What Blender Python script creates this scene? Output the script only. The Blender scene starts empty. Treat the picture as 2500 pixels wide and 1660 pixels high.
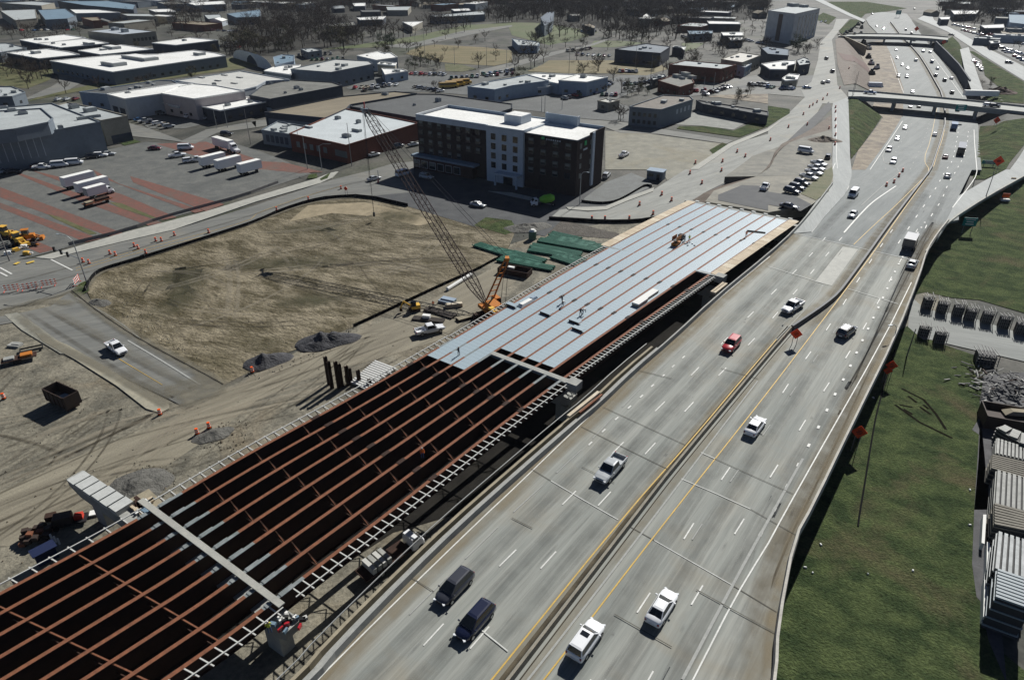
import bpy, bmesh, math, random
import numpy as np
from mathutils import Vector, Matrix
R = math.radians
rnd = random.Random(7)
sc = bpy.context.scene
# ------------------------------------------------------------------ camera, sky, sun, exposure
CAMH = 66.0; FPX = 1680.0; HZ = -132.0
PITCH = math.atan((830 - HZ) / FPX)
cam = bpy.data.cameras.new("camera"); camo = bpy.data.objects.new("camera", cam)
sc.collection.objects.link(camo)
camo.location = (0, 0, CAMH); camo.rotation_euler = (math.pi/2 - PITCH, 0, 0)
cam.sensor_width = 36; cam.lens = FPX / 2500 * 36; cam.clip_start = 1; cam.clip_end = 20000
sc.camera = camo
SUN_EL = R(37); SUN_AZ = R(31)          # azimuth clockwise from +Y (the way the camera looks)
w = bpy.data.worlds.new("World"); sc.world = w; w.use_nodes = True
nt = w.node_tree; nt.nodes.clear()
sky = nt.nodes.new("ShaderNodeTexSky"); sky.sky_type = 'NISHITA'; sky.sun_disc = False
sky.sun_elevation = SUN_EL; sky.sun_rotation = SUN_AZ; sky.altitude = 100; sky.air_density = .4; sky.dust_density = .3; sky.ozone_density = 1.6
bg = nt.nodes.new("ShaderNodeBackground"); bg.inputs[1].default_value = 0.05
wo = nt.nodes.new("ShaderNodeOutputWorld")
nt.links.new(sky.outputs[0], bg.inputs[0]); nt.links.new(bg.outputs[0], wo.inputs[0])
sl = bpy.data.lights.new("sun", 'SUN'); sl.energy = 5.0; sl.angle = R(0.5); sl.color = (1.0, .98, .935)
so = bpy.data.objects.new("sun", sl); sc.collection.objects.link(so)
sd = Vector((math.sin(SUN_AZ)*math.cos(SUN_EL), math.cos(SUN_AZ)*math.cos(SUN_EL), math.sin(SUN_EL)))
so.rotation_euler = sd.to_track_quat('Z', 'Y').to_euler(); so.location = (0, 0, 300)
sc.view_settings.view_transform = 'Standard'; sc.view_settings.look = 'None'
sc.view_settings.exposure = 0.25; sc.view_settings.gamma = 1
sc.view_settings.use_curve_mapping = False

# ------------------------------------------------------------------ helpers: survey points
def zf(Y):
    """level of the freeway along the way: up on the bridge, down into the cutting"""
    def ss(a, b, x):
        t = min(1, max(0, (x-a)/(b-a))); return t*t*(3-2*t)
    return 7 - 12*ss(120, 345, Y) + 5*ss(640, 800, Y)
def ray(px, py):
    x = (px-1250)/FPX; y = -(py-830)/FPX
    return x, math.cos(PITCH)+y*math.sin(PITCH), -math.sin(PITCH)+y*math.cos(PITCH)
def G(px, py, z=0.0):
    """surveyed position of a spot of the photograph at level z (number or function of Y)"""
    dx, dy, dz = ray(px, py)
    zz = z if not callable(z) else z(150)
    for _ in range(1 if not callable(z) else 25):
        t = (CAMH-zz)/-dz
        if callable(z): zz = .5*zz + .5*z(dy*t)
    t = (CAMH-zz)/-dz
    return Vector((dx*t, dy*t, zz))
zr = lambda Y: max(0.0, zf(Y))
def T(c, r, s):
    v = [float(a) for a in s.replace(',', ' ').split()]
    return [(c*625 + v[i]*.26471, r*415 + v[i+1]*.26471) for i in range(0, len(v), 2)]
def Pq(s):
    v = [float(a) for a in s.replace(',', ' ').split()]
    return [(v[i], v[i+1]) for i in range(0, len(v), 2)]

# ------------------------------------------------------------------ helpers: materials
def nn(t, typ, **kw):
    n = t.nodes.new(typ)
    for k, v in kw.items():
        if hasattr(n, k): setattr(n, k, v)
    return n
MATS = {}
def mat(name, col, rough=.8, metal=0, spec=.2, c2=None, scale=1.0, c3=None, scale3=None, streak=None, bump=0, bscale=8, bstreak=None, coat=0, contrast=.35, obj=False, grain=.14):
    """base colour varied by world-space noise; streak=(angle, length ratio) draws it out along a direction"""
    if name in MATS: return MATS[name]
    m = bpy.data.materials.new(name); m.use_nodes = True; t = m.node_tree
    b = t.nodes['Principled BSDF']; L = t.links.new
    b.inputs['Roughness'].default_value = rough; b.inputs['Metallic'].default_value = metal
    b.inputs['Specular IOR Level'].default_value = spec
    if coat: b.inputs['Coat Weight'].default_value = coat
    b.inputs['Base Color'].default_value = (*col, 1)
    m.diffuse_color = (*col, 1)
    if c2 is not None or bump:
        geo = nn(t, 'ShaderNodeNewGeometry')
        src = geo.outputs['Position']
        if obj:
            tc = nn(t, 'ShaderNodeTexCoord'); src = tc.outputs['Object']
        def vec(st):
            if not st: return src
            mp = nn(t, 'ShaderNodeMapping'); mp.vector_type = 'TEXTURE'
            mp.inputs['Rotation'].default_value = (0, 0, R(st[0])); mp.inputs['Scale'].default_value = (st[1], 1, 1)
            L(src, mp.inputs['Vector']); return mp.outputs[0]
        def noise(sca, v, det=6, dist=0.0):
            n = nn(t, 'ShaderNodeTexNoise'); n.inputs['Scale'].default_value = sca
            n.inputs['Detail'].default_value = det; n.inputs['Roughness'].default_value = .62
            n.inputs['Distortion'].default_value = dist
            L(v, n.inputs['Vector']); return n.outputs['Fac']
        def ramp(f, lo, hi):
            r = nn(t, 'ShaderNodeMapRange'); r.inputs[1].default_value = lo; r.inputs[2].default_value = hi
            L(f, r.inputs[0]); return r.outputs[0]
        def mix(fac, a, bcol):
            mx = nn(t, 'ShaderNodeMix', data_type='RGBA'); L(fac, mx.inputs[0])
            if isinstance(a, tuple): mx.inputs[6].default_value = (*a, 1)
            else: L(a, mx.inputs[6])
            mx.inputs[7].default_value = (*bcol, 1); return mx.outputs[2]
        if c2 is not None:
            o = mix(ramp(noise(scale, vec(streak), dist=.4), .5-contrast/2, .5+contrast/2), col, c2)
            if c3 is not None:
                o = mix(ramp(noise(scale3 or scale*.2, vec(None), dist=.8), .52, .52+contrast), o, c3)
            # fine grain
            g = ramp(noise(max(scale*9, 1.1) if grain > .2 else scale*9, vec(None if grain > .2 else streak), det=4), .28, .72)
            hs = nn(t, 'ShaderNodeHueSaturation'); mm = nn(t, 'ShaderNodeMapRange')
            mm.inputs[3].default_value = 1-grain; mm.inputs[4].default_value = 1+grain
            L(g, mm.inputs[0]); L(mm.outputs[0], hs.inputs['Value']); L(o, hs.inputs['Color'])
            L(hs.outputs[0], b.inputs['Base Color'])
        if bump:
            bp = nn(t, 'ShaderNodeBump'); bp.inputs['Strength'].default_value = 1; bp.inputs['Distance'].default_value = bump
            L(noise(bscale, vec(bstreak or streak), det=5), bp.inputs['Height']); L(bp.outputs[0], b.inputs['Normal'])
    MATS[name] = m; return m

# ------------------------------------------------------------------ helpers: meshes
class MB:
    def __init__(s): s.v = []; s.f = []; s.m = []; s.mats = []
    def mi(s, m):
        if m not in s.mats: s.mats.append(m)
        return s.mats.index(m)
    def poly(s, pts, m):
        i = len(s.v); s.v += [tuple(p) for p in pts]; s.f.append(tuple(range(i, i+len(pts)))); s.m.append(s.mi(m))
    def hexa(s, c, m):   # 8 corners: bottom 4 ccw, top 4 ccw
        i = len(s.v); s.v += [tuple(p) for p in c]; k = s.mi(m)
        for q in ((3,2,1,0),(4,5,6,7),(0,1,5,4),(1,2,6,5),(2,3,7,6),(3,0,4,7)):
            s.f.append(tuple(i+a for a in q)); s.m.append(k)
    def box(s, c, d, m, rz=0, taper=1.0):
        x, y, z = c; a, b, h = d[0]/2, d[1]/2, d[2]/2
        cs, sn = math.cos(rz), math.sin(rz); P = []
        for zz, k in ((-h, 1), (h, taper)):
            for xx, yy in ((-a,-b),(a,-b),(a,b),(-a,b)):
                xx *= k; yy *= k
                P.append((x+xx*cs-yy*sn, y+xx*sn+yy*cs, z+zz))
        s.hexa(P, m)
    def bar(s, p, q, w, h, m, up=(0,0,1)):
        p = Vector(p); q = Vector(q); d = (q-p)
        if d.length < 1e-6: return
        d.normalize(); u = Vector(up)
        if abs(d.dot(u)) > .98: u = Vector((1,0,0))
        sx = d.cross(u).normalized(); uz = sx.cross(d).normalized()
        P = []
        for base in (-h/2, h/2):
            P += [p-sx*w/2+uz*base, q-sx*w/2+uz*base, q+sx*w/2+uz*base, p+sx*w/2+uz*base]
        s.hexa([P[3],P[2],P[1],P[0],P[7],P[6],P[5],P[4]], m)
    def tube(s, p, q, r0, m, r1=None, n=8, cap=True):
        p = Vector(p); q = Vector(q); d = (q-p).normalized(); r1 = r0 if r1 is None else r1
        u = Vector((0,0,1)) if abs(d.z) < .95 else Vector((1,0,0))
        a = d.cross(u).normalized(); b = d.cross(a)
        i = len(s.v); k = s.mi(m)
        for c, r in ((p, r0), (q, r1)):
            for j in range(n):
                t = 2*math.pi*j/n; s.v.append(tuple(c + a*math.cos(t)*r + b*math.sin(t)*r))
        for j in range(n):
            s.f.append((i+j, i+(j+1)%n, i+n+(j+1)%n, i+n+j)); s.m.append(k)
        if cap:
            s.f.append(tuple(i+j for j in reversed(range(n)))); s.m.append(k)
            s.f.append(tuple(i+n+j for j in range(n))); s.m.append(k)
    def prism(s, pts, z0, z1, m, mt=None):
        n = len(pts); i = len(s.v); A = sum(pts[j][0]*pts[(j+1)%n][1]-pts[(j+1)%n][0]*pts[j][1] for j in range(n))
        if A < 0: pts = list(reversed(pts))
        f0 = z0 if callable(z0) else (lambda p: z0); f1 = z1 if callable(z1) else (lambda p: z1)
        s.v += [(p[0], p[1], f0(p)) for p in pts] + [(p[0], p[1], f1(p)) for p in pts]; k = s.mi(m)
        for j in range(n):
            s.f.append((i+j, i+(j+1)%n, i+n+(j+1)%n, i+n+j)); s.m.append(k)
        s.f.append(tuple(i+j for j in reversed(range(n)))); s.m.append(k)
        s.f.append(tuple(i+n+j for j in range(n))); s.m.append(s.mi(mt or m))
    def add(s, o, M=None):
        i = len(s.v); s.v += [tuple(M @ Vector(p)) for p in o.v] if M else o.v
        mp = [s.mi(m) for m in o.mats]
        s.f += [tuple(i+a for a in f) for f in o.f]; s.m += [mp[k] for k in o.m]
    def mesh(s, name, smooth=False):
        me = bpy.data.meshes.new(name); me.from_pydata(s.v, [], s.f)
        for m in s.mats: me.materials.append(m)
        if len(s.mats) > 1: me.polygons.foreach_set('material_index', s.m)
        if smooth: me.polygons.foreach_set('use_smooth', [True]*len(me.polygons))
        me.update(); return me
    def build(s, name, parent=None, smooth=False, **kw):
        return link(name, s.mesh(name, smooth), parent, **kw)
def link(name, data, parent=None, loc=None, rz=None, **kw):
    o = bpy.data.objects.new(name, data); sc.collection.objects.link(o)
    if parent is not None: o.parent = parent
    if loc is not None: o.location = loc
    if rz is not None: o.rotation_euler = (0, 0, rz)
    for k, v in kw.items():
        if v: o[k] = v
    return o
def thing(name, label, cat, loc=(0,0,0), rz=0, group=None):
    return link(name, None, None, loc, rz, label=label, category=cat, group=group)
def rel(o):
    """turns world points into the local frame of a thing placed at o"""
    M = (Matrix.Translation(o.location) @ Matrix.Rotation(o.rotation_euler.z, 4, 'Z')).inverted()
    return lambda p: M @ Vector(p)
def place(proto, loc, rz, label, group=None, scale=None):
    """copy of a thing with copies of its parts and sub-parts (shared mesh data)"""
    if not proto.get('used'):
        r = proto; r['used'] = 1
    else:
        r = proto.copy(); sc.collection.objects.link(r)
        for ch in proto.children:
            c = ch.copy(); sc.collection.objects.link(c); c.parent = r
            for g in ch.children:
                d = g.copy(); sc.collection.objects.link(d); d.parent = c
    r.location = loc; r.rotation_euler = (0, 0, rz)
    if scale: r.scale = (scale,)*3 if not isinstance(scale, tuple) else scale
    r['label'] = label
    if group: r['group'] = group
    return r
ORD = "first second third fourth fifth sixth seventh eighth ninth tenth eleventh twelfth thirteenth fourteenth fifteenth sixteenth seventeenth eighteenth nineteenth twentieth".split()
TENS = {20: "twenty", 30: "thirty", 40: "forty", 50: "fifty", 60: "sixty", 70: "seventy", 80: "eighty", 90: "ninety"}
def nth(i):
    i += 1
    if i <= 20: return ORD[i-1]
    return TENS[i//10*10][:-1] + "ieth" if i % 10 == 0 else TENS[i//10*10] + "-" + ORD[i % 10 - 1]

# ------------------------------------------------------------------ the cutting that the freeway runs in
fl = [G(*p, zf) for p in T(3,0,"700 1620 830 1390 1060 1085 960 1000 985 930 940 830 935 650 880 560 800 430 760 360 820 240 900 180 1280 130 1330 200 1420 330 1520 450 1700 700 1830 880 1900 1000 1950 1130 1975 1400 1985 1620")]
FL = np.array([(p.x, p.y) for p in fl])
def poly_dist(X, Y, P):
    X = np.asarray(X, float); Y = np.asarray(Y, float); d = np.full(X.shape, 1e9); ins = np.zeros(X.shape, bool)
    for i in range(len(P)):
        ax, ay = P[i]; bx, by = P[(i+1) % len(P)]
        t = np.clip(((X-ax)*(bx-ax)+(Y-ay)*(by-ay))/((bx-ax)**2+(by-ay)**2+1e-9), 0, 1)
        d = np.minimum(d, np.hypot(X-ax-t*(bx-ax), Y-ay-t*(by-ay)))
        c = ((ay > Y) != (by > Y)) & (X < (bx-ax)*(Y-ay)/((by-ay) if by != ay else 1e-9)+ax)
        ins ^= c
    return d, ins
zfv = np.vectorize(zf, otypes=[float])
def hter(X, Y):
    X = np.asarray(X, float); Y = np.asarray(Y, float)
    d, ins = poly_dist(X, Y, FL); d = np.where(ins, 0, d)
    return np.minimum(0, zfv(Y)-.2 + .55*d)
def ht(x, y): return float(hter(np.array([x]), np.array([y]))[0])
def Gt(px, py):
    p = G(px, py, 0)
    for _ in range(6): p = G(px, py, ht(p.x, p.y))
    return p

# ------------------------------------------------------------------ draped sheets
def patch(name, pts, m, off, mode='flat', skirt=0, step=6.0, world=False, thick=0, **kw):
    """sheet over the outline; flat: level off, free: freeway level, ramp: never below ground, drape: terrain"""
    zfun = {'flat': 0.0, 'free': zf, 'ramp': zr, 'drape': None}[mode]
    W = [Vector((p[0], p[1], 0)) if world else (Gt(*p) if mode == 'drape' else G(*p, zfun)) for p in pts]
    bm = bmesh.new(); vs = [bm.verts.new((p.x, p.y, 0)) for p in W]
    f = bm.faces.new(vs); f.normal_update()
    if f.normal.z < 0: f.normal_flip()
    if mode != 'flat':
        x0, x1 = min(p.x for p in W), max(p.x for p in W); y0, y1 = min(p.y for p in W), max(p.y for p in W)
        k = math.ceil(y0/step)*step
        while k < y1:
            bmesh.ops.bisect_plane(bm, geom=bm.verts[:]+bm.edges[:]+bm.faces[:], plane_co=(0,k,0), plane_no=(0,1,0)); k += step
        if mode == 'drape':
            k = math.ceil(x0/step)*step
            while k < x1:
                bmesh.ops.bisect_plane(bm, geom=bm.verts[:]+bm.edges[:]+bm.faces[:], plane_co=(k,0,0), plane_no=(1,0,0)); k += step
    bmesh.ops.triangulate(bm, faces=bm.faces[:])
    if skirt:
        be = [e for e in bm.edges if len(e.link_faces) == 1]
        r = bmesh.ops.extrude_edge_only(bm, edges=be)
        low = [g for g in r['geom'] if isinstance(g, bmesh.types.BMVert)]
    else: low = []
    ls = set(low)
    for v in bm.verts:
        z = {'flat': 0, 'free': zf(v.co.y), 'ramp': zr(v.co.y), 'drape': 0}[mode]
        if mode == 'drape': z = ht(v.co.x, v.co.y)
        v.co.z = z + off - (skirt if v in ls else 0)
    bmesh.ops.recalc_face_normals(bm, faces=bm.faces[:])
    me = bpy.data.meshes.new(name); bm.to_mesh(me); bm.free(); me.materials.append(m)
    kw.setdefault('kind', 'structure')
    return link(name, me, None, **kw)
def resample(W, step=2.0):
    out = [W[0]]
    for a, b in zip(W, W[1:]):
        n = max(1, int((b-a).length/step))
        for i in range(1, n+1): out.append(a.lerp(b, i/n))
    return out
def smooth_line(W, it=2):
    for _ in range(it):
        o = [W[0]]
        for a, b in zip(W, W[1:]): o += [a.lerp(b, .25), a.lerp(b, .75)]
        W = o + [W[-1]]
    return W
def surf(mode):
    return {'flat': lambda x, y: 0.0, 'free': lambda x, y: zf(y), 'ramp': lambda x, y: zr(y), 'drape': ht}[mode]
def stripe(mb, W, w, m, mode='free', off=.03, dash=None, phase=0, h=0):
    """painted line (or low kerb when h) along a world polyline"""
    sf = surf(mode); W = [Vector((p.x, p.y, 0)) for p in W]
    L = [0]
    for a, b in zip(W, W[1:]): L.append(L[-1]+(b-a).length)
    def at(s):
        for i in range(len(L)-1):
            if s <= L[i+1] or i == len(L)-2:
                t = (s-L[i])/max(1e-6, L[i+1]-L[i]); return W[i].lerp(W[i+1], t), (W[i+1]-W[i]).normalized()
    s = phase; segs = []
    if dash:
        while s < L[-1]-.5: segs.append((s, min(L[-1], s+dash[0]))); s += dash[1]
    else:
        n = max(1, int(L[-1]/4)); segs = [(L[-1]*i/n, L[-1]*(i+1)/n) for i in range(n)]
    for a, b in segs:
        p, d = at(a); q, e = at(b)
        if not dash: d = at(a+.001)[1]; e = at(min(L[-1], b+.001))[1]
        n1 = Vector((-d.y, d.x, 0))*w/2; n2 = Vector((-e.y, e.x, 0))*w/2
        c = [p-n1, q-n2, q+n2, p+n1]; z = [sf(v.x, v.y)+off for v in c]
        if h:
            mb.hexa([(v.x, v.y, zz-.3) for v, zz in zip(c, z)] + [(v.x, v.y, zz+h) for v, zz in zip(c, z)], m)
        else: mb.poly([(v.x, v.y, zz) for v, zz in zip(c, z)], m)
def wear(name, items, mode='flat', off=.05, rough=.9):
    """film of dirt or rubber with soft edges: opacity fades across the width of the strip"""
    sf = surf(mode); V_ = []; F_ = []; C_ = []
    key = 'wear_' + name
    for W, wd, al in items:
        W = resample(W, 2.5); i0 = len(V_); n = len(W)
        for i, p in enumerate(W):
            a = W[max(0, i-1)]; b = W[min(n-1, i+1)]; t = Vector((b.x-a.x, b.y-a.y, 0)).normalized(); nn_ = Vector((-t.y, t.x, 0))
            e = min(1, i/3, (n-1-i)/3)
            for k, c in ((-1, 0), (-.4, 1), (.4, 1), (1, 0)):
                q = p + nn_*wd/2*k; V_.append((q.x, q.y, sf(q.x, q.y)+off)); C_.append(c*al*e)
        for i in range(n-1):
            for k in range(3): F_.append((i0+i*4+k, i0+i*4+k+1, i0+i*4+k+5, i0+i*4+k+4))
        off += .0015
    me = bpy.data.meshes.new(name); me.from_pydata(V_, [], F_); at = me.attributes.new('film', 'FLOAT', 'POINT'); at.data.foreach_set('value', C_)
    me.materials.append(MATS[key]); return link(name, me, None, kind='structure')
def film(name, col):
    m = bpy.data.materials.new('film_'+name); m.use_nodes = True; t = m.node_tree; b = t.nodes['Principled BSDF']; b.inputs['Base Color'].default_value = (*col, 1); b.inputs['Roughness'].default_value = .85; b.inputs['Specular IOR Level'].default_value = .2
    at = t.nodes.new('ShaderNodeAttribute'); at.attribute_name = 'film'; tr = t.nodes.new('ShaderNodeBsdfTransparent'); mx = t.nodes.new('ShaderNodeMixShader'); ns = t.nodes.new('ShaderNodeTexNoise'); ns.inputs['Scale'].default_value = .35; ns.inputs['Detail'].default_value = 6
    g = t.nodes.new('ShaderNodeNewGeometry'); t.links.new(g.outputs['Position'], ns.inputs['Vector']); mr = t.nodes.new('ShaderNodeMapRange'); mr.inputs[1].default_value = .3; mr.inputs[2].default_value = .65; mr.inputs[3].default_value = .35; mr.inputs[4].default_value = 1
    mu = t.nodes.new('ShaderNodeMath'); mu.operation = 'MULTIPLY'; L = t.links.new; L(ns.outputs['Fac'], mr.inputs[0]); L(mr.outputs[0], mu.inputs[0]); L(at.outputs['Fac'], mu.inputs[1])
    L(mu.outputs[0], mx.inputs[0]); L(tr.outputs[0], mx.inputs[1]); L(b.outputs[0], mx.inputs[2]); o = [n for n in t.nodes if n.type == 'OUTPUT_MATERIAL'][0]; L(mx.outputs[0], o.inputs[0]); MATS['wear_'+name] = m
film('oil_stain', (.055,.058,.056)); film('tyre_track', (.07,.06,.042)); film('pale_dust', (.36,.32,.245)); film('dirt_spill', (.19,.175,.135)); film('shoulder_dirt', (.27,.225,.15)); film('polished_lane', (.36,.37,.35))
def gl(pts, z=0.0): return [G(*p, z) for p in pts]

# ------------------------------------------------------------------ materials of the place
M_ground = mat('urban_ground', (.105,.10,.086), c2=(.045,.047,.04), scale=.045, c3=(.05,.062,.03), scale3=.018, contrast=.2, grain=.35)
M_dirt = mat('pale_dirt', (.235,.215,.165), c2=(.115,.108,.085), scale=.20, c3=(.19,.15,.095), scale3=.045, streak=(52,1.7), bump=.4, bscale=1.1, contrast=.24, grain=.28)
M_haul = mat('haul_road_dirt', (.27,.245,.185), c2=(.17,.152,.115), scale=.5, grain=.22, streak=(48,14), c3=(.19,.175,.13), scale3=.06, bump=.1, bscale=1.5)
M_field = mat('bare_field_dirt', (.23,.197,.135), c2=(.075,.062,.032), scale=.22, c3=(.115,.098,.058), scale3=.035, streak=(-24,1.7), bump=.6, bscale=1.0, contrast=.2, grain=.35)
M_conc = mat('bridge_deck_concrete', (.305,.31,.28), c2=(.215,.228,.21), scale=.42, streak=(54,22), c3=(.265,.24,.185), scale3=.07, rough=.75, contrast=.32, grain=.16)
M_deck2 = mat('deck_asphalt', (.185,.20,.195), c2=(.125,.14,.138), scale=.5, streak=(52,24), c3=(.25,.26,.25), scale3=.05, rough=.75, contrast=.4)
M_frt = mat('frontage_pavement', (.30,.305,.28), c2=(.21,.215,.20), scale=.25, streak=(40,8), c3=(.32,.29,.23), scale3=.05, contrast=.36, grain=.16)
M_far = mat('far_freeway_pavement', (.32,.335,.325), c2=(.25,.265,.26), scale=.35, streak=(75,22), rough=.75)
M_street = mat('street_asphalt', (.195,.195,.178), c2=(.135,.138,.13), scale=.3, streak=(24,9), c3=(.24,.225,.185), scale3=.05, contrast=.36, grain=.2)
M_lot = mat('parking_asphalt', (.10,.104,.10), c2=(.15,.152,.14), scale=.25, grain=.25, c3=(.075,.08,.078), scale3=.06)
M_dark = mat('fresh_asphalt', (.055,.058,.062), c2=(.085,.088,.09), scale=.25)
M_brick = mat('red_brick_paving', (.19,.082,.064), c2=(.13,.08,.066), scale=.7, c3=(.115,.10,.085), scale3=.10, contrast=.25, grain=.25)
M_grass = mat('green_grass', (.080,.104,.042), c2=(.034,.052,.022), scale=.30, c3=(.105,.090,.052), scale3=.075, streak=(-32,1.3), bump=.35, bscale=4, rough=.95, spec=.06, contrast=.22, grain=.4)
M_weeds = mat('winter_weeds', (.13,.12,.062), c2=(.07,.085,.03), scale=.15, c3=(.16,.14,.09), scale3=.05, bump=.15, bscale=2)
M_tangr = mat('dormant_grass', (.20,.16,.085), c2=(.12,.11,.05), scale=.08, streak=(0,3), c3=(.15,.13,.07))
M_walk = mat('sidewalk_concrete', (.40,.395,.35), c2=(.31,.31,.28), scale=.6)
M_bconc = mat('pier_concrete', (.36,.36,.33), c2=(.27,.275,.26), scale=.8, bump=.01)
M_white = mat('white_paint_line', (.72,.72,.68), c2=(.52,.52,.49), scale=1.5, rough=.6)
M_yel = mat('yellow_paint_line', (.62,.40,.075), c2=(.45,.31,.09), scale=1.5, rough=.6)
M_blk = mat('matt_black', (.012,.012,.013), rough=.95, spec=.03)
M_faint = mat('worn_paint_line', (.38,.385,.36), c2=(.30,.305,.29), scale=2)
M_brown = mat('cut_slope_soil', (.15,.12,.095), c2=(.10,.075,.055), scale=.3, c3=(.17,.15,.12), scale3=.08, bump=.2, bscale=1.5)
M_redclay = mat('red_clay', (.12,.06,.045), c2=(.09,.055,.045), scale=.4)
M_sand = mat('construction_sand', (.25,.21,.15), c2=(.14,.11,.08), scale=.22, c3=(.10,.085,.07), scale3=.07, contrast=.2, grain=.3)

# ------------------------------------------------------------------ ground: one sheet to the horizon, the cutting sunk into it
xs = np.concatenate([[-9000,-5000,-2500,-1500,-1000,-600,-300,-100], np.arange(0, 100, 12), np.arange(100, 440, 3.0), [460,500,600,900,1500,3000,9000]])
ys = np.concatenate([[-3000,-500,-100], np.arange(0, 200, 20), np.arange(200, 850, 3.0), [870,950,1100,1500,2500,5000,14000]])
XX, YY = np.meshgrid(xs, ys); ZZ = hter(XX, YY); ZZ = np.where(ZZ < -.05, ZZ-.25, -.06)
nx, ny = len(xs), len(ys)
V = np.stack([XX.ravel(), YY.ravel(), ZZ.ravel()], 1)
I = np.arange(nx*ny).reshape(ny, nx)
F = np.stack([I[:-1,:-1].ravel(), I[:-1,1:].ravel(), I[1:,1:].ravel(), I[1:,:-1].ravel()], 1)
me = bpy.data.meshes.new('ground'); me.from_pydata(V.tolist(), [], F.tolist()); me.materials.append(M_ground)
link('ground', me, kind='structure')

# construction dirt over the whole lower left and under both bridges
patch('construction_dirt', Pq("-700 1000 -200 770 0 757 60 745 175 711 240 762 336 828 545 941 640 905 830 800 1010 725 1225 625 1235 600 1330 570 1420 555 1620 520 1760 470 1900 560 2100 640 2300 700 2300 1000 2000 2000 1250 2600 -900 2600"), M_dirt, 0.0)
patch('haul_road', T(0,2,"-800 1900 0 1400 700 1080 1700 680 2361 330 2780 90")+T(1,2,"760 0")+T(1,1,"760 1568 1430 1290 2100 950 2361 830")+T(2,1,"200 900 -100 1130")+T(1,2,"1700 0 1150 170 600 300 0 560")+T(0,2,"2100 780 1600 1120 900 1500 200 1900"), M_haul, 0.02)
patch('bare_field', Pq("212 711 222 685 238 669 265 658 310 645 370 627 461 598 556 568 625 545 689 516 757 494 805 485 890 481 996 505 1154 553 1260 560 1235 622 1170 658 1004 733 863 799 780 830 700 862 625 900 545 941 503 917 336 828 238 762"), M_field, 0.05)
patch('field_far_rim', T(1,1,"480 330 1000 300 1400 390 1650 480 1500 520 1180 440 700 400 300 480"), mat('pale_rim_soil',(.33,.275,.185), c2=(.22,.185,.12), scale=.3), 0.07)

# ruts, tracks and dust on the bare ground
def arcs(poly, n, lo, hi, ang, spread, bend, width, alpha):
    W = [G(*p, 0) for p in poly]; PW = [(p.x, p.y) for p in W]; X0, X1 = min(p[0] for p in PW), max(p[0] for p in PW); Y0, Y1 = min(p[1] for p in PW), max(p[1] for p in PW); out = []; g = 0
    while len(out) < n and g < 4000:
        g += 1; x, y = rnd.uniform(X0, X1), rnd.uniform(Y0, Y1)
        if not pip(x, y, PW): continue
        a = R(ang+rnd.gauss(0, spread)); k = rnd.gauss(0, bend); L = rnd.uniform(lo, hi); P = []
        for i in range(int(L/2.5)):
            if not pip(x, y, PW): break
            P.append(Vector((x, y, 0))); x += math.cos(a)*2.5; y += math.sin(a)*2.5; a += k
        if len(P) > 3:
            al = alpha*rnd.uniform(.4, 1)
            for o in (0, 1.9):
                if o and rnd.random() < .3: continue
                out.append(([Vector((p.x+math.sin(a)*o*-1, p.y+math.cos(a)*o, 0)) for p in P], width*rnd.uniform(.7, 1.5), al))
    return out
def pip(x, y, P):
    c = False
    for i in range(len(P)):
        (ax, ay), (bx, by) = P[i], P[i-1]
        if (ay > y) != (by > y) and x < (bx-ax)*(y-ay)/(by-ay)+ax: c = not c
    return c
fieldP = Pq("230 715 310 655 461 610 625 555 757 504 890 491 1140 560 1225 622 1004 728 780 825 700 855 560 930 503 905 336 818")
dirtP = Pq("-200 1100 60 900 330 990 420 1010 600 930 860 820 1080 800 900 950 400 1200 0 1420 -200 1500")
wear('tyre_track', arcs(fieldP, 50, 12, 55, -20, 28, .05, .5, .55), 'flat', .085)
wear('pale_dust', arcs(fieldP, 34, 15, 60, -15, 30, .05, 1.2, .4), 'flat', .088)
film('olive_tinge', (.085,.08,.045)); wear('olive_tinge', [(a, rnd.uniform(5, 11), rnd.uniform(.3, .7)) for a, _, _ in arcs(fieldP, 16, 14, 34, -20, 40, .04, 1, 1)], 'flat', .075)
wear('tyre_track', arcs(dirtP, 60, 12, 60, 44, 14, .03, .5, .6), 'flat', .055)
wear('pale_dust', arcs(dirtP, 45, 15, 60, 44, 14, .03, 1.1, .6), 'flat', .058)
wear('tyre_track', arcs(Pq("60 860 330 980 440 1030 200 1150 -100 1200 -100 900"), 26, 10, 35, 70, 50, .08, .6, .6), 'flat', .06)
# streets
patch('street', Pq("-600 810 -600 690 0 640 87 632 130 632 170 622 331 584 423 563 625 502 773 452 810 440 900 418 960 400 1010 395 1010 470 890 481 805 485 757 494 689 516 625 545 556 568 461 598 370 627 310 645 265 658 238 669 222 685 200 700 175 711 150 722 60 745 0 757"), M_street, 0.10)
patch('side_street', T(0,1,"-400 1420 160 1330 470 1260 640 1130 900 1310 1270 1568")+T(0,2,"1900 330 2060 420 1950 520 1660 600 1520 530 900 230 470 10")+T(0,1,"180 1400 -400 1500"), M_street, 0.12)
patch('sidewalk', T(0,1,"330 815 640 735 1190 572 1500 495 1900 390 2361 250")+T(1,1,"560 85 680 35 760 20 700 80 590 130 0 300")+T(0,1,"1600 560 1250 640 680 775 480 830"), M_walk, 0.25, skirt=.25)
patch('side_street_walk', T(0,2,"330 -60 480 -10 640 60 900 210 1100 330 1420 530 1560 600 1560 640 1480 680 1350 640 1080 430 700 190 400 20"), mat('tan_walk_concrete',(.36,.33,.25), c2=(.26,.25,.20), scale=.4), 0.2, skirt=.2)
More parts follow.
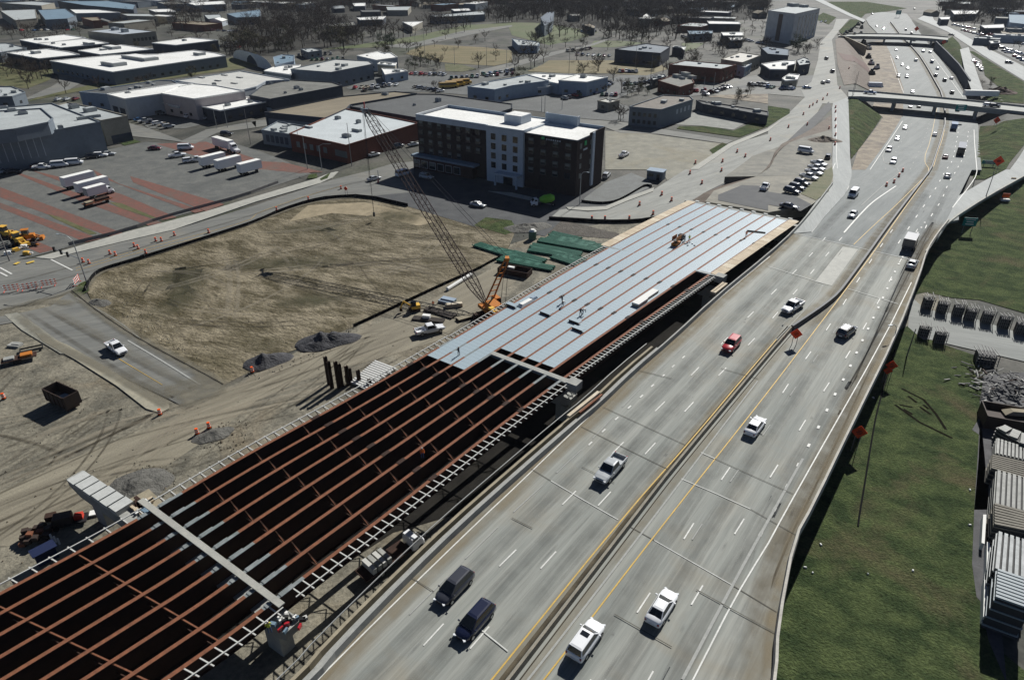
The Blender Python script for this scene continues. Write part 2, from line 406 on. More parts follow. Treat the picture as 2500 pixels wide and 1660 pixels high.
patch('broken_walk', T(0,1,"40 1340 160 1320 330 1430 700 1700 560 1700 200 1480"), mat('broken_concrete',(.32,.31,.26), c2=(.2,.2,.17), scale=.9), .16, skirt=.15)
patch('parking_lot', Pq("-400 480 0 415 254 368 357 347 420 352 520 335 640 372 700 395 760 425 625 470 503 509 397 538 315 560 169 603 87 625 -400 740"), M_lot, 0.06)
for k, s in enumerate(["0 160 1150 590 1010 615 0 255","0 305 930 640 790 668 0 355","-100 480 520 735 370 770 -100 570","60 0 210 40 1500 490 1370 515 720 280","270 0 560 70 1130 230 1630 440 1500 465 560 110","1200 60 2070 320 1900 385 1230 120","860 0 1100 130 1880 380 1800 400 900 60"]):
    patch('brick_paving', T(0,1,s), M_brick, .08+.002*k)
patch('weed_strip', T(1,1,'2010 515 2120 440 2361 470')+T(2,1,'0 480 60 560 -60 600 -200 560'), M_grass, .12)
patch('excavated_soil', T(2,1,'270 480 380 470 560 490 990 590 960 640 700 620 360 580 240 600 180 520'), mat('dark_excavated_soil',(.05,.043,.036), c2=(.10,.09,.075), scale=.3, bump=.3, bscale=1.2, grain=.3), .07)
patch('brick_paving', T(0,0,"1440 1330 1900 1310 2361 1470 2361 1560 1900 1470"), M_brick, .08)
patch('brick_paving', T(1,0,"0 1490 250 1500 620 1590 400 1600 0 1560"), M_brick, .085)
patch('grass_strip', T(0,1,"440 410 560 440 900 590 830 600 500 450"), M_weeds, .1)
patch('grass_strip', T(0,1,"1010 300 1120 310 1500 470 1400 450 1100 350"), M_weeds, .1)
patch('corner_grass', T(0,1,"660 1120 740 1050 830 1010 820 1120 700 1190"), M_grass, .13)
patch('corner_grass', T(1,1,"490 50 560 40 570 80 470 90"), M_grass, .28)
patch('corner_grass', T(1,1,"590 90 690 30 660 85 600 105"), M_grass, .28)
wear('dirt_spill', [(smooth_line(gl(Pq(a)), 2), w_, al) for a, w_, al in [('175 711 238 762 336 828 503 917 548 945',3.0,.8),('430 985 480 965 548 940',6.5,1.0),('400 960 450 950 520 915',5,.8),('42 767 120 838 238 891 370 970 420 1000',2.4,.8),('0 757 60 745 150 722 205 700',2.2,.6),('60 742 120 735 190 745',3.2,.7),('212 711 238 669 310 645 461 598 625 545 757 494 890 481',1.4,.7),('300 900 360 935 430 970',4,.35),('130 760 260 830 380 900 470 950',2.5,.35)]], 'flat', .24)
wear('tyre_track', [(smooth_line(gl(Pq(a)), 2), w_, al) for a, w_, al in [('0 700 150 660 400 590 640 520 800 462 950 430',1.2,.35),('0 722 160 682 410 606 650 536 810 474',1.2,.35),('60 760 200 850 330 930 430 980',1.3,.35),('100 750 240 830 370 905 480 950',1.3,.3)]], 'flat', .145)
# hotel forecourt and the frontage roads to the right of it
patch('hotel_forecourt', Pq("1010 400 1500 470 1560 455 1590 462 1540 490 1500 503 1420 512 1390 520 1330 578 1260 562 1154 553 996 505 890 481 960 455 990 440"), M_dark, 0.09)
patch('forecourt_walk', T(1,1,"2140 200 2361 250")+T(2,1,"380 330 330 290 0 215"), M_walk, .2, skirt=.15)
patch('frontage_road', T(2,1,"370 430 440 370 520 360 700 390 850 370 1050 270 1300 190 1500 60 1600 0")+T(2,0,"1640 1568 1960 1370 2040 1330 2361 1240")+T(3,0,"0 1180 200 1040 340 900 300 820 400 760 460 560 480 400 600 270 630 180 745 180 590 370 620 600 640 790 740 905 600 960 500 960 340 1250 120 1360")+T(2,1,"2361 -80 1800 200 1500 385 1340 450 1180 470 700 465"), M_frt, 0.10)
patch('frontage_shoulder', T(2,1,"1700 290 1800 200 2361 -80")+T(3,0,"120 1360 560 940 590 1000 120 1500")+T(2,1,"2361 10 1860 230"), M_dark, .115)
patch('entry_ramp', T(3,0,"600 955 740 900 750 1200 770 1568")+T(3,1,"770 60 745 150 700 240 400 575 230 590 440 300 600 130 590 0")+T(3,0,"595 1568 595 1400 590 1000"), M_far, 0.12, mode='ramp', skirt=2)
patch('side_road', T(2,0,"860 1180 1000 1170 1350 1190 2040 1300 1980 1330 1350 1240 1000 1230"), M_street, .13)
patch('gravel_lot', T(2,0,"860 1210 1190 1220 1340 1250 1960 1330 1980 1370 1640 1568")+T(2,1,"1500 60 1430 100 1380 0 1100 0 860 0"), mat('gravel_lot',(.26,.25,.2), c2=(.17,.165,.135), scale=.25, c3=(.2,.17,.1), scale3=.05), .08)
patch('hotel_side_lot', T(2,1,"660 270 860 120 1100 30 1250 90 1300 150 1050 270 850 320 700 320"), mat('side_lot_asphalt',(.17,.18,.175), c2=(.13,.135,.13), scale=.3), .12)
patch('kerb_walk', T(2,1,"500 350 700 350 860 345 1060 260 1310 170 1300 205 1070 290 870 375 700 385 520 370"), M_walk, .28, skirt=.25)
patch('kerb_walk', T(2,0,"1640 1568 2000 1330 2361 1190")+T(3,0,"210 1060 120 1120")+T(2,0,"2361 1215 2040 1350 1720 1568"), M_walk, .22, skirt=.2)
patch('verge', T(2,0,"1540 1170 1800 1170 2040 1210 2361 1070")+T(3,0,"0 980 200 1010 200 1050 0 1170")+T(2,0,"2100 1270 1520 1190"), M_grass, .14)
patch('verge', T(2,0,"1820 1390 1940 1320 2000 1340 1860 1430"), M_grass, .16)
patch('concrete_pad', T(2,0,"1430 1150 1750 1010 2250 1090 2040 1200 1760 1165"), mat('pad_concrete',(.26,.265,.24), c2=(.18,.185,.17), scale=.3), .1)
# approach embankment behind the new bridge
patch('bridge_approach', T(2,1,"1780 300 1860 200 2361 30")+T(3,1,"100 -100 300 -80 590 -60 600 120 440 300 400 330")+T(2,1,"2361 400"), mat('lot_mud',(.25,.235,.19), c2=(.15,.145,.125), scale=.2, c3=(.32,.3,.25), scale3=.08), .25, mode='ramp', skirt=3)
patch('approach_upper', T(3,0,"-400 1640 -150 1450 100 1360 340 1270 590 1200 595 1568 595 1620"), mat('gravelly_mud',(.22,.21,.175), c2=(.12,.12,.105), scale=.2, c3=(.3,.28,.23), scale3=.08), .28, mode='ramp', skirt=2)
patch('approach_asphalt', T(2,1,"1900 240 2120 150 2361 160")+T(3,1,"0 210 250 250 400 330 300 390 0 330")+T(2,1,"2361 385 1900 290"), M_dark, .32, mode='ramp')
patch('embankment_grass', T(3,1,"440 290 560 200 600 60 590 -20 520 20 300 230"), M_weeds, .34, mode='ramp')

def bank(name, top, zt, low, zl, m, n=14):
    """sloping side between an upper and a lower line"""
    A = smooth_line([G(*p, zt) for p in top], 1); B = smooth_line([G(*p, zl) for p in low], 1); mb = MB()
    def even(W, n):
        L = [0]
        for a, b in zip(W, W[1:]): L.append(L[-1]+(b-a).length)
        o = []
        for i in range(n+1):
            s = L[-1]*i/n; k = max(j for j in range(len(L)) if L[j] <= s+1e-6); k = min(k, len(W)-2)
            o.append(W[k].lerp(W[k+1], (s-L[k])/max(1e-6, L[k+1]-L[k])))
        return o
    A = even(A, n); B = even(B, n)
    for i in range(n):
        for j in range(4):
            t0, t1 = j/4, (j+1)/4
            mb.poly([A[i].lerp(B[i], t0), A[i].lerp(B[i], t1), A[i+1].lerp(B[i+1], t1), A[i+1].lerp(B[i+1], t0)], m)
    return mb.build(name, kind='structure')
bank('embankment', T(2,1,"1780 300 1860 200 2361 30")+T(3,0,"100 1360 340 1270 590 1200"), lambda Y: zr(Y)+.25, T(2,1,"1640 300 1800 190 2361 -10")+T(3,0,"90 1330 330 1240 585 1060"), 0.1, M_brown)
# ------------------------------------------------------------------ existing freeway
fwL = Pq("560 1860 773 1658 831 1586 1003 1409 1128 1287 1250 1177 1406 1039 1467 989 1549 909 1642 830 1740 738 1875 627 1936 571 1985 514")+T(3,1,"590 140")
low_l = [G(*p, zf) for p in fwL]
right_edge = Pq("1868 1760 1891 1660 1896 1536 1936 1324 1981 1244 2081 1036 2183 830 2240 685 2261 616 2288 574 2314 542")
deck_poly = Pq("560 1860 773 1658 831 1586 1003 1409 1128 1287 1250 1177 1406 1039 1467 989 1549 909 1642 830 1740 738 1875 627 1939 571 2121 611 2246 640")+Pq("2240 685 2183 830 2081 1036 1981 1244 1936 1324 1896 1536 1891 1660 1868 1860")
patch('freeway_bridge_deck', deck_poly, M_conc, 0.0, mode='free', skirt=1.6)
up_poly = Pq("1939 571 1985 514")+T(3,1,"600 130 700 240 745 150 770 60")+T(3,0,"770 1568 830 1400 1060 1085 1240 1080")+T(3,0,"1245 1060 1250 820 1160 560 1100 440 1060 370 1000 300 930 230 900 180 1000 110 1280 130 1330 200 1420 330 1520 450 1700 700 1830 900 1900 1010 1940 1160 1970 1568")+T(3,1,"1880 0 1760 240 1760 460")+Pq("2314 542 2288 574 2261 616 2246 640 2121 611")
patch('freeway_pavement', up_poly, M_deck2, 0.0, mode='free', skirt=.6)
patch('exit_ramp', T(3,1,"1560 640 1760 240 2000 100 2190 0")+T(3,0,"2230 1568 2361 1380 2700 1100")+T(3,1,"2700 -100 2361 60 2000 260 1660 480"), M_far, .06, mode='ramp', skirt=1)
patch('cutting_floor', T(3,0,"830 1390 1060 1085 960 1000 985 930 940 830 935 650 880 560 800 430 900 400 1060 370 1100 440 1160 560 1250 820 1245 1060 1100 1300 900 1568 770 1568"), M_sand, .02, mode='free')
patch('cut_slope', T(3,0,"620 370 700 340 880 560 935 650 940 840 700 790 640 600"), M_brown, .15, mode='drape', step=3)
patch('clay_face', T(3,0,"640 490 720 510 900 590 935 640 940 680 700 560"), M_redclay, .25, mode='drape', step=3)
patch('verge', T(3,0,"740 915 830 920 960 995 1050 1080 830 1390 765 1470 750 1200"), M_grass, .15, mode='drape', step=3)
patch('verge', T(3,0,"1955 1170 2100 1160 2361 1095 2700 1150 2361 1340 2230 1500 2190 1568 1990 1568")+T(3,1,"2190 0 2000 90 1890 90 1900 0"), M_grass, .15, mode='drape', step=3)
patch('right_meadow', T(3,1,"2361 60 2000 260 1660 480 1560 600 1460 760 1380 1020 1310 1160 1450 1130 1700 1180 1950 1200 2361 1320 2900 1500 2900 -200"), M_grass, .06)
patch('right_meadow', T(3,1,"1160 1500 1290 1440 1430 1568")+T(3,2,"1500 0 1750 90 1900 140 1960 200 2000 330 1950 560 1960 700 1880 830 1950 880 1940 1100 1900 1568")+T(3,3,"1900 0 1880 500 1920 800 1960 850 2030 1200 2361 1480 2700 1700 2700 2200 0 2200 60 1568 80 1100 230 300 400 0")+T(3,2,"400 1568 780 780 1160 0"), M_grass, .065)
patch('verge', T(3,0,"1550 400 1640 380 1700 340 1760 400 1840 560 1850 740 1800 740 1700 560"), M_grass, .1, mode='drape', step=3)
patch('verge', T(3,0,"1840 470 1900 480 2361 760 2361 960 2100 960 1980 900 2150 880 2120 800 2000 700 1970 560"), M_grass, .1, mode='drape', step=3)
patch('verge', T(3,0,"460 20 900 20 1280 80 1100 110 900 130 850 180 750 150"), M_grass, .1, mode='drape')
patch('verge', T(3,0,"700 330 650 290 740 200 760 180 860 190 800 240 720 300"), M_grass, .1)
patch('verge', T(3,0,"460 150 510 120 630 165 560 230 460 190"), M_grass, .1)
patch('lower_street', T(3,0,"1770 460 1850 440 1900 600 1990 860 1880 850 1820 680"), M_far, .12)
patch('far_street', T(3,0,"420 0 500 0 760 130 900 190 880 210 740 150"), M_far, .2)
patch('far_street', T(3,0,"1380 180 1500 110 1530 190 1700 270 2000 440 2361 620 2361 750 1990 520 1660 300 1480 220"), M_far, .2)
patch('underpass_street', T(3,1,"1290 1450 1310 1160 1450 1290 1800 1340 2361 1520 2900 1700 2900 2000")+T(3,2,"2361 200 1750 60 1500 0")+T(3,1,"1430 1568"), mat('street_concrete',(.27,.28,.265), c2=(.2,.21,.2), scale=.3, streak=(-22,10)), .08)
patch('gravel_edge', T(3,2,"1980 330 2361 300 2700 500 2700 2200 2100 1568 1900 1568 1940 1100 1950 880 1880 830 1960 700")+T(3,3,"2200 1600 2030 1200 1960 850 1920 800 1880 500 1900 0"), mat('grey_gravel',(.10,.10,.105), c2=(.06,.06,.062), scale=.6), .09)

patch('painted_bridge_shade', Pq('-400 1660 0 1480 430 1245 800 1045 1130 850 1480 640 1680 520 2000 560 1800 740 1560 940 1400 1080 1290 1200 1180 1290 1100 1260 960 1300 700 1470 590 1560 420 1700 200 1900 -400 1900'), mat('painted_bridge_shade',(.03,.028,.024), c2=(.018,.017,.016), scale=.3, rough=.95, spec=.02), .04)  # near-black ground colour paints in the shade under and beside the bridge spans
# parapets, median, markings
class Rail: pass
def wall_line(W, w, h, m, mode='free', base=0.0, z0=-.2):
    mb = MB(); sf = surf(mode); W = resample(W, 3)
    for a, b in zip(W, W[1:]):
        d = Vector((b.x-a.x, b.y-a.y, 0))
        if d.length < .01: continue
        d.normalize(); n = Vector((-d.y, d.x, 0))*w/2
        ca = sf(a.x, a.y)+base; cb = sf(b.x, b.y)+base
        A, B = Vector((a.x, a.y, 0)), Vector((b.x, b.y, 0)); k = .55
        mb.hexa([(*(A-n).xy, ca+z0), (*(B-n).xy, cb+z0), (*(B+n).xy, cb+z0), (*(A+n).xy, ca+z0),
                 (*(A-n*k).xy, ca+h), (*(B-n*k).xy, cb+h), (*(B+n*k).xy, cb+h), (*(A+n*k).xy, ca+h)], m)
    return mb
def line_thing(name, label, cat, pts, w, h, m, mode='free', base=0.0, z0=-.2, sm=1, z=None):
    W = smooth_line([G(*p, z if z is not None else {'free': zf, 'ramp': zr, 'flat': 0.0}[mode]) for p in pts], sm)
    o = wall_line(W, w, h, m, mode, base, z0).build(name, label=label, category=cat)
    return o, W
_, LW = line_thing('parapet_wall', 'low concrete parapet along the left edge of the busy freeway bridge', 'parapet', fwL, .5, .85, M_bconc)
_, RW = line_thing('parapet_wall', 'thin concrete parapet between the freeway and the green meadow on the right', 'parapet', right_edge, .5, .85, mat('pale_parapet',(.5,.48,.43), c2=(.38,.36,.32), scale=.5))
# ledge and steel edge beams beside the old deck
def shift(W, d):
    o = []
    for i in range(len(W)):
        a = W[max(0, i-1)]; b = W[min(len(W)-1, i+1)]; t = Vector((b.x-a.x, b.y-a.y, 0)).normalized()
        o.append(Vector((W[i].x-t.y*d, W[i].y+t.x*d, W[i].z)))
    return o
M_steelw = mat('galvanised_steel', (.42,.43,.42), rough=.5, metal=.3)
M_tan = mat('tan_beam', (.33,.29,.21), c2=(.24,.21,.15), scale=.8)
near_L = [p for p in LW if p.y < 105]
wall_line(shift(near_L, 1.0), .9, .12, M_bconc, base=-.5, z0=-1.0).build('edge_ledge', label='narrow concrete ledge running outside the left parapet of the old freeway bridge', category='ledge')
wall_line(shift(near_L, 2.1), .7, .1, M_tan, base=-.6, z0=-1.2).build('edge_beam', label='long tan beam lying in the gap beside the old freeway bridge', category='beam')
wall_line(shift(near_L, 3.2), .12, .1, M_steelw, base=-.4, z0=0).build('guide_rail', label='thin pale steel rail stretched above the gap beside the tan beam', category='rail')
med_pts = Pq("1080 1880 1250 1658 1567 1245 1647 1142 1875 870 1936 800")
M_med = mat('median_concrete', (.30,.27,.215), c2=(.2,.185,.15), scale=.7)
_, MW = line_thing('median_barrier', 'low concrete median barrier dividing the two carriageways on the bridge', 'barrier', med_pts, .45, .8, M_med)
gapW = shift(MW, .75)
mb = MB(); stripe(mb, gapW, .5, M_blk, off=.02); mb.build('painted_gap_shade', kind='structure')  # black strips painted for the darkness in the open gap between the decks
mb = MB(); stripe(mb, shift(MW, -.62), .13, M_blk, off=.02); mb.build('painted_gap_shade', kind='structure')
mov = Pq("1932 806 1962 786 2013 751 2044 725 2071 690 2121 621 2156 571 2203 508 2240 460 2272 418 2280 392 2296 344 2309 296 2301 236 2281 200 2261 164 2240 132 2203 93 2174 56")
M_movb = mat('dark_barrier', (.04,.045,.055), rough=.6)
o, BW = line_thing('movable_barrier', 'dark portable barrier curving between the carriageways beyond the orange sign', 'barrier', mov, .75, .95, M_movb)
def mk(name, specs):
    mb = MB()
    for si, (pts, w, m, dash, mode, off) in enumerate(specs):
        off += .003*si
        stripe(mb, smooth_line([G(*p, zf if mode == 'free' else (zr if mode == 'ramp' else 0.0)) for p in pts], 1), w, m, mode=mode, off=off, dash=dash)
    return mb.build(name, kind='structure')
D = (3.05, 12.19); D2 = (.9, 3.6)
mk('lane_marking', [
 (Pq("1070 1820 1250 1597 1511 1274 1700 1060 1800 940 1896 828"), .16, M_yel, None, 'free', .03),
 (T(3,1,"80 1568 460 1160 505 1060"), .16, M_faint, None, 'free', .03),
 (T(3,1,"790 690 1000 490 1180 330 1400 110 1500 10")+T(3,0,"1430 1480 1500 1300 1560 1000"), .15, M_yel, None, 'free', .035),
 (Pq("640 1800 794 1639 1011 1425 1181 1261 1250 1197 1414 1039 1602 862 1700 776 1880 626"), .16, M_white, None, 'free', .03),
 (Pq("800 1830 980 1634 1113 1490 1250 1351 1401 1205 1518 1083 1618 986 1697 907 1790 810 1880 722 1973 632 2036 555"), .16, M_white, D, 'free', .03),
 (Pq("930 1840 1101 1637 1215 1505 1329 1377 1470 1224 1587 1095 1679 997 1756 915 1840 830 1923 735 1999 645 2060 575"), .16, M_white, D, 'free', .03),
 (Pq("1437 1087 1470 1055 1501 1026 1532 998 1561 973 1588 946 1614 923 1638 899 1662 878 1684 859"), .22, M_white, D2, 'free', .03),
 (Pq("1000 1500 1200 1300 1330 1180 1420 1100 1560 950 1650 862 1900 640"), .13, M_faint, (6, 9), 'free', .03),
 (Pq("1190 1830 1329 1659 1511 1420 1647 1245 1770 1090 1875 957 1973 829 2060 714 2134 616 2219 494 2277 415")+T(3,0,"1560 1420 1620 1250 1640 1100"), .16, M_yel, None, 'free', .03),
 (Pq("1150 1830 1290 1659 1447 1457 1610 1245 1750 1060 1850 930"), .22, M_faint, None, 'free', .03),
 (Pq("1400 1720 1561 1490 1682 1296 1774 1150 1878 1010 1946 905 2030 790 2110 660 2180 560"), .16, M_white, D, 'free', .03),
 (Pq("1440 1720 1590 1480 1700 1300 1790 1165 1900 1010 1970 905 2050 790"), .13, M_faint, (3, 12), 'free', .03),
 (Pq("1560 1700 1680 1487 1800 1293 1880 1166 1952 1050 2007 960 2058 886 2110 800 2170 690 2240 560"), .16, M_white, D, 'free', .03),
 (Pq("1854 1309 1919 1193 1957 1119 1994 1052 2034 970 2066 915 2092 859 2150 740 2200 630 2260 540"), .34, M_white, (.8, 5), 'free', .03),
 (Pq("1666 1659 1787 1430 1875 1271 1960 1120"), .30, M_faint, None, 'free', .03),
 (Pq("1650 1740 1692 1659 1806 1436 1875 1330 1920 1243 2156 830 2225 690"), .16, M_white, None, 'free', .035),
])
mk('lane_marking', [  # farther on
 (T(3,1,"400 575 720 200 745 150"), .25, M_white, None, 'free', .05),
 (T(3,1,"700 580 860 400 960 300 1090 210 1180 150"), .35, M_white, None, 'free', .05),
 (T(3,1,"860 330 1090 120 1250 0")+T(3,0,"1010 1480 1180 1290"), .2, M_faint, None, 'free', .05),
 (T(3,1,"1200 680 1370 430 1440 330 1500 240 1560 150 1640 0")+T(3,0,"1700 1500 1740 1300 1760 1180"), .2, M_white, D, 'free', .05),
 (T(3,1,"1450 540 1500 430 1570 330 1620 240 1640 170 1740 0")+T(3,0,"1830 1400 1850 1200"), .2, M_white, D, 'free', .05),
 (T(3,1,"1700 350 1860 150 1930 40")+T(3,0,"1920 1500 1900 1200"), .2, M_white, None, 'free', .05),
 (T(3,1,"620 -60 560 80 430 280"), .2, M_white, None, 'ramp', .15),
 (T(3,0,"640 1560 630 1200 625 1000"), .15, M_white, None, 'ramp', .15),
 (T(3,0,"940 1568 1120 1300 1240 1120"), .2, M_white, None, 'free', .05),
 (T(3,0,"1080 1568 1180 1400 1330 1130"), .2, M_faint, D, 'free', .05),
 (T(3,0,"1310 1568 1480 1200 1500 1000"), .2, M_faint, D, 'free', .05),
 (T(3,0,"1130 520 1190 700 1250 860"), .2, M_white, None, 'free', .05),
 (T(3,0,"1240 470 1320 620 1400 860"), .2, M_faint, D, 'free', .05),
 (T(3,0,"1320 460 1420 620 1540 860"), .2, M_faint, D, 'free', .05),
 (T(3,0,"1400 460 1560 700 1700 900"), .2, M_faint, D, 'free', .05),
 (T(3,0,"1470 460 1640 680 1800 900"), .2, M_white, None, 'free', .05),
])
JW = mat('joint_seal_white', (.62,.63,.6), c2=(.5,.5,.47), scale=1.2)
JD = mat('joint_seal_dark', (.10,.095,.08), rough=.9)
mk('deck_joint', [(Pq(a), w_, m_, None, 'free', .045) for a, w_, m_ in [
 ("1597 1319 1787 1428", .11, JW), ("1787 1428 1875 1481 1896 1494", .09, JD), ("1530 1281 1597 1319", .09, JD),
 ("1345 1174 1462 1243 1509 1269", .12, JW), ("1297 1145 1345 1174", .08, JD),
 ("1419 1042 1629 1145", .09, JD), ("1663 1169 1760 1210 1832 1243", .12, JW), ("1832 1243 1900 1275 1946 1308", .08, JD),
 ("1472 994 1674 1087", .08, JD), ("1711 1105 1745 1120", .14, JW), ("1745 1120 1875 1179 1936 1206", .08, JD),
 ("1875 651 2010 693", .18, JW), ("2071 706 2193 743", .18, JW), ("1939 571 2121 611 2246 640", .2, JW),
 ("1003 1409 1060 1445", .08, JD), ("1140 1510 1240 1590", .12, JW), ("1540 900 1640 925", .1, JD), ("1760 900 1850 925", .1, JD),
 ("1250 1265 1300 1290", .1, JD), ("1420 1140 1500 1180", .08, JD), ("1900 1550 1700 1440", .1, JD), ("1500 1500 1640 1580", .1, JD)]])
mk('repair_patch', [(Pq("2010 693 2076 606"), 3.2, mat('new_white_concrete',(.46,.46,.42), c2=(.38,.38,.35), scale=.7), None, 'free', .04)])
LA = smooth_line(gl(Pq("800 1830 980 1634 1250 1351 1401 1205 1518 1083 1618 986 1697 907 1790 810 1880 722 1973 632 2036 555 2110 480"), zf), 2)
LB = smooth_line(gl(Pq("930 1840 1101 1637 1329 1377 1470 1224 1587 1095 1679 997 1756 915 1923 735 1999 645 2060 575"), zf), 2)
LC = smooth_line(gl(Pq("1400 1720 1561 1490 1682 1296 1774 1150 1878 1010 1946 905 2030 790 2110 660 2180 560 2250 460"), zf), 2)
LD = smooth_line(gl(Pq("1560 1700 1680 1487 1800 1293 1880 1166 1952 1050 2007 960 2058 886 2170 690 2240 560 2300 450"), zf), 2)
LE = smooth_line(gl(Pq("1690 1700 1854 1309 1919 1193 1994 1052 2092 859 2200 630 2260 540"), zf), 2)
its = []
for L_, ds in ((LA, (1.85,)), (LB, (1.85, -1.85)), (LC, (1.85, -1.85)), (LD, (-1.85,)), (LE, (-2.2,))):
    for d_ in ds:
        its.append((shift(L_, d_), 1.6, .24))
        for e_ in (-.85, .85): its.append((shift(L_, d_+e_), .6, .15))
wear('oil_stain', its, 'free', .016)
wear('shoulder_dirt', [(shift([p for p in LW if p.y < 170], -1.2), 2.6, .55), (shift(LW, -.5), 1.0, .6), (shift(RW, 1.6), 3.4, .5), (shift(RW, .6), 1.4, .6), (shift(MW, 1.1), 1.6, .5), (shift(MW, -1.1), 1.4, .4), (shift(BW, 1.2), 2.4, .5), (shift(BW, -1.2), 2.0, .5)], 'free', .020)
spot = []
for k in range(70):
    L_ = rnd.choice([LA, LB, LC, LD, LE]); i = rnd.randrange(2, len(L_)-2); p = L_[i].lerp(L_[i+1], rnd.random())+Vector((rnd.uniform(-2.5, 2.5), rnd.uniform(-2, 2), 0)); t_ = (L_[i+1]-L_[i]).normalized(); l_ = rnd.uniform(.5, 5)
    spot.append(([p, p+t_*l_*.25, p+t_*l_*.5, p+t_*l_*.75, p+t_*l_], rnd.uniform(.15, .5), rnd.uniform(.15, .4)))
wear('oil_stain', spot, 'free', .06); wear('polished_lane', [(w_[0], w_[1]*1.3, .5) for w_ in spot[::3]], 'free', .018)
mk('lane_marking', [
 (T(0,1,"700 910 1200 760 2000 560 2361 450")+T(1,1,"0 400 500 230 800 150"), .12, M_yel, None, 'flat', .14),
 (T(0,1,"700 935 1200 785 2000 590 2361 475"), .12, M_yel, None, 'flat', .14),
 (T(0,1,"470 830 670 930"), .35, M_white, None, 'flat', .14),
 (T(0,1,"0 905 110 965"), .4, M_white, None, 'flat', .14), (T(0,1,"0 950 70 985"), .4, M_white, None, 'flat', .14),
 (T(0,2,"1100 180 1500 420"), .12, M_yel, None, 'flat', .15),
 (T(0,1,"700 1180 1100 1400 1300 1568"), .3, M_faint, None, 'flat', .15),
 (T(0,2,"1180 10 1500 200 1850 420"), .3, M_faint, None, 'flat', .15),
 (T(2,0,"2361 1290 2200 1420 1850 1568"), .15, M_faint, None, 'flat', .15),
 (T(2,1,"2200 20 1700 210 1400 330"), .15, M_faint, (3, 9), 'flat', .15)])
mb = MB(); stripe(mb, gl(T(0,1,"140 880 180 860")), .9, mat('tactile_yellow',(.6,.42,.08)), 'flat', .3)
stripe(mb, gl(T(0,1,"250 870 320 850")), .9, MATS['tactile_yellow'], 'flat', .3); mb.build('tactile_paving', kind='structure')

# ------------------------------------------------------------------ the new bridge being built
zg = lambda Y: zf(Y) + .45
M_rust = mat('rusted_steel', (.24,.095,.05), c2=(.14,.06,.035), scale=1.6, rough=.75)
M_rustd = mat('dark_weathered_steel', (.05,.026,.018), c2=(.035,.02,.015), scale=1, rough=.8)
M_gsteel = mat('grey_primed_steel', (.25,.27,.27), c2=(.15,.17,.17), scale=1.5, rough=.5)
M_deckp = mat('galvanised_decking', (.32,.395,.435), rough=.38, spec=.5)
M_ply = mat('plywood', (.56,.48,.36), c2=(.42,.34,.24), scale=.6)
M_fresh = mat('fresh_lumber', (.62,.56,.45), c2=(.5,.42,.3), scale=1)
M_brk = mat('bracket_paint', (.50,.50,.47), rough=.6)
nb = thing('unfinished_bridge', 'new bridge under construction with rusty steel girders and pale blue metal decking', 'bridge', loc=(-20, 80, 0))
RL = rel(nb)
Lp = Pq("-300 1609 0 1449 299 1290 440 1205 625 1097 784 1013 1048 864 1480 608 1700 494")
Rp = Pq("200 1800 463 1616 590 1528 726 1420 958 1245 1250 1015 1504 830 1742 664 1930 535")
LWd = smooth_line([G(*p, zg) for p in Lp], 2); RWd = smooth_line([G(*p, zg) for p in Rp], 2)
def arc(W):
    L = [0]
    for a, b in zip(W, W[1:]): L.append(L[-1]+(b-a).length)
    return L
def proj_s(W, p):
    best = (1e9, 0); L = arc(W)
    for i in range(len(W)-1):
        a, b = W[i].xy, W[i+1].xy; t = max(0, min(1, (p.xy-a).dot(b-a)/(b-a).length_squared)); d = (p.xy-a.lerp(b, t)).length
        if d < best[0]: best = (d, L[i]+t*(L[i+1]-L[i]))
    return best[1]
def at_s(W, s):
    L = arc(W); s = max(0, min(L[-1], s))
    for i in range(len(W)-1):
        if s <= L[i+1]: return W[i].lerp(W[i+1], (s-L[i])/max(1e-6, L[i+1]-L[i]))
    return W[-1]
piersL = [G(*p, zg) for p in Pq("-300 1609 372 1245 1110 827 1486 604 1700 494")]
piersR = [G(*p, zg) for p in Pq("200 1800 668 1466 1374 925 1735 669 1928 537")]
sL = [proj_s(LWd, p) for p in piersL]; sR = [proj_s(RWd, p) for p in piersR]
def BP(span, t, j, dz=0.0):
    """point of the bridge: span 0..3, fraction along it, girder 0..8 (may be fractional)"""
    a = at_s(LWd, sL[span]+(sL[span+1]-sL[span])*t); b = at_s(RWd, sR[span]+(sR[span+1]-sR[span])*t)
    p = a.lerp(b, j/8) if 0 <= j <= 8 else (a + (a-b)/8*(-j) if j < 0 else b + (b-a)/8*(j-8))
    return Vector((p.x, p.y, zg(p.y)+dz))
span_len = [(sL[i+1]-sL[i]+sR[i+1]-sR[i])/2 for i in range(4)]
GD = 2.4
for s in range(4):
    N = 14
    for j in range(9):
        mb = MB()
        for k in range(N):
            a, b = BP(s, k/N, j), BP(s, (k+1)/N, j)
            L0 = span_len[s]; dist = min(k, N-1-k)*L0/N
            top = M_gsteel if (dist < .5*L0/N and s < 2 and not (s == 0 and k == 0)) else M_rust
            up = Vector((0, 0, 1))
            mb.bar(a, b, .46, .05, top)
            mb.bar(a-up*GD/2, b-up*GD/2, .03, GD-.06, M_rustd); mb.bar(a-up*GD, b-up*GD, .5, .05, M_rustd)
        mb.v = [tuple(RL(p)) for p in mb.v]; mb.build('girder', nb)
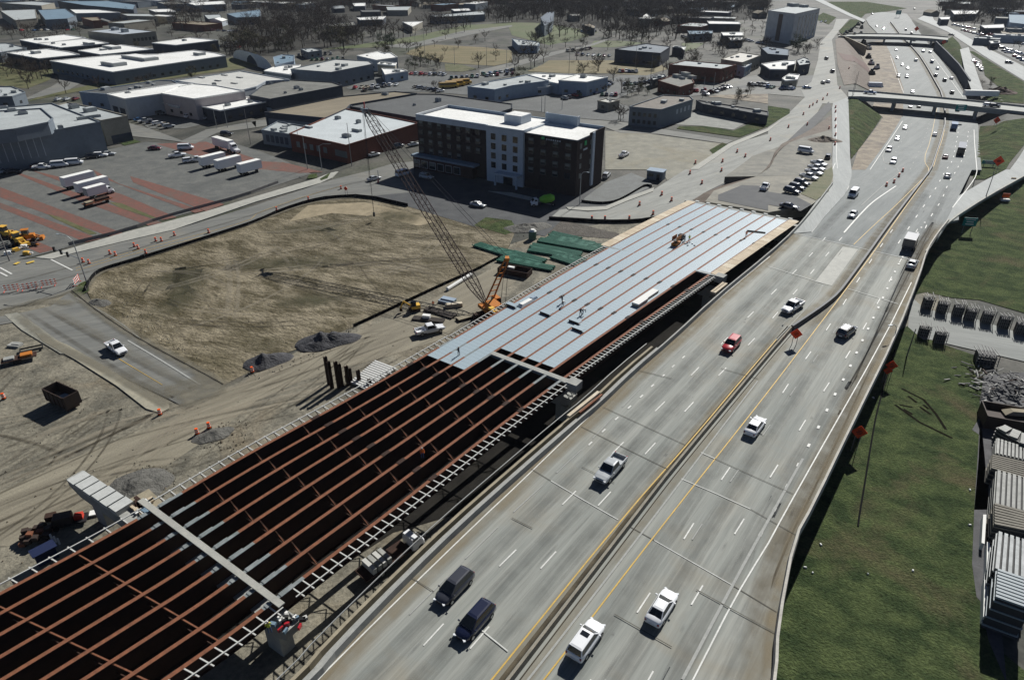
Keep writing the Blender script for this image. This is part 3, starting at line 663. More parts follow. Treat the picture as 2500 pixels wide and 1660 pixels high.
# cross frames
cf = 0
for s, n in ((0, 6), (1, 7), (2, 6), (3, 5)):
    for i in range(1, n):
        if s >= 2: continue
        t = i/n + (-.02 if s == 1 else 0)
        if s == 0:
            t = 1 - 7.3*i/span_len[0]
            if t < 0: continue
        for j in range(8):
            a, b = BP(s, t, j), BP(s, t, j+1)
            if s == 1 and ((j < 3 and t > .9) or t > .97): continue
            mb = MB(); dn = Vector((0, 0, -1))
            mid = (a+b)/2
            if s == 0:
                mb.bar(a+dn*.3, b+dn*.14, .16, .14, M_rust)
            else:
                mb.bar(a+dn*.12, mid+dn*1.3, .10, .10, M_rust); mb.bar(mid+dn*1.3, b+dn*.12, .10, .10, M_rust)
                mb.bar(a+dn*.2, b+dn*1.5, .06, .06, M_rustd)
            mb.bar(a+dn*1.55, b+dn*1.55, .12, .12, M_rustd)
            mb.v = [tuple(RL(p)) for p in mb.v]; mb.build('cross_frame', nb)
# metal decking: single sheets; the nearest 300 are parts, the rest one part
def sheet_mb(a, b, c, d):
    """corrugated sheet on the corners a,b (near) d,c (far)"""
    mb = MB(); n = 4
    for i in range(n):
        t0, t1, t2 = i/n, (i+.55)/n, (i+1)/n if i < n-1 else .98
        p = [a.lerp(d, t0), b.lerp(c, t0), b.lerp(c, t1), a.lerp(d, t1)]
        q = [a.lerp(d, t1), b.lerp(c, t1), b.lerp(c, t2), a.lerp(d, t2)]
        up = Vector((0, 0, .0015))
        mb.poly([v+up for v in p], M_deckp); mb.poly([q[0]+up, q[1]+up, q[1], q[0]], M_deckp); mb.poly(q, M_deckp)
    return mb
rest = MB(); cnt = 0; todo = []
for j in range(8):
    st = (1, .855) if j < 3 else (2, 0.02)
    if j == 7: st = (3, 0.0)
    if j == 6: st = (2, 0.02)
    for s in range(1, 4):
        n = int(span_len[s]/.98)
        for k in range(n):
            t0, t1 = k/n, (k+1)/n
            if (s, t0) < st or (s == 3 and t1 > .995): continue
            todo.append((BP(s, t0, j+.5).y, s, t0, t1, j))
todo.sort()
for i, (_, s, t0, t1, j) in enumerate(todo):
    e = .075; mb = sheet_mb(*[BP(s, a_, b_, .035) for a_, b_ in ((t0, j+e), (t0, j+1-e), (t1, j+1-e), (t1, j+e))])
    mb.v = [tuple(RL(p)) for p in mb.v]
    if i < 300: mb.build('deck_panel', nb)
    else: rest.add(mb)
rest.build('deck_panel', nb, kind='stuff')
# cross strips over the piers and a grey closing strip
def strip(name, s, t, j0, j1, w, h, m, dz):
    mb = MB(); mb.bar(BP(s, t, j0, dz), BP(s, t, j1, dz), w, h, m); mb.v = [tuple(RL(p)) for p in mb.v]; return mb.build(name, nb)
strip('pier_diaphragm', 1, .999, 2.95, 8.7, 1.0, .5, M_bconc, -.2)
strip('pier_diaphragm', 2, .999, -.4, 8.6, .9, .35, M_gsteel, -.12)
strip('end_diaphragm', 3, .995, -.6, 8.6, 1.2, .6, M_bconc, -.2)
strip('walkway_plank', 0, 1.0, -.9, 8.5, .75, .14, M_walk, .3)
for j in range(9):
    for s, t in ((0, .965), (1, .035)):
        mb = MB(); a = BP(s, t-.02, j, .06); b = BP(s, t+.012, j, .06)
        mb.bar(a, b, .62, .06, M_gsteel); mb.v = [tuple(RL(p)) for p in mb.v]; mb.build('splice_plate', nb)
for j in range(9):
    for s, t in ((1, .45), (1, .80), (2, .47), (2, .80), (3, .5)):
        mb = MB(); a = BP(s, t-.012, j, .05); b = BP(s, t+.012, j, .05)
        mb.bar(a, b, .6, .08, M_rustd); mb.v = [tuple(RL(p)) for p in mb.v]; mb.build('splice_plate', nb)
# plywood overhangs of the last span and narrow strips
for jj, s0, wid in ((-.02, 3, -.75), (8.02, 3, .75)):
    n = int(span_len[3]/2.44)
    for k in range(n):
        a, b, c, d = BP(3, k/n, jj, .0), BP(3, k/n, jj+wid, .0), BP(3, (k+.97)/n, jj+wid, 0), BP(3, (k+.97)/n, jj, 0)
        mb = MB(); z = Vector((0, 0, rnd.uniform(0, .03)+.1)); l = Vector((0, 0, .03))
        mb.hexa([a+z-l, b+z-l, c+z-l, d+z-l, a+z, b+z, c+z, d+z], M_ply if rnd.random() < .75 else M_fresh)
        mb.v = [tuple(RL(p)) for p in mb.v]; mb.build('plywood_sheet', nb)
# overhang brackets with their edge rail
nbr = 0
def brackets(s, j, out, spacing, t0, t1, m, stuff=None):
    global nbr
    n = int(span_len[s]*(t1-t0)/spacing)
    for k in range(n):
        t = t0+(t1-t0)*(k+.5)/n; a = BP(s, t, j, -.05); b = BP(s, t, j+out, .02+rnd.uniform(-.03, .03))
        mb = MB(); mb.bar(a, b, .14, .1, m); mb.bar(b, a-Vector((0, 0, 1.2)), .07, .07, M_rustd)
        mb.v = [tuple(RL(p)) for p in mb.v]
        if nbr < 295: mb.build('overhang_bracket', nb)
        else: stuff.add(mb)
        nbr += 1
stf = MB()
brackets(0, 8, .75, 1.7, 0.35, 1, M_brk, stf); brackets(0, 0, -.6, 1.6, .2, 1, M_brk, stf)
brackets(1, 8, .75, 1.25, 0.03, 1, M_brk, stf); brackets(1, 0, -.62, 1.35, .02, 1, M_brk, stf)
brackets(2, 0, -.5, 1.0, 0, 1, M_brk, stf); brackets(2, 8, .6, .9, 0, .98, M_brk, stf)
stf.build('overhang_bracket', nb, kind='stuff')
for s, j, t0, t1 in ((0, 8.55, .35, 1), (0, -.45, .2, 1), (1, 8.55, .03, 1), (1, -.5, .02, 1), (2, -.42, 0, 1), (2, 8.45, 0, .98)):
    mb = MB(); N = 10
    for k in range(N): mb.bar(BP(s, t0+(t1-t0)*k/N, j, .12), BP(s, t0+(t1-t0)*(k+1)/N, j, .12), .13, .1, M_brk)
    mb.v = [tuple(RL(p)) for p in mb.v]; mb.build('edge_rail', nb)
# piers
def cap(name, p, q, zt, wdt, dep, m, label=None):
    p = Vector(p); q = Vector(q); d = (q-p); d.z = 0; d.normalize(); n = Vector((-d.y, d.x, 0))*wdt/2
    mb = MB(); e = d*2.4
    pr = [(p, zt), (q, zt), (q, zt-dep*.55), (q-e, zt-dep), (p+e, zt-dep), (p, zt-dep*.55)]
    A = [Vector((a.x, a.y, z))-n for a, z in pr]; B = [Vector((a.x, a.y, z))+n for a, z in pr]
    mb.poly(A, m); mb.poly(list(reversed(B)), m)
    for i in range(6): mb.poly([A[i], B[i], B[(i+1) % 6], A[(i+1) % 6]], m)
    mb.v = [tuple(RL(v)) for v in mb.v]; return mb.build(name, nb)
def column(p, zt, wx, wy, ang):
    mb = MB(); mb.box((p.x, p.y, zt/2-.2), (wx, wy, zt+.2), M_bconc, rz=ang); mb.v = [tuple(RL(v)) for v in mb.v]; return mb.build('pier_column', nb)
zc = 5.35
c0 = G(182, 1158, zc); c1 = BP(0, 1.0, 8.9); c1.z = zc
cap('pier_cap', c0, c1, zc, 2.1, 2.0, M_bconc)
dd = (c1-c0).normalized(); ang = math.atan2(dd.y, dd.x)
for f in (.13, .5, .93): column(c0.lerp(c1, f), zc-1.9, 2.4, 1.6, ang)
n_ = Vector((-dd.y, dd.x, 0))
M_seat = mat('bearing_seat_concrete', (.50,.51,.49), c2=(.42,.43,.41), scale=1.5)
for i in range(6):   # stepped bearing seats on the exposed left end
    f = .012+i*.047; mb = MB(); p = c0 + dd*((c1-c0).length*f+.9) + n_*(-.12+.05*(i%2))
    mb.box((p.x, p.y, zc+.12+.05*i), (1.62, 2.25, .25+.1*i), M_seat, rz=ang); mb.v = [tuple(RL(v)) for v in mb.v]; mb.build('bearing_seat', nb)
for s in (2, 3):
    a = BP(s, 0, -.6); b = BP(s, 0, 8.8); z = a.z-GD-.1; z2 = b.z-GD-.1; a.z = b.z = min(z, z2)
    cap('pier_cap', a, b, a.z, 2.0, 1.9, M_bconc); d2 = (b-a).normalized()
    for f in (.1, .5, .93): column(a.lerp(b, f), a.z-1.8, 2.0, 1.5, math.atan2(d2.y, d2.x))
    mb = MB(); e = BP(s, 0, 8.75, -.35); mb.box(e, (1.9, 1.9, 1.4), M_bconc, rz=math.atan2(d2.y, d2.x)); mb.v = [tuple(RL(v)) for v in mb.v]; mb.build('cap_end_block', nb)
# abutment
a = BP(3, 1, -1.1); b = BP(3, 1, 9.0); mb = MB(); u = (b-a).normalized(); v = Vector((-u.y, u.x, 0))
mb.hexa([Vector((p.x, p.y, z)) for z in (-.5, a.z-.15) for p in (a, b, b+v*1.4, a+v*1.4)], M_bconc); mb.v = [tuple(RL(p)) for p in mb.v]; mb.build('abutment', nb)
for i in range(9):
    p = BP(3, 1.0, i) + v*.5; mb = MB(); mb.box((p.x, p.y, p.z+.05), (1.0, .8, .4), M_seat, rz=math.atan2(u.y, u.x)); mb.v = [tuple(RL(q)) for q in mb.v]; mb.build('girder_end_block', nb)
# ------------------------------------------------------------------ buildings
def cmat(n, c, k=.7, sc_=.3, **kw): return mat(n, c, c2=tuple(a*k for a in c), scale=sc_, **kw)
RW_ = mat('white_membrane_roof', (.80,.80,.77), c2=(.70,.70,.67), scale=.12, c3=(.55,.54,.49), scale3=.05, contrast=.4)
RP = cmat('pale_grey_roof', (.42,.45,.45), .8, .15)
RG = cmat('gravel_roof', (.21,.21,.19), .65, .2)
RB = cmat('blue_metal_roof', (.17,.25,.32), .8, .1)
RT = cmat('tan_gravel_roof', (.25,.215,.155), .75, .12, streak=(30,5))
RD = cmat('dark_tar_roof', (.115,.12,.12), .75, .1)
WG = cmat('grey_wall_panel', (.16,.19,.22), .85, .5)
WW = cmat('white_wall', (.42,.46,.50), .85, .5)
WD = cmat('dark_wall', (.06,.07,.09), .8, .5)
WB = cmat('red_brick_wall', (.17,.06,.04), .75, 1.2)
WT = cmat('beige_wall', (.30,.28,.23), .8, .5)
WBL = cmat('blue_white_wall', (.30,.37,.45), .85, .4)
UN = cmat('rooftop_unit_metal', (.34,.36,.36), .8, 1)
GL = mat('window_glass', (.02,.025,.03), rough=.12, spec=.6)
GLB = mat('pale_blind', (.16,.17,.16), rough=.6)  # one plain grey for drawn blinds
def roof_pts(s, h):
    return [G(*p, h) for p in s]
def building(name, label, pts, h, rm, wm, units=(), par=.45, base=0.0, win=(), cat='building', ridge=None, world=False, group=None):
    W = pts if world else roof_pts(pts, h+par)
    A = sum(W[i].x*W[(i+1)%len(W)].y-W[(i+1)%len(W)].x*W[i].y for i in range(len(W)))
    if A < 0: W = list(reversed(W))
    c = sum((Vector((p.x, p.y, 0)) for p in W), Vector())/len(W)
    t = thing(name, label, cat, loc=(c.x, c.y, 0), group=group)
    L = [Vector((p.x-c.x, p.y-c.y, 0)) for p in W]
    mb = MB(); mb.prism([(p.x, p.y) for p in L], base-.3, h, wm); mb.build('wall', t)
    mb = MB(); n = len(L); mb.prism([(p.x*.995, p.y*.995) for p in L], h+.02, h+.12, rm); rf = mb.build('roof', t)
    if par > 0:
        mb = MB()
        for i in range(n):
            a, b = L[i], L[(i+1)%n]; d = (b-a).normalized()*.12
            mb.bar(a-d+Vector((0,0,h+par/2+.05)), b+d+Vector((0,0,h+par/2+.05)), .3, par+.1, wm if rm is not RW_ else RW_)
        mb.build('parapet', t)
    for k, u in enumerate(units):
        p = G(u[0], u[1], h+u[4]/2); mb = MB(); x, y = p.x-c.x, p.y-c.y; e = L[1]-L[0]; rz = math.atan2(e.y, e.x)
        mb.box((x, y, h+.12+u[4]/2), (u[2], u[3], u[4]), UN, rz=rz)
        mb.box((x, y, h+.17+u[4]), (u[2]*.8, u[3]*.8, .12), WD if u[2] < 4 else rm, rz=rz)
        mb.build('roof_unit', t)
    if not win and cat == 'building' and not world and base == 0 and (c.y < 620):
        win = [(0,.06,.94,-6,1,min(2.0,h*.5),0,1.8,1.3,GL),(1,.06,.94,-6,1,min(2.0,h*.5),0,1.8,1.3,GL)]
    if not units and cat == 'building' and c.y < 640:
        for q in range(rnd.randint(2, 6)):
            i = rnd.randrange(n); p = L[i].lerp(L[(i+1) % n], rnd.random())*rnd.uniform(.1, .75); mb = MB(); s_ = rnd.uniform(.7, 2.6)
            mb.box((p.x, p.y, h+.12+s_*.25), (s_, s_*rnd.uniform(.6, 1.4), s_*.5), UN, rz=math.atan2(L[1].y-L[0].y, L[1].x-L[0].x)); mb.build('roof_unit', t)
    for (ei, u0, u1, cols, rows, z0, dz, ww, wh, gm) in win:
        # edge with the given index counted from the one facing the camera most
        es = sorted(range(n), key=lambda i: (L[i].y+L[(i+1)%n].y)/2 if (L[(i+1)%n]-L[i]).length > 3 else 1e9)
        i = es[ei]; a, b = L[i], L[(i+1)%n]; d = (b-a).normalized(); nrm = Vector((d.y, -d.x, 0)); ln = (b-a).length; cols = cols if cols > 0 else max(1, min(12, int(ln/-cols)))
        for r_ in range(rows):
            for q in range(cols):
                f = u0+(u1-u0)*(q+.5)/cols; p = a+d*ln*f+nrm*.04+Vector((0,0,z0+dz*r_))
                mb = MB(); mb.bar(p-d*ww/2, p+d*ww/2, .1, wh, gm)
                mb.build('window' if wh < 2.4 else 'loading_door', t)
    return t
T0 = lambda s: T(0,0,s); T1 = lambda s: T(1,0,s); T2 = lambda s: T(2,0,s); T3 = lambda s: T(3,0,s)
def TU(c, *us): return [(c*625+u[0]*.26471, u[1]*.26471)+tuple(u[2:]) for u in us]
# left warehouse
gw = building('warehouse', 'big grey panelled warehouse standing at the left edge above the brick striped car park', T0("-1100 1440 430 1215 920 1125 480 955 -1100 1080"), 10.5, RP, WG, units=TU(0,(560,1180,1.5,1.5,1.2),(820,1085,8,1,1.0)), win=[(0,.62,.97,7,1,6.9,0,.18,7.5,WW),])
for z_ in (3.4, 7.2):
    pass
building('warehouse', 'raised pale grey roof block on top of the panelled warehouse at the left edge', T0("-1100 1330 130 1190 440 1128 485 1090 380 1000 -1100 1090"), 14.0, RP, WG, base=10.6, units=TU(0,(210,1045,3,2,1),(110,1020,3,2,.8),(30,995,3,2,.8)))
building('dock_building', 'pale concrete building with a dark loading opening behind the grey warehouse', T0("930 1112 1172 1068 900 1000 620 945 470 985"), 9.0, RP, WT, units=TU(0,(680,985,3,3,1.5),(830,1015,4,3,1.5)), win=[(0,.25,.95,1,1,1.8,0,8,3.0,WD)])
building('shed', 'low pale shed with a white corner post at the left edge beside the curved road', T0("-300 905 110 890 230 850 110 800 -300 800"), 5, RP, WG)
building('warehouse', 'blue-grey low roofed left wing beside the bright white roofed warehouse', T0("730 850 985 870 1640 772 1590 745 1480 740"), 6.6, RD, WBL)
building('warehouse', 'bright white roofed warehouse block with pale grey walls and a loading bay', T0("985 868 1150 912 1490 865 1640 850 1790 775 1660 768"), 8.2, RW_, WW, units=TU(0,(1180,858,2,2,.3)), win=[(0,.1,.9,2,1,2.2,0,5,3.6,WD)])
building('warehouse', 'bright white roofed middle block of the warehouse with a pale pink wall', T0("1490 862 1790 912 2255 838 2000 790 1790 772 1640 800"), 8.6, RW_, cmat('pinkish_wall',(.42,.38,.38),.85), units=TU(0,(1975,780,1.5,1.5,1)))
building('warehouse', 'long white roof with rows of skylights behind the bright white warehouse', T0("1610 745 1790 770 2240 830 2361 800")+T1("90 750 310 735 -140 655"), 7.0, cmat('offwhite_roof',(.55,.55,.52),.85,.15), WW, units=TU(0,(1860,720,4,1.2,.4),(2070,697,4,1.2,.4),(2210,718,4,1.2,.4),(2010,748,4,1.2,.4),(2160,772,4,1.2,.4)))
building('canopy', 'narrow white loading canopy on the front of the bright white warehouse', T0("1400 925 1640 985 1690 975 1450 925"), 4.6, RW_, WW, base=4.2, par=.1, cat='canopy')
building('office_wing', 'low white roofed front wing with dark walls beside the grey road', T0("1825 975 2030 1020")+T1("110 935 -20 900 -100 895"), 5.0, RW_, WD, units=TU(0,(2100,968,2,2,1),(1980,950,2.5,2,1),(2310,940,2,1.5,.8)))
building('shop_building', 'gravel roofed building with a dark blue front and shop signs', T1("-60 880 130 915 795 790 700 760 310 737 60 790"), 6.5, RG, WD, units=TU(1,(375,810,2,2,1.2),(415,828,1.5,1.5,1),(140,772,1.5,1.5,1),(270,858,1,1,.8)), win=[(0,.2,.95,9,1,2.0,0,2.2,2.0,WBL)])
building('warehouse', 'tan gravel roofed building with open dark sides behind the brick hall', T1("80 1035 640 1090 830 1005 870 965 1480 862 1280 845 800 890"), 6.0, RT, WD, units=TU(1,(1190,870,3,1.5,1)), win=[(0,.05,.95,10,1,2.5,0,3,3,WG)])
building('warehouse', 'dark tar roofed hall behind the dark brick hotel', T1("880 985 1500 1090 2100 1080 2361 1000 2361 960 1700 870 1480 868 880 965"), 5.6, RD, WD, units=TU(1,(1680,925,2,2,1.6),(1460,970,1,1,.8)))
building('brick_hall', 'red brick hall with a pale grey roof at the street corner', T1("310 1232 700 1310 830 1340 1500 1135 1130 1060 830 1005"), 6.0, cmat('silver_roof',(.52,.56,.57),.88,.2), WB, units=TU(1,(755,1090,2.2,1.5,1),(945,1125,1.5,1.5,1.2),(930,1205,4,1.5,.9),(835,1255,3.2,1.8,1),(480,1175,4,1.2,.6)), win=[(0,.2,.95,5,1,3.0,0,1.8,2.2,GLB),(1,.1,.9,5,1,3.0,0,1.8,2.0,GLB)])
building('annex', 'grey concrete annex left of the red brick hall', T1("50 1200 320 1240 480 1170 200 1120"), 4.8, RP, WG, win=[(0,.1,.9,5,1,2.4,0,1.6,2.6,WD)])
# white roofs upper left
ul = [("460 562 1040 665 2080 515 1990 490 1790 465 1460 500 1060 508", 6.5, RW_, WG, "large white roofed hall nearest the curved road in the upper left", [(1050,590,14,8,1.8),(1290,535,26,9,1.6),(1840,500,6,5,1.5)]),
 ("60 488 360 542 735 505 640 480 440 452", 6, RW_, WD, "white roofed hall left of the largest white hall", [(330,485,6,4,1.5)]),
 ("720 468 930 505 1415 455 1130 415 940 440", 6, RW_, WD, "white roofed hall behind the largest white hall", [(1030,440,14,6,1.6),(950,460,4,3,1)]),
 ("180 370 350 405 790 350 600 322", 5.5, RW_, WD, "white roofed hall with small vents at the far left", [(330,367,2,2,1),(370,367,2,2,1),(430,367,2,2,1)]),
 ("340 402 560 442 1005 400 790 358", 5.5, RW_, WD, "white roofed hall with a dark roof unit left of the square block with dark windows", [(490,402,2,2,1),(590,415,2,2,1),(820,405,10,4,1.5)]),
 ("-300 410 0 485 245 445 60 400", 6, RP, WG, "dull grey roofed hall cut by the left edge", [(105,432,2,2,1)]),
 ("1400 398 1620 418 2010 372 1760 350", 7, RW_, WD, "white roofed dark walled hall left of the railway trees", [(1700,375,3,2,1)]),
 ("805 290 1130 322 1435 292 1120 258", 9, cmat('bluegrey_roof',(.4,.44,.48),.85), WT, "square beige block with a row of dark windows", [(1060,270,5,4,2),(1150,285,4,4,2.5)]),
 ("650 90 700 125 1110 118 900 92", 7, RW_, WG, "long white roofed shed far back on the left", []),
 ("750 165 850 195 930 190 900 160", 6, RT, WB, "small dark brick building far back on the left", []),
 ("1110 128 1180 150 1450 155 1380 130", 8, RP, WT, "pale office with a row of tall dark windows far back", []),
 ("0 100 140 190 340 172 325 88 120 95", 7, RP, WT, "pale gabled barn at the far left", []),
 ("350 95 420 185 620 175 700 150 600 82", 8, RB, WG, "blue-grey gabled barn right of the pale barn", []),
 ("530 12 780 52 1230 92 1250 45 1000 10", 8, RB, WD, "long blue roofed factory at the top edge", []),
 ("0 30 380 55 500 30 300 15", 8, RP, WT, "pale factory with many columns at the top left corner", []),
 ("1370 90 1440 115 1620 110 1570 85", 6, RW_, WT, "small white roofed house behind the evergreen tree", []),
 ("1720 30 1800 52 2080 40 2060 12", 7, RW_, WG, "white roofed store at the top edge", []),
 ("2090 130 2180 165 2400 160 2400 90", 6, RB, WG, "blue roofed shed right of the evergreen tree", []),
 ("1880 140 1920 180 2045 165 2030 135", 6, RP, WD, "small pale gabled house beside the evergreen tree", []),
 ("1440 20 1520 45 1720 40 1650 15", 7, RG, WG, "dull roofed store far behind the evergreen tree", [])]
for k, (s, h, rm, wm, lab, us) in enumerate(ul):
    building('hall', lab, T0(s), h, rm, wm, units=TU(0, *us), win=[(0,.25,.95,6,1,5,0,2,2.2,GL)] if 'dark windows' in lab else ())
u1 = [("930 165 960 188 1165 182 1195 152", 5, RW_, WD, "white roofed store among the bare trees"),
 ("650 232 720 250 930 235 900 202", 6, RG, WD, "long grey roofed school building among bare trees"),
 ("1350 205 1440 248 1535 200", 5, RW_, WT, "bright white roofed house beside the tall pole"),
 ("1600 150 1700 160 2110 135 2100 102", 6, RP, WG, "long pale grey roofed hall behind the park trees"),
 ("430 25 530 48 570 20", 5, RW_, WG, "tiny white roofed house at the top edge, left of the park"),
 ("890 35 910 60 1005 58 1010 28", 5, RW_, WD, "small white house at the top edge, right of the tiny one"),
 ("1800 88 1830 105 1980 100 1960 80", 5, RW_, WD, "small white roof above the long pale grey hall"),
 ("1200 65 1215 98 1400 98 1430 62", 5, RP, WT, "small pale apartment house in the trees"),
 ("960 95 980 115 1150 112 1140 92", 5, RD, WD, "dark purple-grey roofed house in the trees"),
 ("1850 30 1870 48 1960 42 1940 26", 5, RT, WG, "reddish roofed house at the top edge over the park"),
 ("930 515 1110 556 1305 530 1240 487 1170 490 1130 475", 6, RW_, WW, "white gabled hall in front of the brown meadow"),
 ("410 455 480 485 605 465 520 445", 4, RP, WG, "small silver roofed shed behind the blue shed"),
 ("160 530 175 600 350 565 350 512 245 507", 7, RB, WBL, "blue shed with three white roof lights beside the arched shed"),
 ("75 655 320 690 410 600 200 605", 6, RW_, WG, "low white roofed wing left of the silver warehouse"),
 ("320 640 690 668 1080 592 1040 565 740 548", 8, cmat('silvery_roof',(.5,.51,.49),.85), WG, "silver roofed warehouse with a row of white tanks in front"),
 ("1120 592 1280 605 1295 582 1150 572", 5.5, RW_, WT, "small white roof behind the yellow door shed"),
 ("1160 632 1190 690 1400 655 1350 640", 4.5, RW_, WBL, "small white roofed shed beside the car park"),
 ("1950 800 2200 828 2361 790 2700 745 2500 690 2361 720 2200 745", 6, RP, WBL, "pale blue walled store in the middle of the car parks")]
for s, h, rm, wm, lab in u1: building('hall', lab, T1(s), h, rm, wm)
u2 = [("90 700 290 742 425 772 600 690 230 676", 5, RW_, WBL, "flat white link roof between the two pale blue stores"),
 ("430 742 690 758 885 712 610 686", 6.5, RW_, WBL, "white roofed pale blue store with one roof unit"),
 ("180 810 330 800 420 775 300 770", 3.5, RW_, WW, "small white canopy below the pale blue stores"),
 ("950 455 1080 470 1370 492 1460 432 1240 405", 7.5, cmat('slate_roof',(.2,.23,.26),.8), WD, "dark walled church hall with a pale roof edge beside the yellow meadow"),
 ("1480 435 1560 440 1590 465 1600 435 1500 425", 5, RW_, WD, "small dark store right of the dark church hall"),
 ("1450 597 1930 638 2065 600 1600 560", 7, RP, WB, "long red brick warehouse with a grey roof"),
 ("1930 548 2125 578 2295 512 2105 484", 7, cmat('cream_roof',(.62,.60,.55),.85), WT, "cream roofed hall behind the long brick warehouse"),
 ("2060 600 2150 625 2210 590 2120 580", 5, RP, WBL, "small pale office right of the long brick warehouse"),
 ("1350 745 1550 805 1680 765 1640 690 1480 700", 5, RG, WB, "dark roofed shop with white roof ducts left of the brick warehouse"),
 ("1280 705 1300 740 1420 705 1400 685", 4, RP, WD, "small grey shed left of the dark roofed shop"),
 ("1800 195 1820 222 2110 225 2090 203", 6, RW_, WD, "white roofed store far behind the bare trees"),
 ("1620 285 1640 320 1850 310 1850 285", 5, RB, WG, "blue roofed shed with parked vans far behind"),
 ("1930 300 1950 330 2130 330 2130 298", 6, RW_, WD, "white roofed motel wing left of the tower hotel"),
 ("2000 350 2020 372 2130 368 2120 345", 5, RW_, WD, "second white motel wing left of the tower hotel"),
 ("510 130 560 150 630 145 620 130", 5, RG, WT, "brown roofed house in the park trees"),
 ("650 230 760 265 770 240 720 218", 5, RT, WD, "tan roofed house in the park trees"),
 ("1210 150 1240 185 1300 175 1240 130", 5, RW_, WD, "small white gabled house in the dark woods"),
 ("265 165 300 240 370 200 390 110 330 115", 8, cmat('church_slate',(.15,.18,.22),.8), WG, "grey steep roofed church in the park trees"),
 ("0 360 60 420 235 425 255 392 30 362", 4.5, RP, WBL, "pale metal roofed pavilion beside the bare tree clump"),
 ("790 930 890 950 990 928 870 908", 3.5, cmat('slab_pale',(.5,.5,.46),.85), WT, "low pale carport in front of the two storey grey house")]
for s, h, rm, wm, lab in u2: building('building', lab, T2(s), h, rm, wm, units=TU(2,(660,705,3,3,1.5)) if 'one roof unit' in lab else (TU(2,(1520,705,4,3,1.5),(1600,690,5,3,2),(1660,715,4,3,1.5),(1570,725,3,2,1)) if 'white roof ducts' in lab else ()))
building('grey_house', 'old two storey grey house with broken roof and rows of dark windows', T2("1085 985 1375 1012 1670 918 1640 890 1400 878"), 7.2, cmat('broken_roof',(.24,.215,.185),.5,.8), WG, win=[(0,.08,.92,5,2,2.0,2.9,1.2,1.5,GL),(1,.45,.95,4,1,4.6,0,1.4,1.9,WW)])
building('ruin', 'dark roofless ruin wall right of the old grey house', T2("1700 925 1760 960 2361 1070 2361 1030 1780 935"), 3.5, RD, WD)
u3 = [("-60 590 20 640 170 642 175 608 250 590 250 560 150 560", 5, RW_, WD, "white roofed diner left of the wide crossing"),
 ("265 560 290 605 390 590 370 545 330 530", 5, RP, WD, "grey gabled house left of the crossing"),
 ("130 725 160 745 270 735 290 690 200 680", 4, RW_, WT, "small white shop left of the crossing"),
 ("-60 445 0 500 190 515 190 455 0 430", 7, cmat('podium_roof',(.13,.17,.22),.8), WD, "dark blue podium building at the foot of the tower hotel"),
 ("1690 100 1720 135 1920 130 1945 98", 6, RW_, WD, "white roofed warehouse at the top right"),
 ("1575 160 1600 182 1670 180 1680 158", 5, RW_, WD, "small white roofed store at the top right"),
 ("1960 235 2000 262 2180 258 2170 225", 5, RW_, WD, "long white roofed store right of the far street"),
 ("1730 20 1740 40 1870 38 1860 18", 5, RP, WD, "low pale store at the top edge on the right"),
 ("2225 135 2230 210 2361 225 2500 225 2500 140", 9, RB, WBL, "pale blue office building at the right edge"),
 ("2150 290 2160 315 2361 325 2361 300", 4, RT, WT, "low tan building at the right edge"),
 ("2040 380 2060 402 2140 395 2130 372", 4, RW_, WD, "little white shed right of the far street")]
for s, h, rm, wm, lab in u3: building('building', lab, T3(s), h, rm, wm)
# tower hotel
tw = building('tower_hotel', 'tall grey tower hotel with vertical window stripes beside the crossing', T3("5 100 255 130 480 80 240 50"), 21, RP, cmat('tower_panel',(.55,.55,.54),.8,.3), units=TU(3,(230,50,8,6,2.5),(330,60,6,5,2)), win=[(0,.38,.62,1,1,10.5,0,5,19,cmat('brown_strip',(.13,.09,.075),.8)),(1,.12,.95,6,1,10,0,1.8,17,GL)])
# quonset shed
a = G(603, 152, 0); b = G(668, 176, 0); t = thing('arched_shed', 'white arched metal shed beside the blue shed', 'shed', loc=(a.x, a.y, 0)); mb = MB()
ax = Vector((b.x-a.x, b.y-a.y, 0)); mb_n = Vector((-.85, .5, 0)); p0 = Vector((0,0,0)); wv = Vector((9, 6, 0)); ln = Vector((-16, 20, 0))
K = 10
for k in range(K):
    t0, t1 = math.pi*k/K, math.pi*(k+1)/K
    f = lambda q: Vector((0,0,0)) + ax*(.5-.5*math.cos(q)) + Vector((0,0,7*math.sin(q)))
    mb.poly([f(t0), f(t1), f(t1)+ln, f(t0)+ln], RW_)
mb.build('roof', t, smooth=True); mb = MB(); mb.poly([ax*(.5-.5*math.cos(math.pi*k/K))+Vector((0,0,7*math.sin(math.pi*k/K))) for k in range(K+1)], WD); mb.build('end_wall', t)
# silos in front of the silver warehouse
M_tank = cmat('white_tank', (.6,.61,.6), .9, 1)
for i, (x, y) in enumerate([(720,760),(765,765),(805,768),(850,765),(920,760),(885,768)]):
    p = G(625+x*.26471, y*.26471, 0); t = thing('storage_tank', f'white upright tank, {nth(i)} from the left, in front of the silver roofed warehouse', 'tank', loc=p, group='tanks before the silver warehouse')
    mb = MB(); mb.tube((0,0,0), (0,0,6.3), 1.3, M_tank, n=14, cap=False); mb.build('shell', t); mb = MB(); mb.tube((0,0,6.3), (0,0,7.0), 1.3, M_tank, r1=.35, n=14); mb.build('cone_top', t)

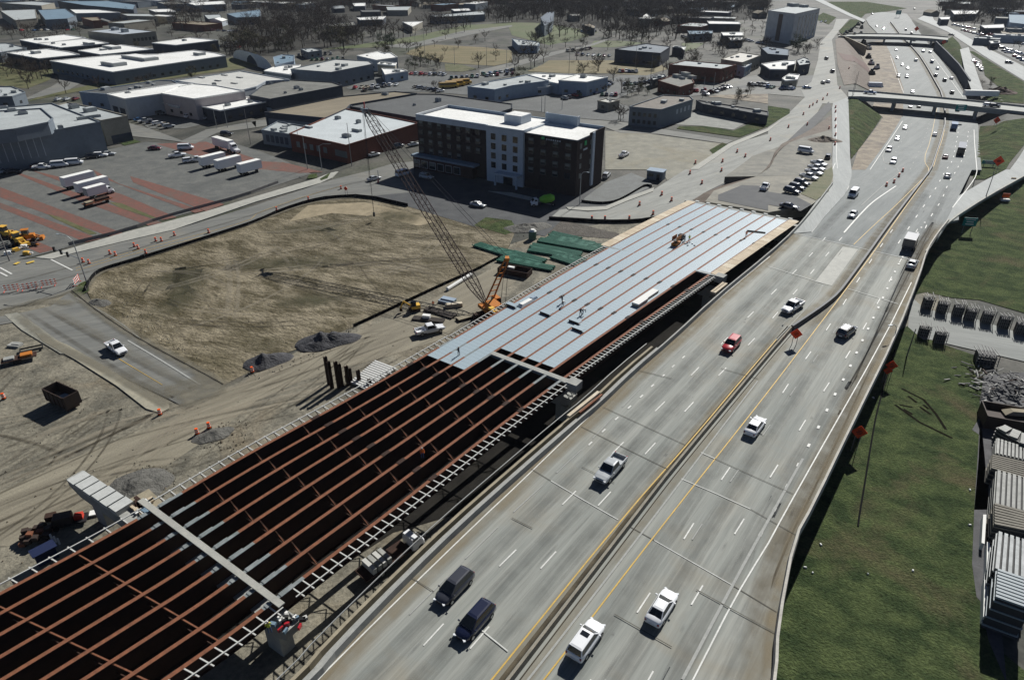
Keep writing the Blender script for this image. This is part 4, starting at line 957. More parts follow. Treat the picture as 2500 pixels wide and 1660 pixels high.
# ------------------------------------------------------------------ dark brick hotel
HP = lambda x, y: (1000+x*.21177, 250+y*.21177)
hz = 17.4
A0 = G(*HP(80, 140), hz); B0 = G(*HP(1940, 420), hz); C0 = G(*HP(2260, 290), hz)
ux = Vector((B0.x-A0.x, B0.y-A0.y, 0)); LX = ux.length; ux.normalize(); vy = Vector((-ux.y, ux.x, 0)); DY = abs(vy.dot(Vector((C0.x-B0.x, C0.y-B0.y, 0))))
hot = thing('hotel', 'five storey dark brick hotel with a white centre bay and a white roof', 'hotel', loc=(A0.x, A0.y, 0), rz=math.atan2(ux.y, ux.x))
HB = mat('charcoal_brick', (.055,.04,.036), c2=(.035,.027,.026), scale=1.5, rough=.9)
HBR = mat('dark_red_brick', (.075,.042,.034), c2=(.05,.03,.027), scale=1.5, rough=.9)
HWm = mat('white_render', (.50,.55,.60), c2=(.44,.49,.54), scale=.5)
HT = mat('hotel_trim_white', (.62,.64,.65))
x1, x2 = LX*.475, LX*.70
mb = MB(); mb.prism([(0,0),(x1,0),(x1,DY),(0,DY)], -.3, hz-.8, HB); mb.build('left_wing_wall', hot)
mb = MB(); mb.prism([(x2,0),(LX,0),(LX,DY),(x2,DY)], -.3, hz-.8, HB); mb.build('right_wing_wall', hot)
mb = MB(); mb.prism([(x1,-1.0),(x2,-1.0),(x2,DY),(x1,DY)], -.3, hz-.2, HWm); mb.build('centre_bay_wall', hot)
mb = MB(); mb.prism([(.4,.4),(x1,.4),(x1,DY-.4),(.4,DY-.4)], hz-.8, hz-.65, RW_); mb.build('roof', hot)
mb = MB(); mb.prism([(x2,.2),(LX-.4,.2),(LX-.4,DY-.4),(x2,DY-.4)], hz-.8, hz-.65, RW_); mb.build('roof', hot)
mb = MB(); mb.prism([(x1+.4,-.6),(x2-.4,-.6),(x2-.4,DY-.4),(x1+.4,DY-.4)], hz-.2, hz-.1, RW_); mb.build('roof', hot)
mb = MB()
mb.bar((-.1,-.15,hz-.75), (x1,-.15,hz-.75), .5, 1.9, HWm); mb.bar((-.1,0,hz-.4), (-.1,DY,hz-.4), .4, 1.2, HT)
mb.bar((0,DY,hz-.3), (LX,DY,hz-.3), .35, 1.1, WBL); mb.bar((x1,-1,hz), (x2,-1,hz), .3, .5, HWm); mb.bar((x2,-1,hz), (x2,4,hz), .3, .5, HWm)
mb.build('parapet', hot)
mb = MB(); mb.bar((x2,-.05,hz-.7), (LX,-.05,hz-.7), .3, .4, WD); mb.bar((LX,0,hz-.7), (LX,DY*.45,hz-.7), .3, .4, WD); mb.bar((LX,DY*.45,hz-.4), (LX,DY,hz-.4), .3, 1.0, HB); mb.build('roof_edge', hot)
mb = MB(); mb.box((x1+5, DY*.55, hz+1.0), (6.4, 6, 2.6), HWm); mb.box((x1+5, DY*.55, hz+2.33), (6.2, 5.8, .08), RW_); mb.build('penthouse', hot)
mb = MB(); mb.bar((x2-2, DY-1.6, hz+.9), (x2+9.5, DY-1.6, hz+.9), .3, 3.0, WBL); mb.bar((x2+9.5, DY-1.6, hz+.9), (x2+9.5, DY-.2, hz+.9), .3, 3.0, HWm); mb.bar((x2-2, DY-1.6, hz+.9), (x2-2, DY-.2, hz+.9), .3, 3.0, HWm); mb.build('roof_screen', hot)
def hwin(x, z, w_, h_, y=-.06, blind=False, nm='window'):
    mb = MB(); mb.box((x, y, z), (w_+.2, .1, h_+.2), HT if y < -.5 else GLB if blind else WD)
    f = mb.build(nm, hot); mb = MB(); mb.box((x, y-.07, z), (w_, .06, h_), GL)
    if blind: mb.box((x, y-.11, z+h_*.22), (w_*.9, .03, h_*.5), GLB)
    mb.build('pane', f)
for r_ in range(4):
    z = 5.9 + r_*2.95
    for i in range(7):
        if r_ == 0 and i > 4: continue
        hwin(1.6+i*(x1-3.2)/6.6, z, 1.5, 1.55, blind=rnd.random() < .75)
    for i in range(3): hwin(x1+(x2-x1)*(.2+.3*i), z-.3, 1.75, 1.9, y=-1.06)
    for i in range(4): hwin(x2+(LX-x2)*(.13+.235*i), z, 1.7, 1.5, blind=rnd.random() < .85)
for r_ in range(4):   # side wall windows
    z = 5.9+r_*2.95
    for yy in (2.2, DY*.5):
        mb = MB(); mb.box((LX+.06, yy, z), (.1, 1.1, 1.5), GLB); mb.build('window', hot)
mb = MB(); mb.box((LX+.25, DY*.56, hz/2+.6), (.6, 1.3, hz-1.2), HWm); mb.build('side_fin', hot)
mb = MB(); mb.box((LX+.1, DY*.8, hz*.5), (.25, 5.5, hz-1.4), HB); mb.build('side_brick_panel', hot)
mb = MB(); mb.prism([(-1.0,-3.2),(x1*.88,-3.2),(x1*.88,0),(-1.0,0)], 4.1, 4.7, cmat('blue_canopy',(.22,.28,.34),.85)); mb.build('canopy', hot)
mb = MB(); mb.prism([(-.6,-2.6),(x1*.84,-2.6),(x1*.84,0),(-.6,0)], -.2, 4.1, HBR); mb.build('ground_floor_bay', hot)
for i in range(6): hwin(1.0+i*3.4, 1.9, 2.4, 2.2, y=-2.66, nm='shop_window', blind=i in (0, 2))
mb = MB(); mb.prism([(x1+(x2-x1)*.34,-4.2),(x2-.2,-4.2),(x2-.2,-1),(x1+(x2-x1)*.34,-1)], 3.6, 4.1, HWm); mb.build('entrance_canopy', hot)
for xx in (x1+(x2-x1)*.38, x2-.5):
    mb = MB(); mb.box((xx, -3.9, 1.8), (.5, .5, 3.6), HWm); mb.build('canopy_post', hot)
mb = MB(); mb.box((x1+(x2-x1)*.6, -1.1, 1.5), (3.4, .15, 3.0), GL); mb.build('entrance_door', hot)
MG = mat('green_logo', (.08,.42,.16)); mb = MB(); mb.box((x2+(LX-x2)*.36, -.15, hz-1.3), (1.0, .2, .8), MG); mb.build('logo_sign', hot)
mb = MB()
for k in range(7): mb.box((x2+(LX-x2)*.36+1.3+k*.75, -.12, hz-1.55), (.42, .1, .38), HWm)
mb.build('name_sign', hot); mb = MB(); mb.box((LX+.12, DY*.28, hz-2.2), (.15, 1.2, 1.3), MG)
mb.box((LX+.12, DY*.28, hz-4.0), (.12, 2.4, .5), HWm); mb.build('side_sign', hot)

# ------------------------------------------------------------------ road bridges over the freeway
def overpass(label, up, lo, z, thick, piers, m=mat('pale_bridge_deck', (.40,.41,.38), c2=(.32,.33,.31), scale=.3)):
    U_ = [G(*p, z) for p in up]; L_ = [G(*p, z) for p in lo]
    t = thing('overpass', label, 'bridge', loc=(U_[0].x, U_[0].y, 0)); r = rel(t)
    mb = MB(); n = len(U_)
    for i in range(n-1):
        a, b, c, d = L_[i], L_[i+1], U_[i+1], U_[i]
        mb.hexa([a-Vector((0,0,.3)), b-Vector((0,0,.3)), c-Vector((0,0,.3)), d-Vector((0,0,.3)), a, b, c, d], m)
    mb.v = [tuple(r(p)) for p in mb.v]; mb.build('deck', t)
    for W in (U_, L_):
        mb = MB()
        for a, b in zip(W, W[1:]):
            mb.bar(a+Vector((0,0,.35)), b+Vector((0,0,.35)), .35, .9, M_bconc)
        mb.v = [tuple(r(p)) for p in mb.v]; mb.build('parapet', t)
        mb = MB()
        for a, b in zip(W, W[1:]):
            k = (U_[0]-L_[0]).normalized()*(.6 if W is L_ else -.6); mb.bar(a-Vector((0,0,.3+thick/2))+k, b-Vector((0,0,.3+thick/2))+k, .5, thick, M_bconc)
        mb.v = [tuple(r(p)) for p in mb.v]; mb.build('girder', t)
    for (f, zz) in piers:
        k = f*(n-1); i = min(n-2, int(k)); a = L_[i].lerp(L_[i+1], k-i); b = U_[i].lerp(U_[i+1], k-i)
        mb = MB(); a = a.lerp(b, .1); b2 = a.lerp(b, .8); mb.bar(Vector((a.x,a.y,(z-1.2+zz)/2)), Vector((b2.x,b2.y,(z-1.2+zz)/2)), 1.2, z-1.2-zz, M_bconc)
        mb.v = [tuple(r(p)) for p in mb.v]; mb.build('pier', t)
    return t
overpass('long concrete road bridge crossing the freeway just beyond the construction', T3("740 845 990 858 1250 882 1600 912 1900 940 2361 990 2900 1040"), T3("740 905 850 905 1240 930 1600 965 1900 998 2361 1050 2900 1105"), .5, 1.3, [(.30, -5.4), (.48,-5.6), (.68, -5.6)])
overpass('farther concrete road bridge over the freeway near the top of the picture', T3("650 325 860 318 1230 322 1480 335 1660 350"), T3("650 345 860 345 1230 352 1480 365 1660 382"), .5, 1.3, [(.4, -5.4), (.6, -5.5), (.8, -5.4)])
# retaining walls
for s, lab in (("1540 420 1640 520 1750 640 1850 790", 'dark retaining wall along the right side of the far freeway'), ("640 350 760 400 900 470", 'tan retaining wall above the excavation left of the far freeway')):
    W = [G(*p, -2.0) for p in T3(s)]; mb = MB()
    for a, b in zip(W, W[1:]): mb.bar(Vector((a.x,a.y,-2.0)), Vector((b.x,b.y,-2.0)), .8, 6.0, WD if 'dark' in lab else M_tan)
    mb.build('retaining_wall', label=lab, category='wall')
# meadows and car parks of the middle distance
patch('meadow', T1("1420 470 1540 430 1650 415 2100 440 2361 470 2361 575 2200 610 1900 595 1700 575 1380 500"), M_tangr, .08)
patch('meadow', T2("340 560 900 560 1360 590 1440 640 1240 700 900 680 500 680 140 660 280 600"), M_tangr, .08)
patch('meadow', T1("1740 590 1900 600 2040 640 1900 665 1750 660"), M_weeds, .085)
patch('park_lawn', T1("1500 330 1900 240 2361 210 2361 250 2000 300 1700 370 1400 420 1100 440 600 460 900 420")+T1("1200 380"), mat('park_grass',(.08,.11,.04), c2=(.11,.115,.06), scale=.03), .08)
patch('park_lawn', T2("-50 210 260 215 800 300 560 380 340 420 0 330"), MATS['park_grass'], .085)
patch('park_lawn', T2("760 380 1000 380 1250 400 940 440 700 440"), MATS['park_grass'], .09)
patch('park_lawn', T2("1560 400 1780 400 1700 450 1590 480"), MATS['park_grass'], .09)
patch('railway_bank', T0("1150 720 1250 660 1800 600 2200 520 2361 480 2361 620 1900 680 1500 740 1150 800 700 850 250 940 400 880"), M_weeds, .08)
patch('curved_road', T0("250 905 480 800 545 760 540 700 500 660 620 665 780 740 750 770 640 830 400 890 240 925"), M_street, .11)
mid = mat('mid_asphalt', (.135,.14,.137), c2=(.095,.10,.098), scale=.12, grain=.25)
patch('car_park', T1("820 820 1050 720 1400 690 1700 690 2000 700 2361 640 2361 700 1950 800 1960 880 1600 850 1100 850"), mid, .07)
patch('car_park', T2("0 860 300 850 700 800 1000 700 1300 690 1350 760 1000 900 700 1060 480 1060 140 1020 -200 1000"), mid, .07)
patch('car_park', T2("340 1000 900 930 1090 990 1090 1130 700 1100 480 1080"), mid, .075)
patch('road', T1("1080 420 1400 450 1640 400 2000 320 2361 250 2361 235 1900 290 1500 390 1200 420"), M_street, .10)
patch('road', T2("-300 650 0 580 340 490 700 420 850 370 900 370 760 420 400 510 100 600 -300 720"), M_street, .10)
patch('road', T2("0 1095 500 1090 1010 1130 1360 1170 1350 1200 900 1180 480 1140 0 1120"), M_street, .10)
patch('road', T2("1800 770 2361 680 2361 760 1900 830"), M_street, .10)
patch('road', T0("1190 1140 1380 1190 1680 1300 1900 1200 2361 1120 2361 1180 2000 1230 1800 1330 1500 1290 1220 1260"), M_street, .10)
patch('road', T1("-50 1120 300 1090 300 1130 0 1180"), M_street, .10)
patch('back_lot', T0("1180 1070 1330 1050 1700 1100 2000 1120 1700 1190 1380 1190"), M_lot, .09)
patch('lawn', T0("1080 1310 1200 1280 1300 1310 1150 1345"), M_grass, .1)
patch('gravel_pad', T2("1800 900 2100 830 2361 860 2361 960 1900 900"), M_sand, .08)
patch('car_park', T2("1560 900 1800 740 2361 700")+T3("0 700 450 700 430 800 0 800")+T2("2361 800 2000 860"), mid, .075)
patch('cross_street', T3("-700 830 0 810 340 815 430 745 470 830 340 900 0 870 -500 880"), M_street, .09)
patch('car_park', T3("1700 280 2100 330 2361 380 2361 600 2000 420 1800 350"), mid, .19)
# ------------------------------------------------------------------ vehicles
def paint(n, c, r=.28): return mat('paint_'+n, c, rough=r, coat=.6, spec=.5)
PC = dict(white=paint('white', (.78,.79,.80)), silver=paint('silver', (.42,.44,.45)), grey=paint('grey', (.17,.18,.19)), black=paint('black', (.015,.016,.018)),
          red=paint('red', (.42,.02,.03)), navy=paint('navy', (.010,.014,.040)), darkgrey=paint('darkgrey', (.045,.048,.06)), blue=paint('blue', (.05,.13,.28)), tan=paint('tan', (.34,.30,.23)), green=paint('green', (.04,.12,.07)), maroon=paint('maroon', (.14,.02,.025)), yellow=paint('yellow', (.62,.38,.04)))
M_gl = mat('car_glass', (.012,.015,.018), rough=.06, spec=.8); M_tyre = mat('tyre_rubber', (.018,.018,.018), rough=.9)
M_rim = mat('wheel_rim', (.35,.36,.37), rough=.35, metal=.8); M_hl = mat('headlight_lens', (.75,.77,.78), rough=.15); M_tl = mat('taillight_lens', (.35,.015,.015), rough=.25)
M_chr = mat('black_trim', (.02,.02,.022), rough=.5)
def ring(x, hw, zb, zt):
    return [(x,-hw*.86,zb),(x,-hw,zb+.16),(x,-hw,(zb+zt)/2+.05),(x,-hw*.95,zt-.09),(x,-hw*.78,zt),(x,0,zt+.035),(x,hw*.78,zt),(x,hw*.95,zt-.09),(x,hw,(zb+zt)/2+.05),(x,hw,zb+.16),(x,hw*.86,zb)]
def loft(mb, st, m):
    i0 = len(mb.v); k = mb.mi(m); n = 11
    for s in st: mb.v += ring(*s)
    for a in range(len(st)-1):
        for j in range(n):
            mb.f.append((i0+a*n+j, i0+(a+1)*n+j, i0+(a+1)*n+(j+1)%n, i0+a*n+(j+1)%n)); mb.m.append(k)
    mb.f.append(tuple(i0+j for j in range(n))); mb.m.append(k)
    e = i0+(len(st)-1)*n; mb.f.append(tuple(e+j for j in reversed(range(n)))); mb.m.append(k)
SPEC = {
 'sedan': dict(st=[(-2.42,.74,.36,.86),(-2.3,.86,.26,.97),(-1.6,.91,.22,1.0),(0,.92,.2,.95),(1.2,.91,.22,.93),(1.9,.88,.24,.82),(2.3,.78,.28,.70),(2.42,.62,.34,.60)], b=(-1.85,1.08,.96,.80), t=(-1.12,.18,1.43,.60), wb=(-1.42,1.45), r=.33),
 'suv': dict(st=[(-2.38,.84,.40,1.02),(-2.28,.93,.30,1.10),(-1.5,.96,.26,1.12),(0,.97,.25,1.08),(1.1,.96,.26,1.06),(1.9,.93,.28,.98),(2.3,.84,.34,.84),(2.42,.66,.42,.72)], b=(-2.3,1.12,1.08,.88), t=(-2.02,.30,1.72,.70), wb=(-1.42,1.45), r=.37),
 'minivan': dict(st=[(-2.50,.72,.42,.98),(-2.40,.88,.30,1.08),(-1.9,.95,.24,1.10),(-.8,.97,.22,1.08),(.6,.97,.2,1.04),(1.4,.94,.22,.98),(2.0,.86,.26,.86),(2.35,.72,.32,.72),(2.48,.52,.4,.6)], b=(-2.38,1.5,1.05,.86), t=(-1.95,.45,1.64,.62), wb=(-1.5,1.55), r=.35),
 'van': dict(st=[(-2.8,.95,.4,1.3),(-2.7,1.0,.3,1.35),(0,1.0,.3,1.35),(1.8,1.0,.3,1.25),(2.5,.92,.35,1.05),(2.75,.75,.42,.85)], b=(-2.75,2.1,1.28,.98), t=(-2.65,1.2,2.15,.84), wb=(-1.7,1.9), r=.36),
 'pickup': dict(st=[(-.95,.98,.38,1.14),(0,.99,.36,1.14),(1.2,.98,.36,1.14),(2.2,.96,.38,1.08),(2.75,.88,.42,.98),(2.9,.74,.5,.84)], b=(-.92,1.38,1.12,.90), t=(-.70,.62,1.86,.72), wb=(-1.85,1.85), r=.42)}
def car_parts(kind, col, sunroof=False):
    S = SPEC[kind]; m = PC[col]; P = []
    mb = MB(); loft(mb, S['st'], m)
    if kind == 'pickup':
        for sy in (-1, 1): mb.box((-1.92, sy*.93, .86), (1.96, .12, .56), m)
        mb.box((-2.88, 0, .84), (.1, 1.92, .52), m); mb.box((-1.92, 0, .62), (1.95, 1.8, .12), m)
        mb.box((-1.92, 0, .48), (1.9, 1.9, .2), M_chr)
        mb.box((-2.98, 0, .48), (.14, 1.7, .2), M_rim)
    P.append(('body', mb, []))
    x0, x1, zb, hb = S['b']; X0, X1, zt, ht_ = S['t']
    B = [Vector(p) for p in ((x0,-hb,zb),(x1,-hb,zb),(x1,hb,zb),(x0,hb,zb))]; Tt = [Vector(p) for p in ((X0,-ht_,zt),(X1,-ht_,zt),(X1,ht_,zt),(X0,ht_,zt))]
    mb = MB(); mb.hexa([*B, *Tt], m)
    mx = (X0+X1)/2; mb.hexa([(X0+.04,-ht_+.03,zt),(X1-.06,-ht_+.03,zt),(X1-.06,ht_-.03,zt),(X0+.04,ht_-.03,zt),(X0+.2,-ht_+.18,zt+.045),(X1-.25,-ht_+.18,zt+.045),(X1-.25,ht_-.18,zt+.045),(X0+.2,ht_-.18,zt+.045)], m)
    P.append(('roof', mb, []))
    def pane(a, b, c, d, iu=.06, iv=.1):   # bottom a-b, top d-c, pushed outwards
        q = lambda u, v: (a.lerp(b, u)).lerp(d.lerp(c, u), v)
        n = (b-a).cross(d-a).normalized(); k = [q(iu, iv), q(1-iu, iv), q(1-iu, 1-iv*.7), q(iu, 1-iv*.7)]
        o = MB(); o.hexa([*[p-n*.01 for p in k], *[p+n*.018 for p in k]], M_gl); return o
    P.append(('windshield', pane(B[1], B[2], Tt[2], Tt[1], .05, .06), []))
    P.append(('rear_window', pane(B[3], B[0], Tt[0], Tt[3], .07, .10), []))
    P.append(('side_window', pane(B[0], B[1], Tt[1], Tt[0], .04, .14), [])); P.append(('side_window', pane(B[2], B[3], Tt[3], Tt[2], .04, .14), []))
    if sunroof:
        mb = MB(); mb.box((X1-.55, 0, zt+.055), (.55, ht_*1.2, .03), M_gl); P.append(('sunroof', mb, []))
    r = S['r']; hw = max(s[1] for s in S['st'])
    for wx in S['wb']:
        for sy in (-1, 1):
            t = MB(); t.tube((wx, sy*(hw-.20), r), (wx, sy*(hw+.02), r), r, M_tyre, n=12)
            q = MB(); q.tube((wx, sy*(hw+.015), r), (wx, sy*(hw+.03), r), r*.62, M_rim, n=8); P.append(('wheel', t, [('rim', q)]))
    f = S['st'][-1]; f2 = S['st'][-2]; b = S['st'][0]; bx = -2.94 if kind == 'pickup' else b[0]
    for sy in (-1, 1):
        q = MB(); q.box(((f[0]+f2[0])/2+.03, sy*(f2[1]*.82), f2[3]-.13), (.22, .30, .15), M_hl, rz=-sy*.5); P.append(('headlight', q, []))
        q = MB(); q.box((bx+(.0 if kind == 'pickup' else .06), sy*(.86 if kind == 'pickup' else b[1]*.9), b[3]-.14), (.12, .2, .26), M_tl); P.append(('taillight', q, []))
        q = MB(); q.box((x1-.28, sy*(hw+.08), zb+.06), (.12, .2, .15), m); P.append(('mirror', q, []))
    q = MB(); q.box((f[0]+.01, 0, f[3]-.14), (.05, f[1]*1.3, .2), M_chr); P.append(('grille', q, []))
    q = MB(); q.box((bx-.03, 0, .55), (.05, .5, .14), M_hl); P.append(('number_plate', q, []))
    return P
DET = {}; SIM = {}
def put_thing(name, parts, cat, label, loc, rz, group=None):
    t = thing(name, label, cat, loc, rz, group)
    for nm, mb, subs in parts:
        o = link(nm, mb if isinstance(mb, bpy.types.Mesh) else mb.mesh(nm), t)
        for s_ in subs: link(s_[0], s_[1] if isinstance(s_[1], bpy.types.Mesh) else s_[1].mesh(s_[0]), o)
    return t
CATN = dict(sedan='car', suv='car', minivan='van', van='van', pickup='pickup truck')
NM = dict(sedan='sedan_car', suv='suv_car', minivan='minivan', van='delivery_van', pickup='pickup_truck')
def heading(p, q, z):
    a = G(*p, z); b = G(*q, z); return math.atan2(b.y-a.y, b.x-a.x)
def vehicle(kind, col, p, rz, label, z=0.0, detail=True, group=None, sunroof=False, lift=.04):
    pos = G(*p, z) if not isinstance(p, Vector) else p.copy(); pos.z += lift
    if detail:
        key = (kind, col, sunroof)
        if key not in DET:
            DET[key] = [(n, mb.mesh(n, n == 'body' and kind != 'pickup'), [(a, b.mesh(a)) for a, b in s]) for n, mb, s in car_parts(kind, col, sunroof)]
        return put_thing(NM[kind], DET[key], CATN[kind], label, pos, rz, group)
    key = (kind, col)
    if key not in SIM:
        mb = MB()
        for n, q, s in car_parts(kind, col):
            if n in ('mirror', 'number_plate', 'grille'): continue
            mb.add(q)
        SIM[key] = mb.mesh(NM[kind])
    return link(NM[kind], SIM[key], None, pos, rz, label=label, category=CATN[kind], group=group)
LHd = lambda Y: 0
def fdir(p, away):   # direction of the freeway lanes at a spot
    a = G(*p, zf); best = None; W = RW if False else (MW + BW)
    i = min(range(len(W)-1), key=lambda k: (W[k].xy-a.xy).length)
    i = max(1, min(len(W)-2, i)); d = (W[i+1]-W[i-1]); r = math.atan2(d.y, d.x); return r if away else r+math.pi
FV = [('pickup','silver',(1489,1154),0,'large silver pickup truck in the middle lane coming towards the viewer'),
 ('minivan','darkgrey',(1110,1441),0,'dark grey minivan coming closer, left of the navy one at the bottom'),
 ('minivan','navy',(1160,1524),0,'dark navy minivan coming closer beside the grey minivan at the bottom'),
 ('suv','white',(1429,1572),1,'white SUV with a dark sunroof beside the median barrier at the bottom'),
 ('sedan','white',(1614,1491),1,'white sedan driving away, right of the white SUV at the bottom'),
 ('sedan','white',(1842,1048),1,'white sedan driving away alone, level with the silver pickup but past the median'),
 ('suv','red',(1784,849),0,'bright red car coming closer on the left carriageway'),
 ('pickup','white',(1933,756),0,'white pickup truck coming closer just before the curved dark barrier'),
 ('suv','darkgrey',(2065,816),1,'dark grey SUV driving away level with the red car'),
 ('sedan','silver',(2225,650),1,'silver sedan close behind the white box truck'),
 ('van','white',(2082,480),0,'white van coming closer beside the ramp lines'),
 ('sedan','silver',(2081,529),0,'silver sedan following ahead of the white van beside the ramp lines'),
 ('sedan','silver',(2312,434),1,'small silver sedan driving away opposite the exit ramp')]
for k, c, p, aw, lab in FV: vehicle(k, c, p, fdir(p, aw), lab, zf, True, None, 'sunroof' in lab)
FW = [('suv','white',(2180,399),0,'white car first of the four coming out from under the road bridge, nearest the viewer'),('suv','silver',(2169,370),0,'silver car second of the four coming from under the road bridge'),
 ('sedan','white',(2190,342),0,'white car third of the four coming from under the road bridge'),('sedan','white',(2209,315),0,'white car fourth of the four, closest to the road bridge'),
 ('sedan','white',(2281,332),1,'white sedan alone between the barrier and the truck, before the road bridge'),('sedan','maroon',(2307,387),1,'dark red car left of the black lorry'),
 ('sedan','white',(2222,262),0,'white car seen just beneath the road bridge on the left'),('suv','black',(2243,262),0,'black car seen just beneath the road bridge'),('suv','black',(2337,270),1,'black car beneath the green sign on the road bridge'),
 ('suv','black',(2323,229),1,'black car just beyond the road bridge on the right'),('suv','black',(2305,199),1,'black car beyond the road bridge, left of a white one'),('sedan','white',(2322,194),1,'white car beyond the road bridge, right of a black one'),
 ('suv','grey',(2283,187),1,'grey car in the third far lane beyond the road bridge'),('sedan','white',(2288,170),1,'white car farther on in the third lane beyond the road bridge'),('van','blue',(2274,154),1,'blue-grey van on the far freeway stretch'),
 ('suv','white',(2235,150),1,'white car alone in the middle carriageway between the two bridges'),('sedan','white',(2202,161),0,'white car upper one of a pair on the left far carriageway'),('sedan','white',(2215,169),0,'white car lower one of a pair on the left far carriageway'),
 ('suv','white',(2213,190),0,'white car below the pair on the left far carriageway'),('suv','black',(2193,189),0,'black car at the edge of the left far carriageway'),('sedan','silver',(2190,144),0,'silver car on the left far carriageway under the second bridge'),
 ('sedan','white',(2187,124),0,'white car nearest the second bridge on the left'),('sedan','white',(2227,227),0,'white car just beyond the near road bridge on the left'),('suv','grey',(2253,128),1,'grey car just this side of the second bridge'),
 ('sedan','white',(2270,130),1,'white car just this side of the second bridge, rightmost'),('sedan','white',(2232,101),1,'white car under the second bridge'),('sedan','silver',(2156,72),0,'silver car just beyond the second bridge'),
 ('sedan','black',(2140,66),0,'black car beyond the second bridge at the left'),('suv','black',(2129,36),0,'black car on the far curve at the top'),('sedan','black',(2211,75),1,'black car beyond the second bridge at the right'),('sedan','black',(2225,83),1,'black car touching the second bridge rail'),('sedan','grey',(2232,24),1,'grey car on the far ramp at the top')]
for k, c, p, aw, lab in FW: vehicle(k, c, p, fdir(p, aw), lab, zf, False, 'cars on the far freeway')
# box truck, black lorry
def lorry(label, p, rz, z, boxc, cabc, L=6.5, H=3.4, flat=False, detail=True, name='box_truck', cat='truck', tri=False):
    pos = G(*p, z) if not isinstance(p, Vector) else p; pos.z += .04; t = thing(name, label, cat, pos, rz)
    hb = 2.4/2
    mb = MB(); mb.box((-.6, 0, .85), (L+1.6, .9, .25), M_chr); mb.build('chassis', t)
    if not flat:
        mb = MB(); mb.box((-L/2+.6, 0, 1.05+(H-1.05)/2), (L, 2.45, H-1.05), boxc); mb.build('cargo_box', t)
        mb = MB(); mb.box((-L/2+.6, 0, H+.02), (L-.1, 2.3, .05), RW_ if boxc is PC['white'] else boxc); mb.build('box_roof', t)
        mb = MB(); mb.box((-L+.57, 0, 1.05+(H-1.05)/2), (.06, 2.2, H-1.3), boxc if boxc is not PC['white'] else M_steelw); mb.build('rear_door', t)
    st = [(.8,1.05,.5,1.6),(1.0,1.12,.45,1.7),(1.9,1.12,.45,1.65),(2.5,1.05,.45,1.45),(2.75,.9,.5,1.2)]
    mb = MB(); loft(mb, st, cabc); mb.hexa([(.8,-1.05,1.5),(2.35,-1.05,1.5),(2.35,1.05,1.5),(.8,1.05,1.5),(.85,-.92,2.35),(1.75,-.92,2.35),(1.75,.92,2.35),(.85,.92,2.35)], cabc); cb = mb.build('cab', t)
    mb = MB(); mb.hexa([(1.86,-.85,2.26),(2.36,-.95,1.62),(2.36,.95,1.62),(1.86,.85,2.26),(1.9,-.85,2.28),(2.4,-.95,1.64),(2.4,.95,1.64),(1.9,.85,2.28)], M_gl); mb.build('windshield', cb)
    for sy in (-1, 1):
        mb = MB(); mb.box((1.35, sy*1.0, 1.95), (.7, .06, .5), M_gl); mb.build('side_window', cb)
    for wx in (2.0, -L*.62, -L*.62-.0):
        for sy in (-1, 1):
            mb = MB(); mb.tube((wx, sy*.85, .48), (wx, sy*1.18, .48), .48, M_tyre, n=12); w_ = mb.build('wheel', t)
            mb = MB(); mb.tube((wx, sy*1.17, .48), (wx, sy*1.2, .48), .26, M_rim, n=8); mb.build('rim', w_)
        if wx != 2.0: break
    return t
lorry('white box truck with a dark rear driving away on the right carriageway', (2221, 600), fdir((2221,600), 1), zf, PC['darkgrey'], PC['white'], L=5.2, H=2.9)
lorry('long black lorry driving away towards the road bridge', (2344, 372), fdir((2344,372), 1), zf, PC['black'], PC['black'], L=10, H=3.6)
lorry('white and blue lorry just this side of the road bridge', (2327, 315), fdir((2327,315), 1), zf, PC['blue'], PC['white'], L=6, H=3)
# vehicles on the ground
GV = [('pickup','white',(1050,813),heading((1010,820),(1080,805),0),'white pickup truck parked on the dirt in front of the crane timbers',True),
 ('pickup','white',(287,858),heading((250,830),(320,884),0),'white pickup truck with a wide body parked on the side street in the lower left',True),
 ('sedan','silver',(914,441),heading((880,450),(950,432),0),'silver car at the edge of the hotel shadow on the street',True),
 ('van','white',(985,430),heading((960,436),(1010,422),0),'white van at the left corner of the hotel',True),
 ('suv','darkgrey',(972,361),heading((940,368),(1010,352),0),'dark grey SUV parked before the brick hall, left of the silver one',True),
 ('sedan','silver',(1010,357),heading((980,362),(1040,350),0),'silver car parked at the left side wall of the hotel',True),
 ('sedan','silver',(914,382),heading((885,390),(940,376),0),'pale silver car parked below the brick hall',True),
 ('suv','silver',(1041,437),heading((1000,430),(1080,444),0),'pale blue car in the shade under the left hotel canopy',True),
 ('sedan','silver',(1167,505),heading((1140,500),(1200,512),0),'grey car alone in the hotel shadow',True),
 ('suv','silver',(1480,434),heading((1480,440),(1500,420),0),'light car parked behind the right corner of the hotel',False),
 ('pickup','white',(1523,383),heading((1500,395),(1545,370),0),'white pickup truck alone on the pale gravel lot right of the hotel',True),
 ('pickup','white',(1866,465),heading((1850,480),(1880,448),zr),'white pickup truck on the dark asphalt behind the new bridge',True),
 ('van','white',(1966,376),heading((1940,372),(1990,380),zr),'white van parked on the muddy upper lot',True),
 ('suv','black',(2020,390),heading((2015,400),(2028,378),zr),'black SUV at the edge of the muddy lot by the ramp',False),
 ('sedan','navy',(1925,512),heading((1900,508),(1950,516),zr),'dark blue compactor car at the far end of the new bridge',False)]
for k, c, p, rz, lab, det in GV:
    z = zr if p[0] > 1800 else 0.0
    vehicle(k, c, p, rz, lab, z, det, lift=.4 if z is zr else .13)
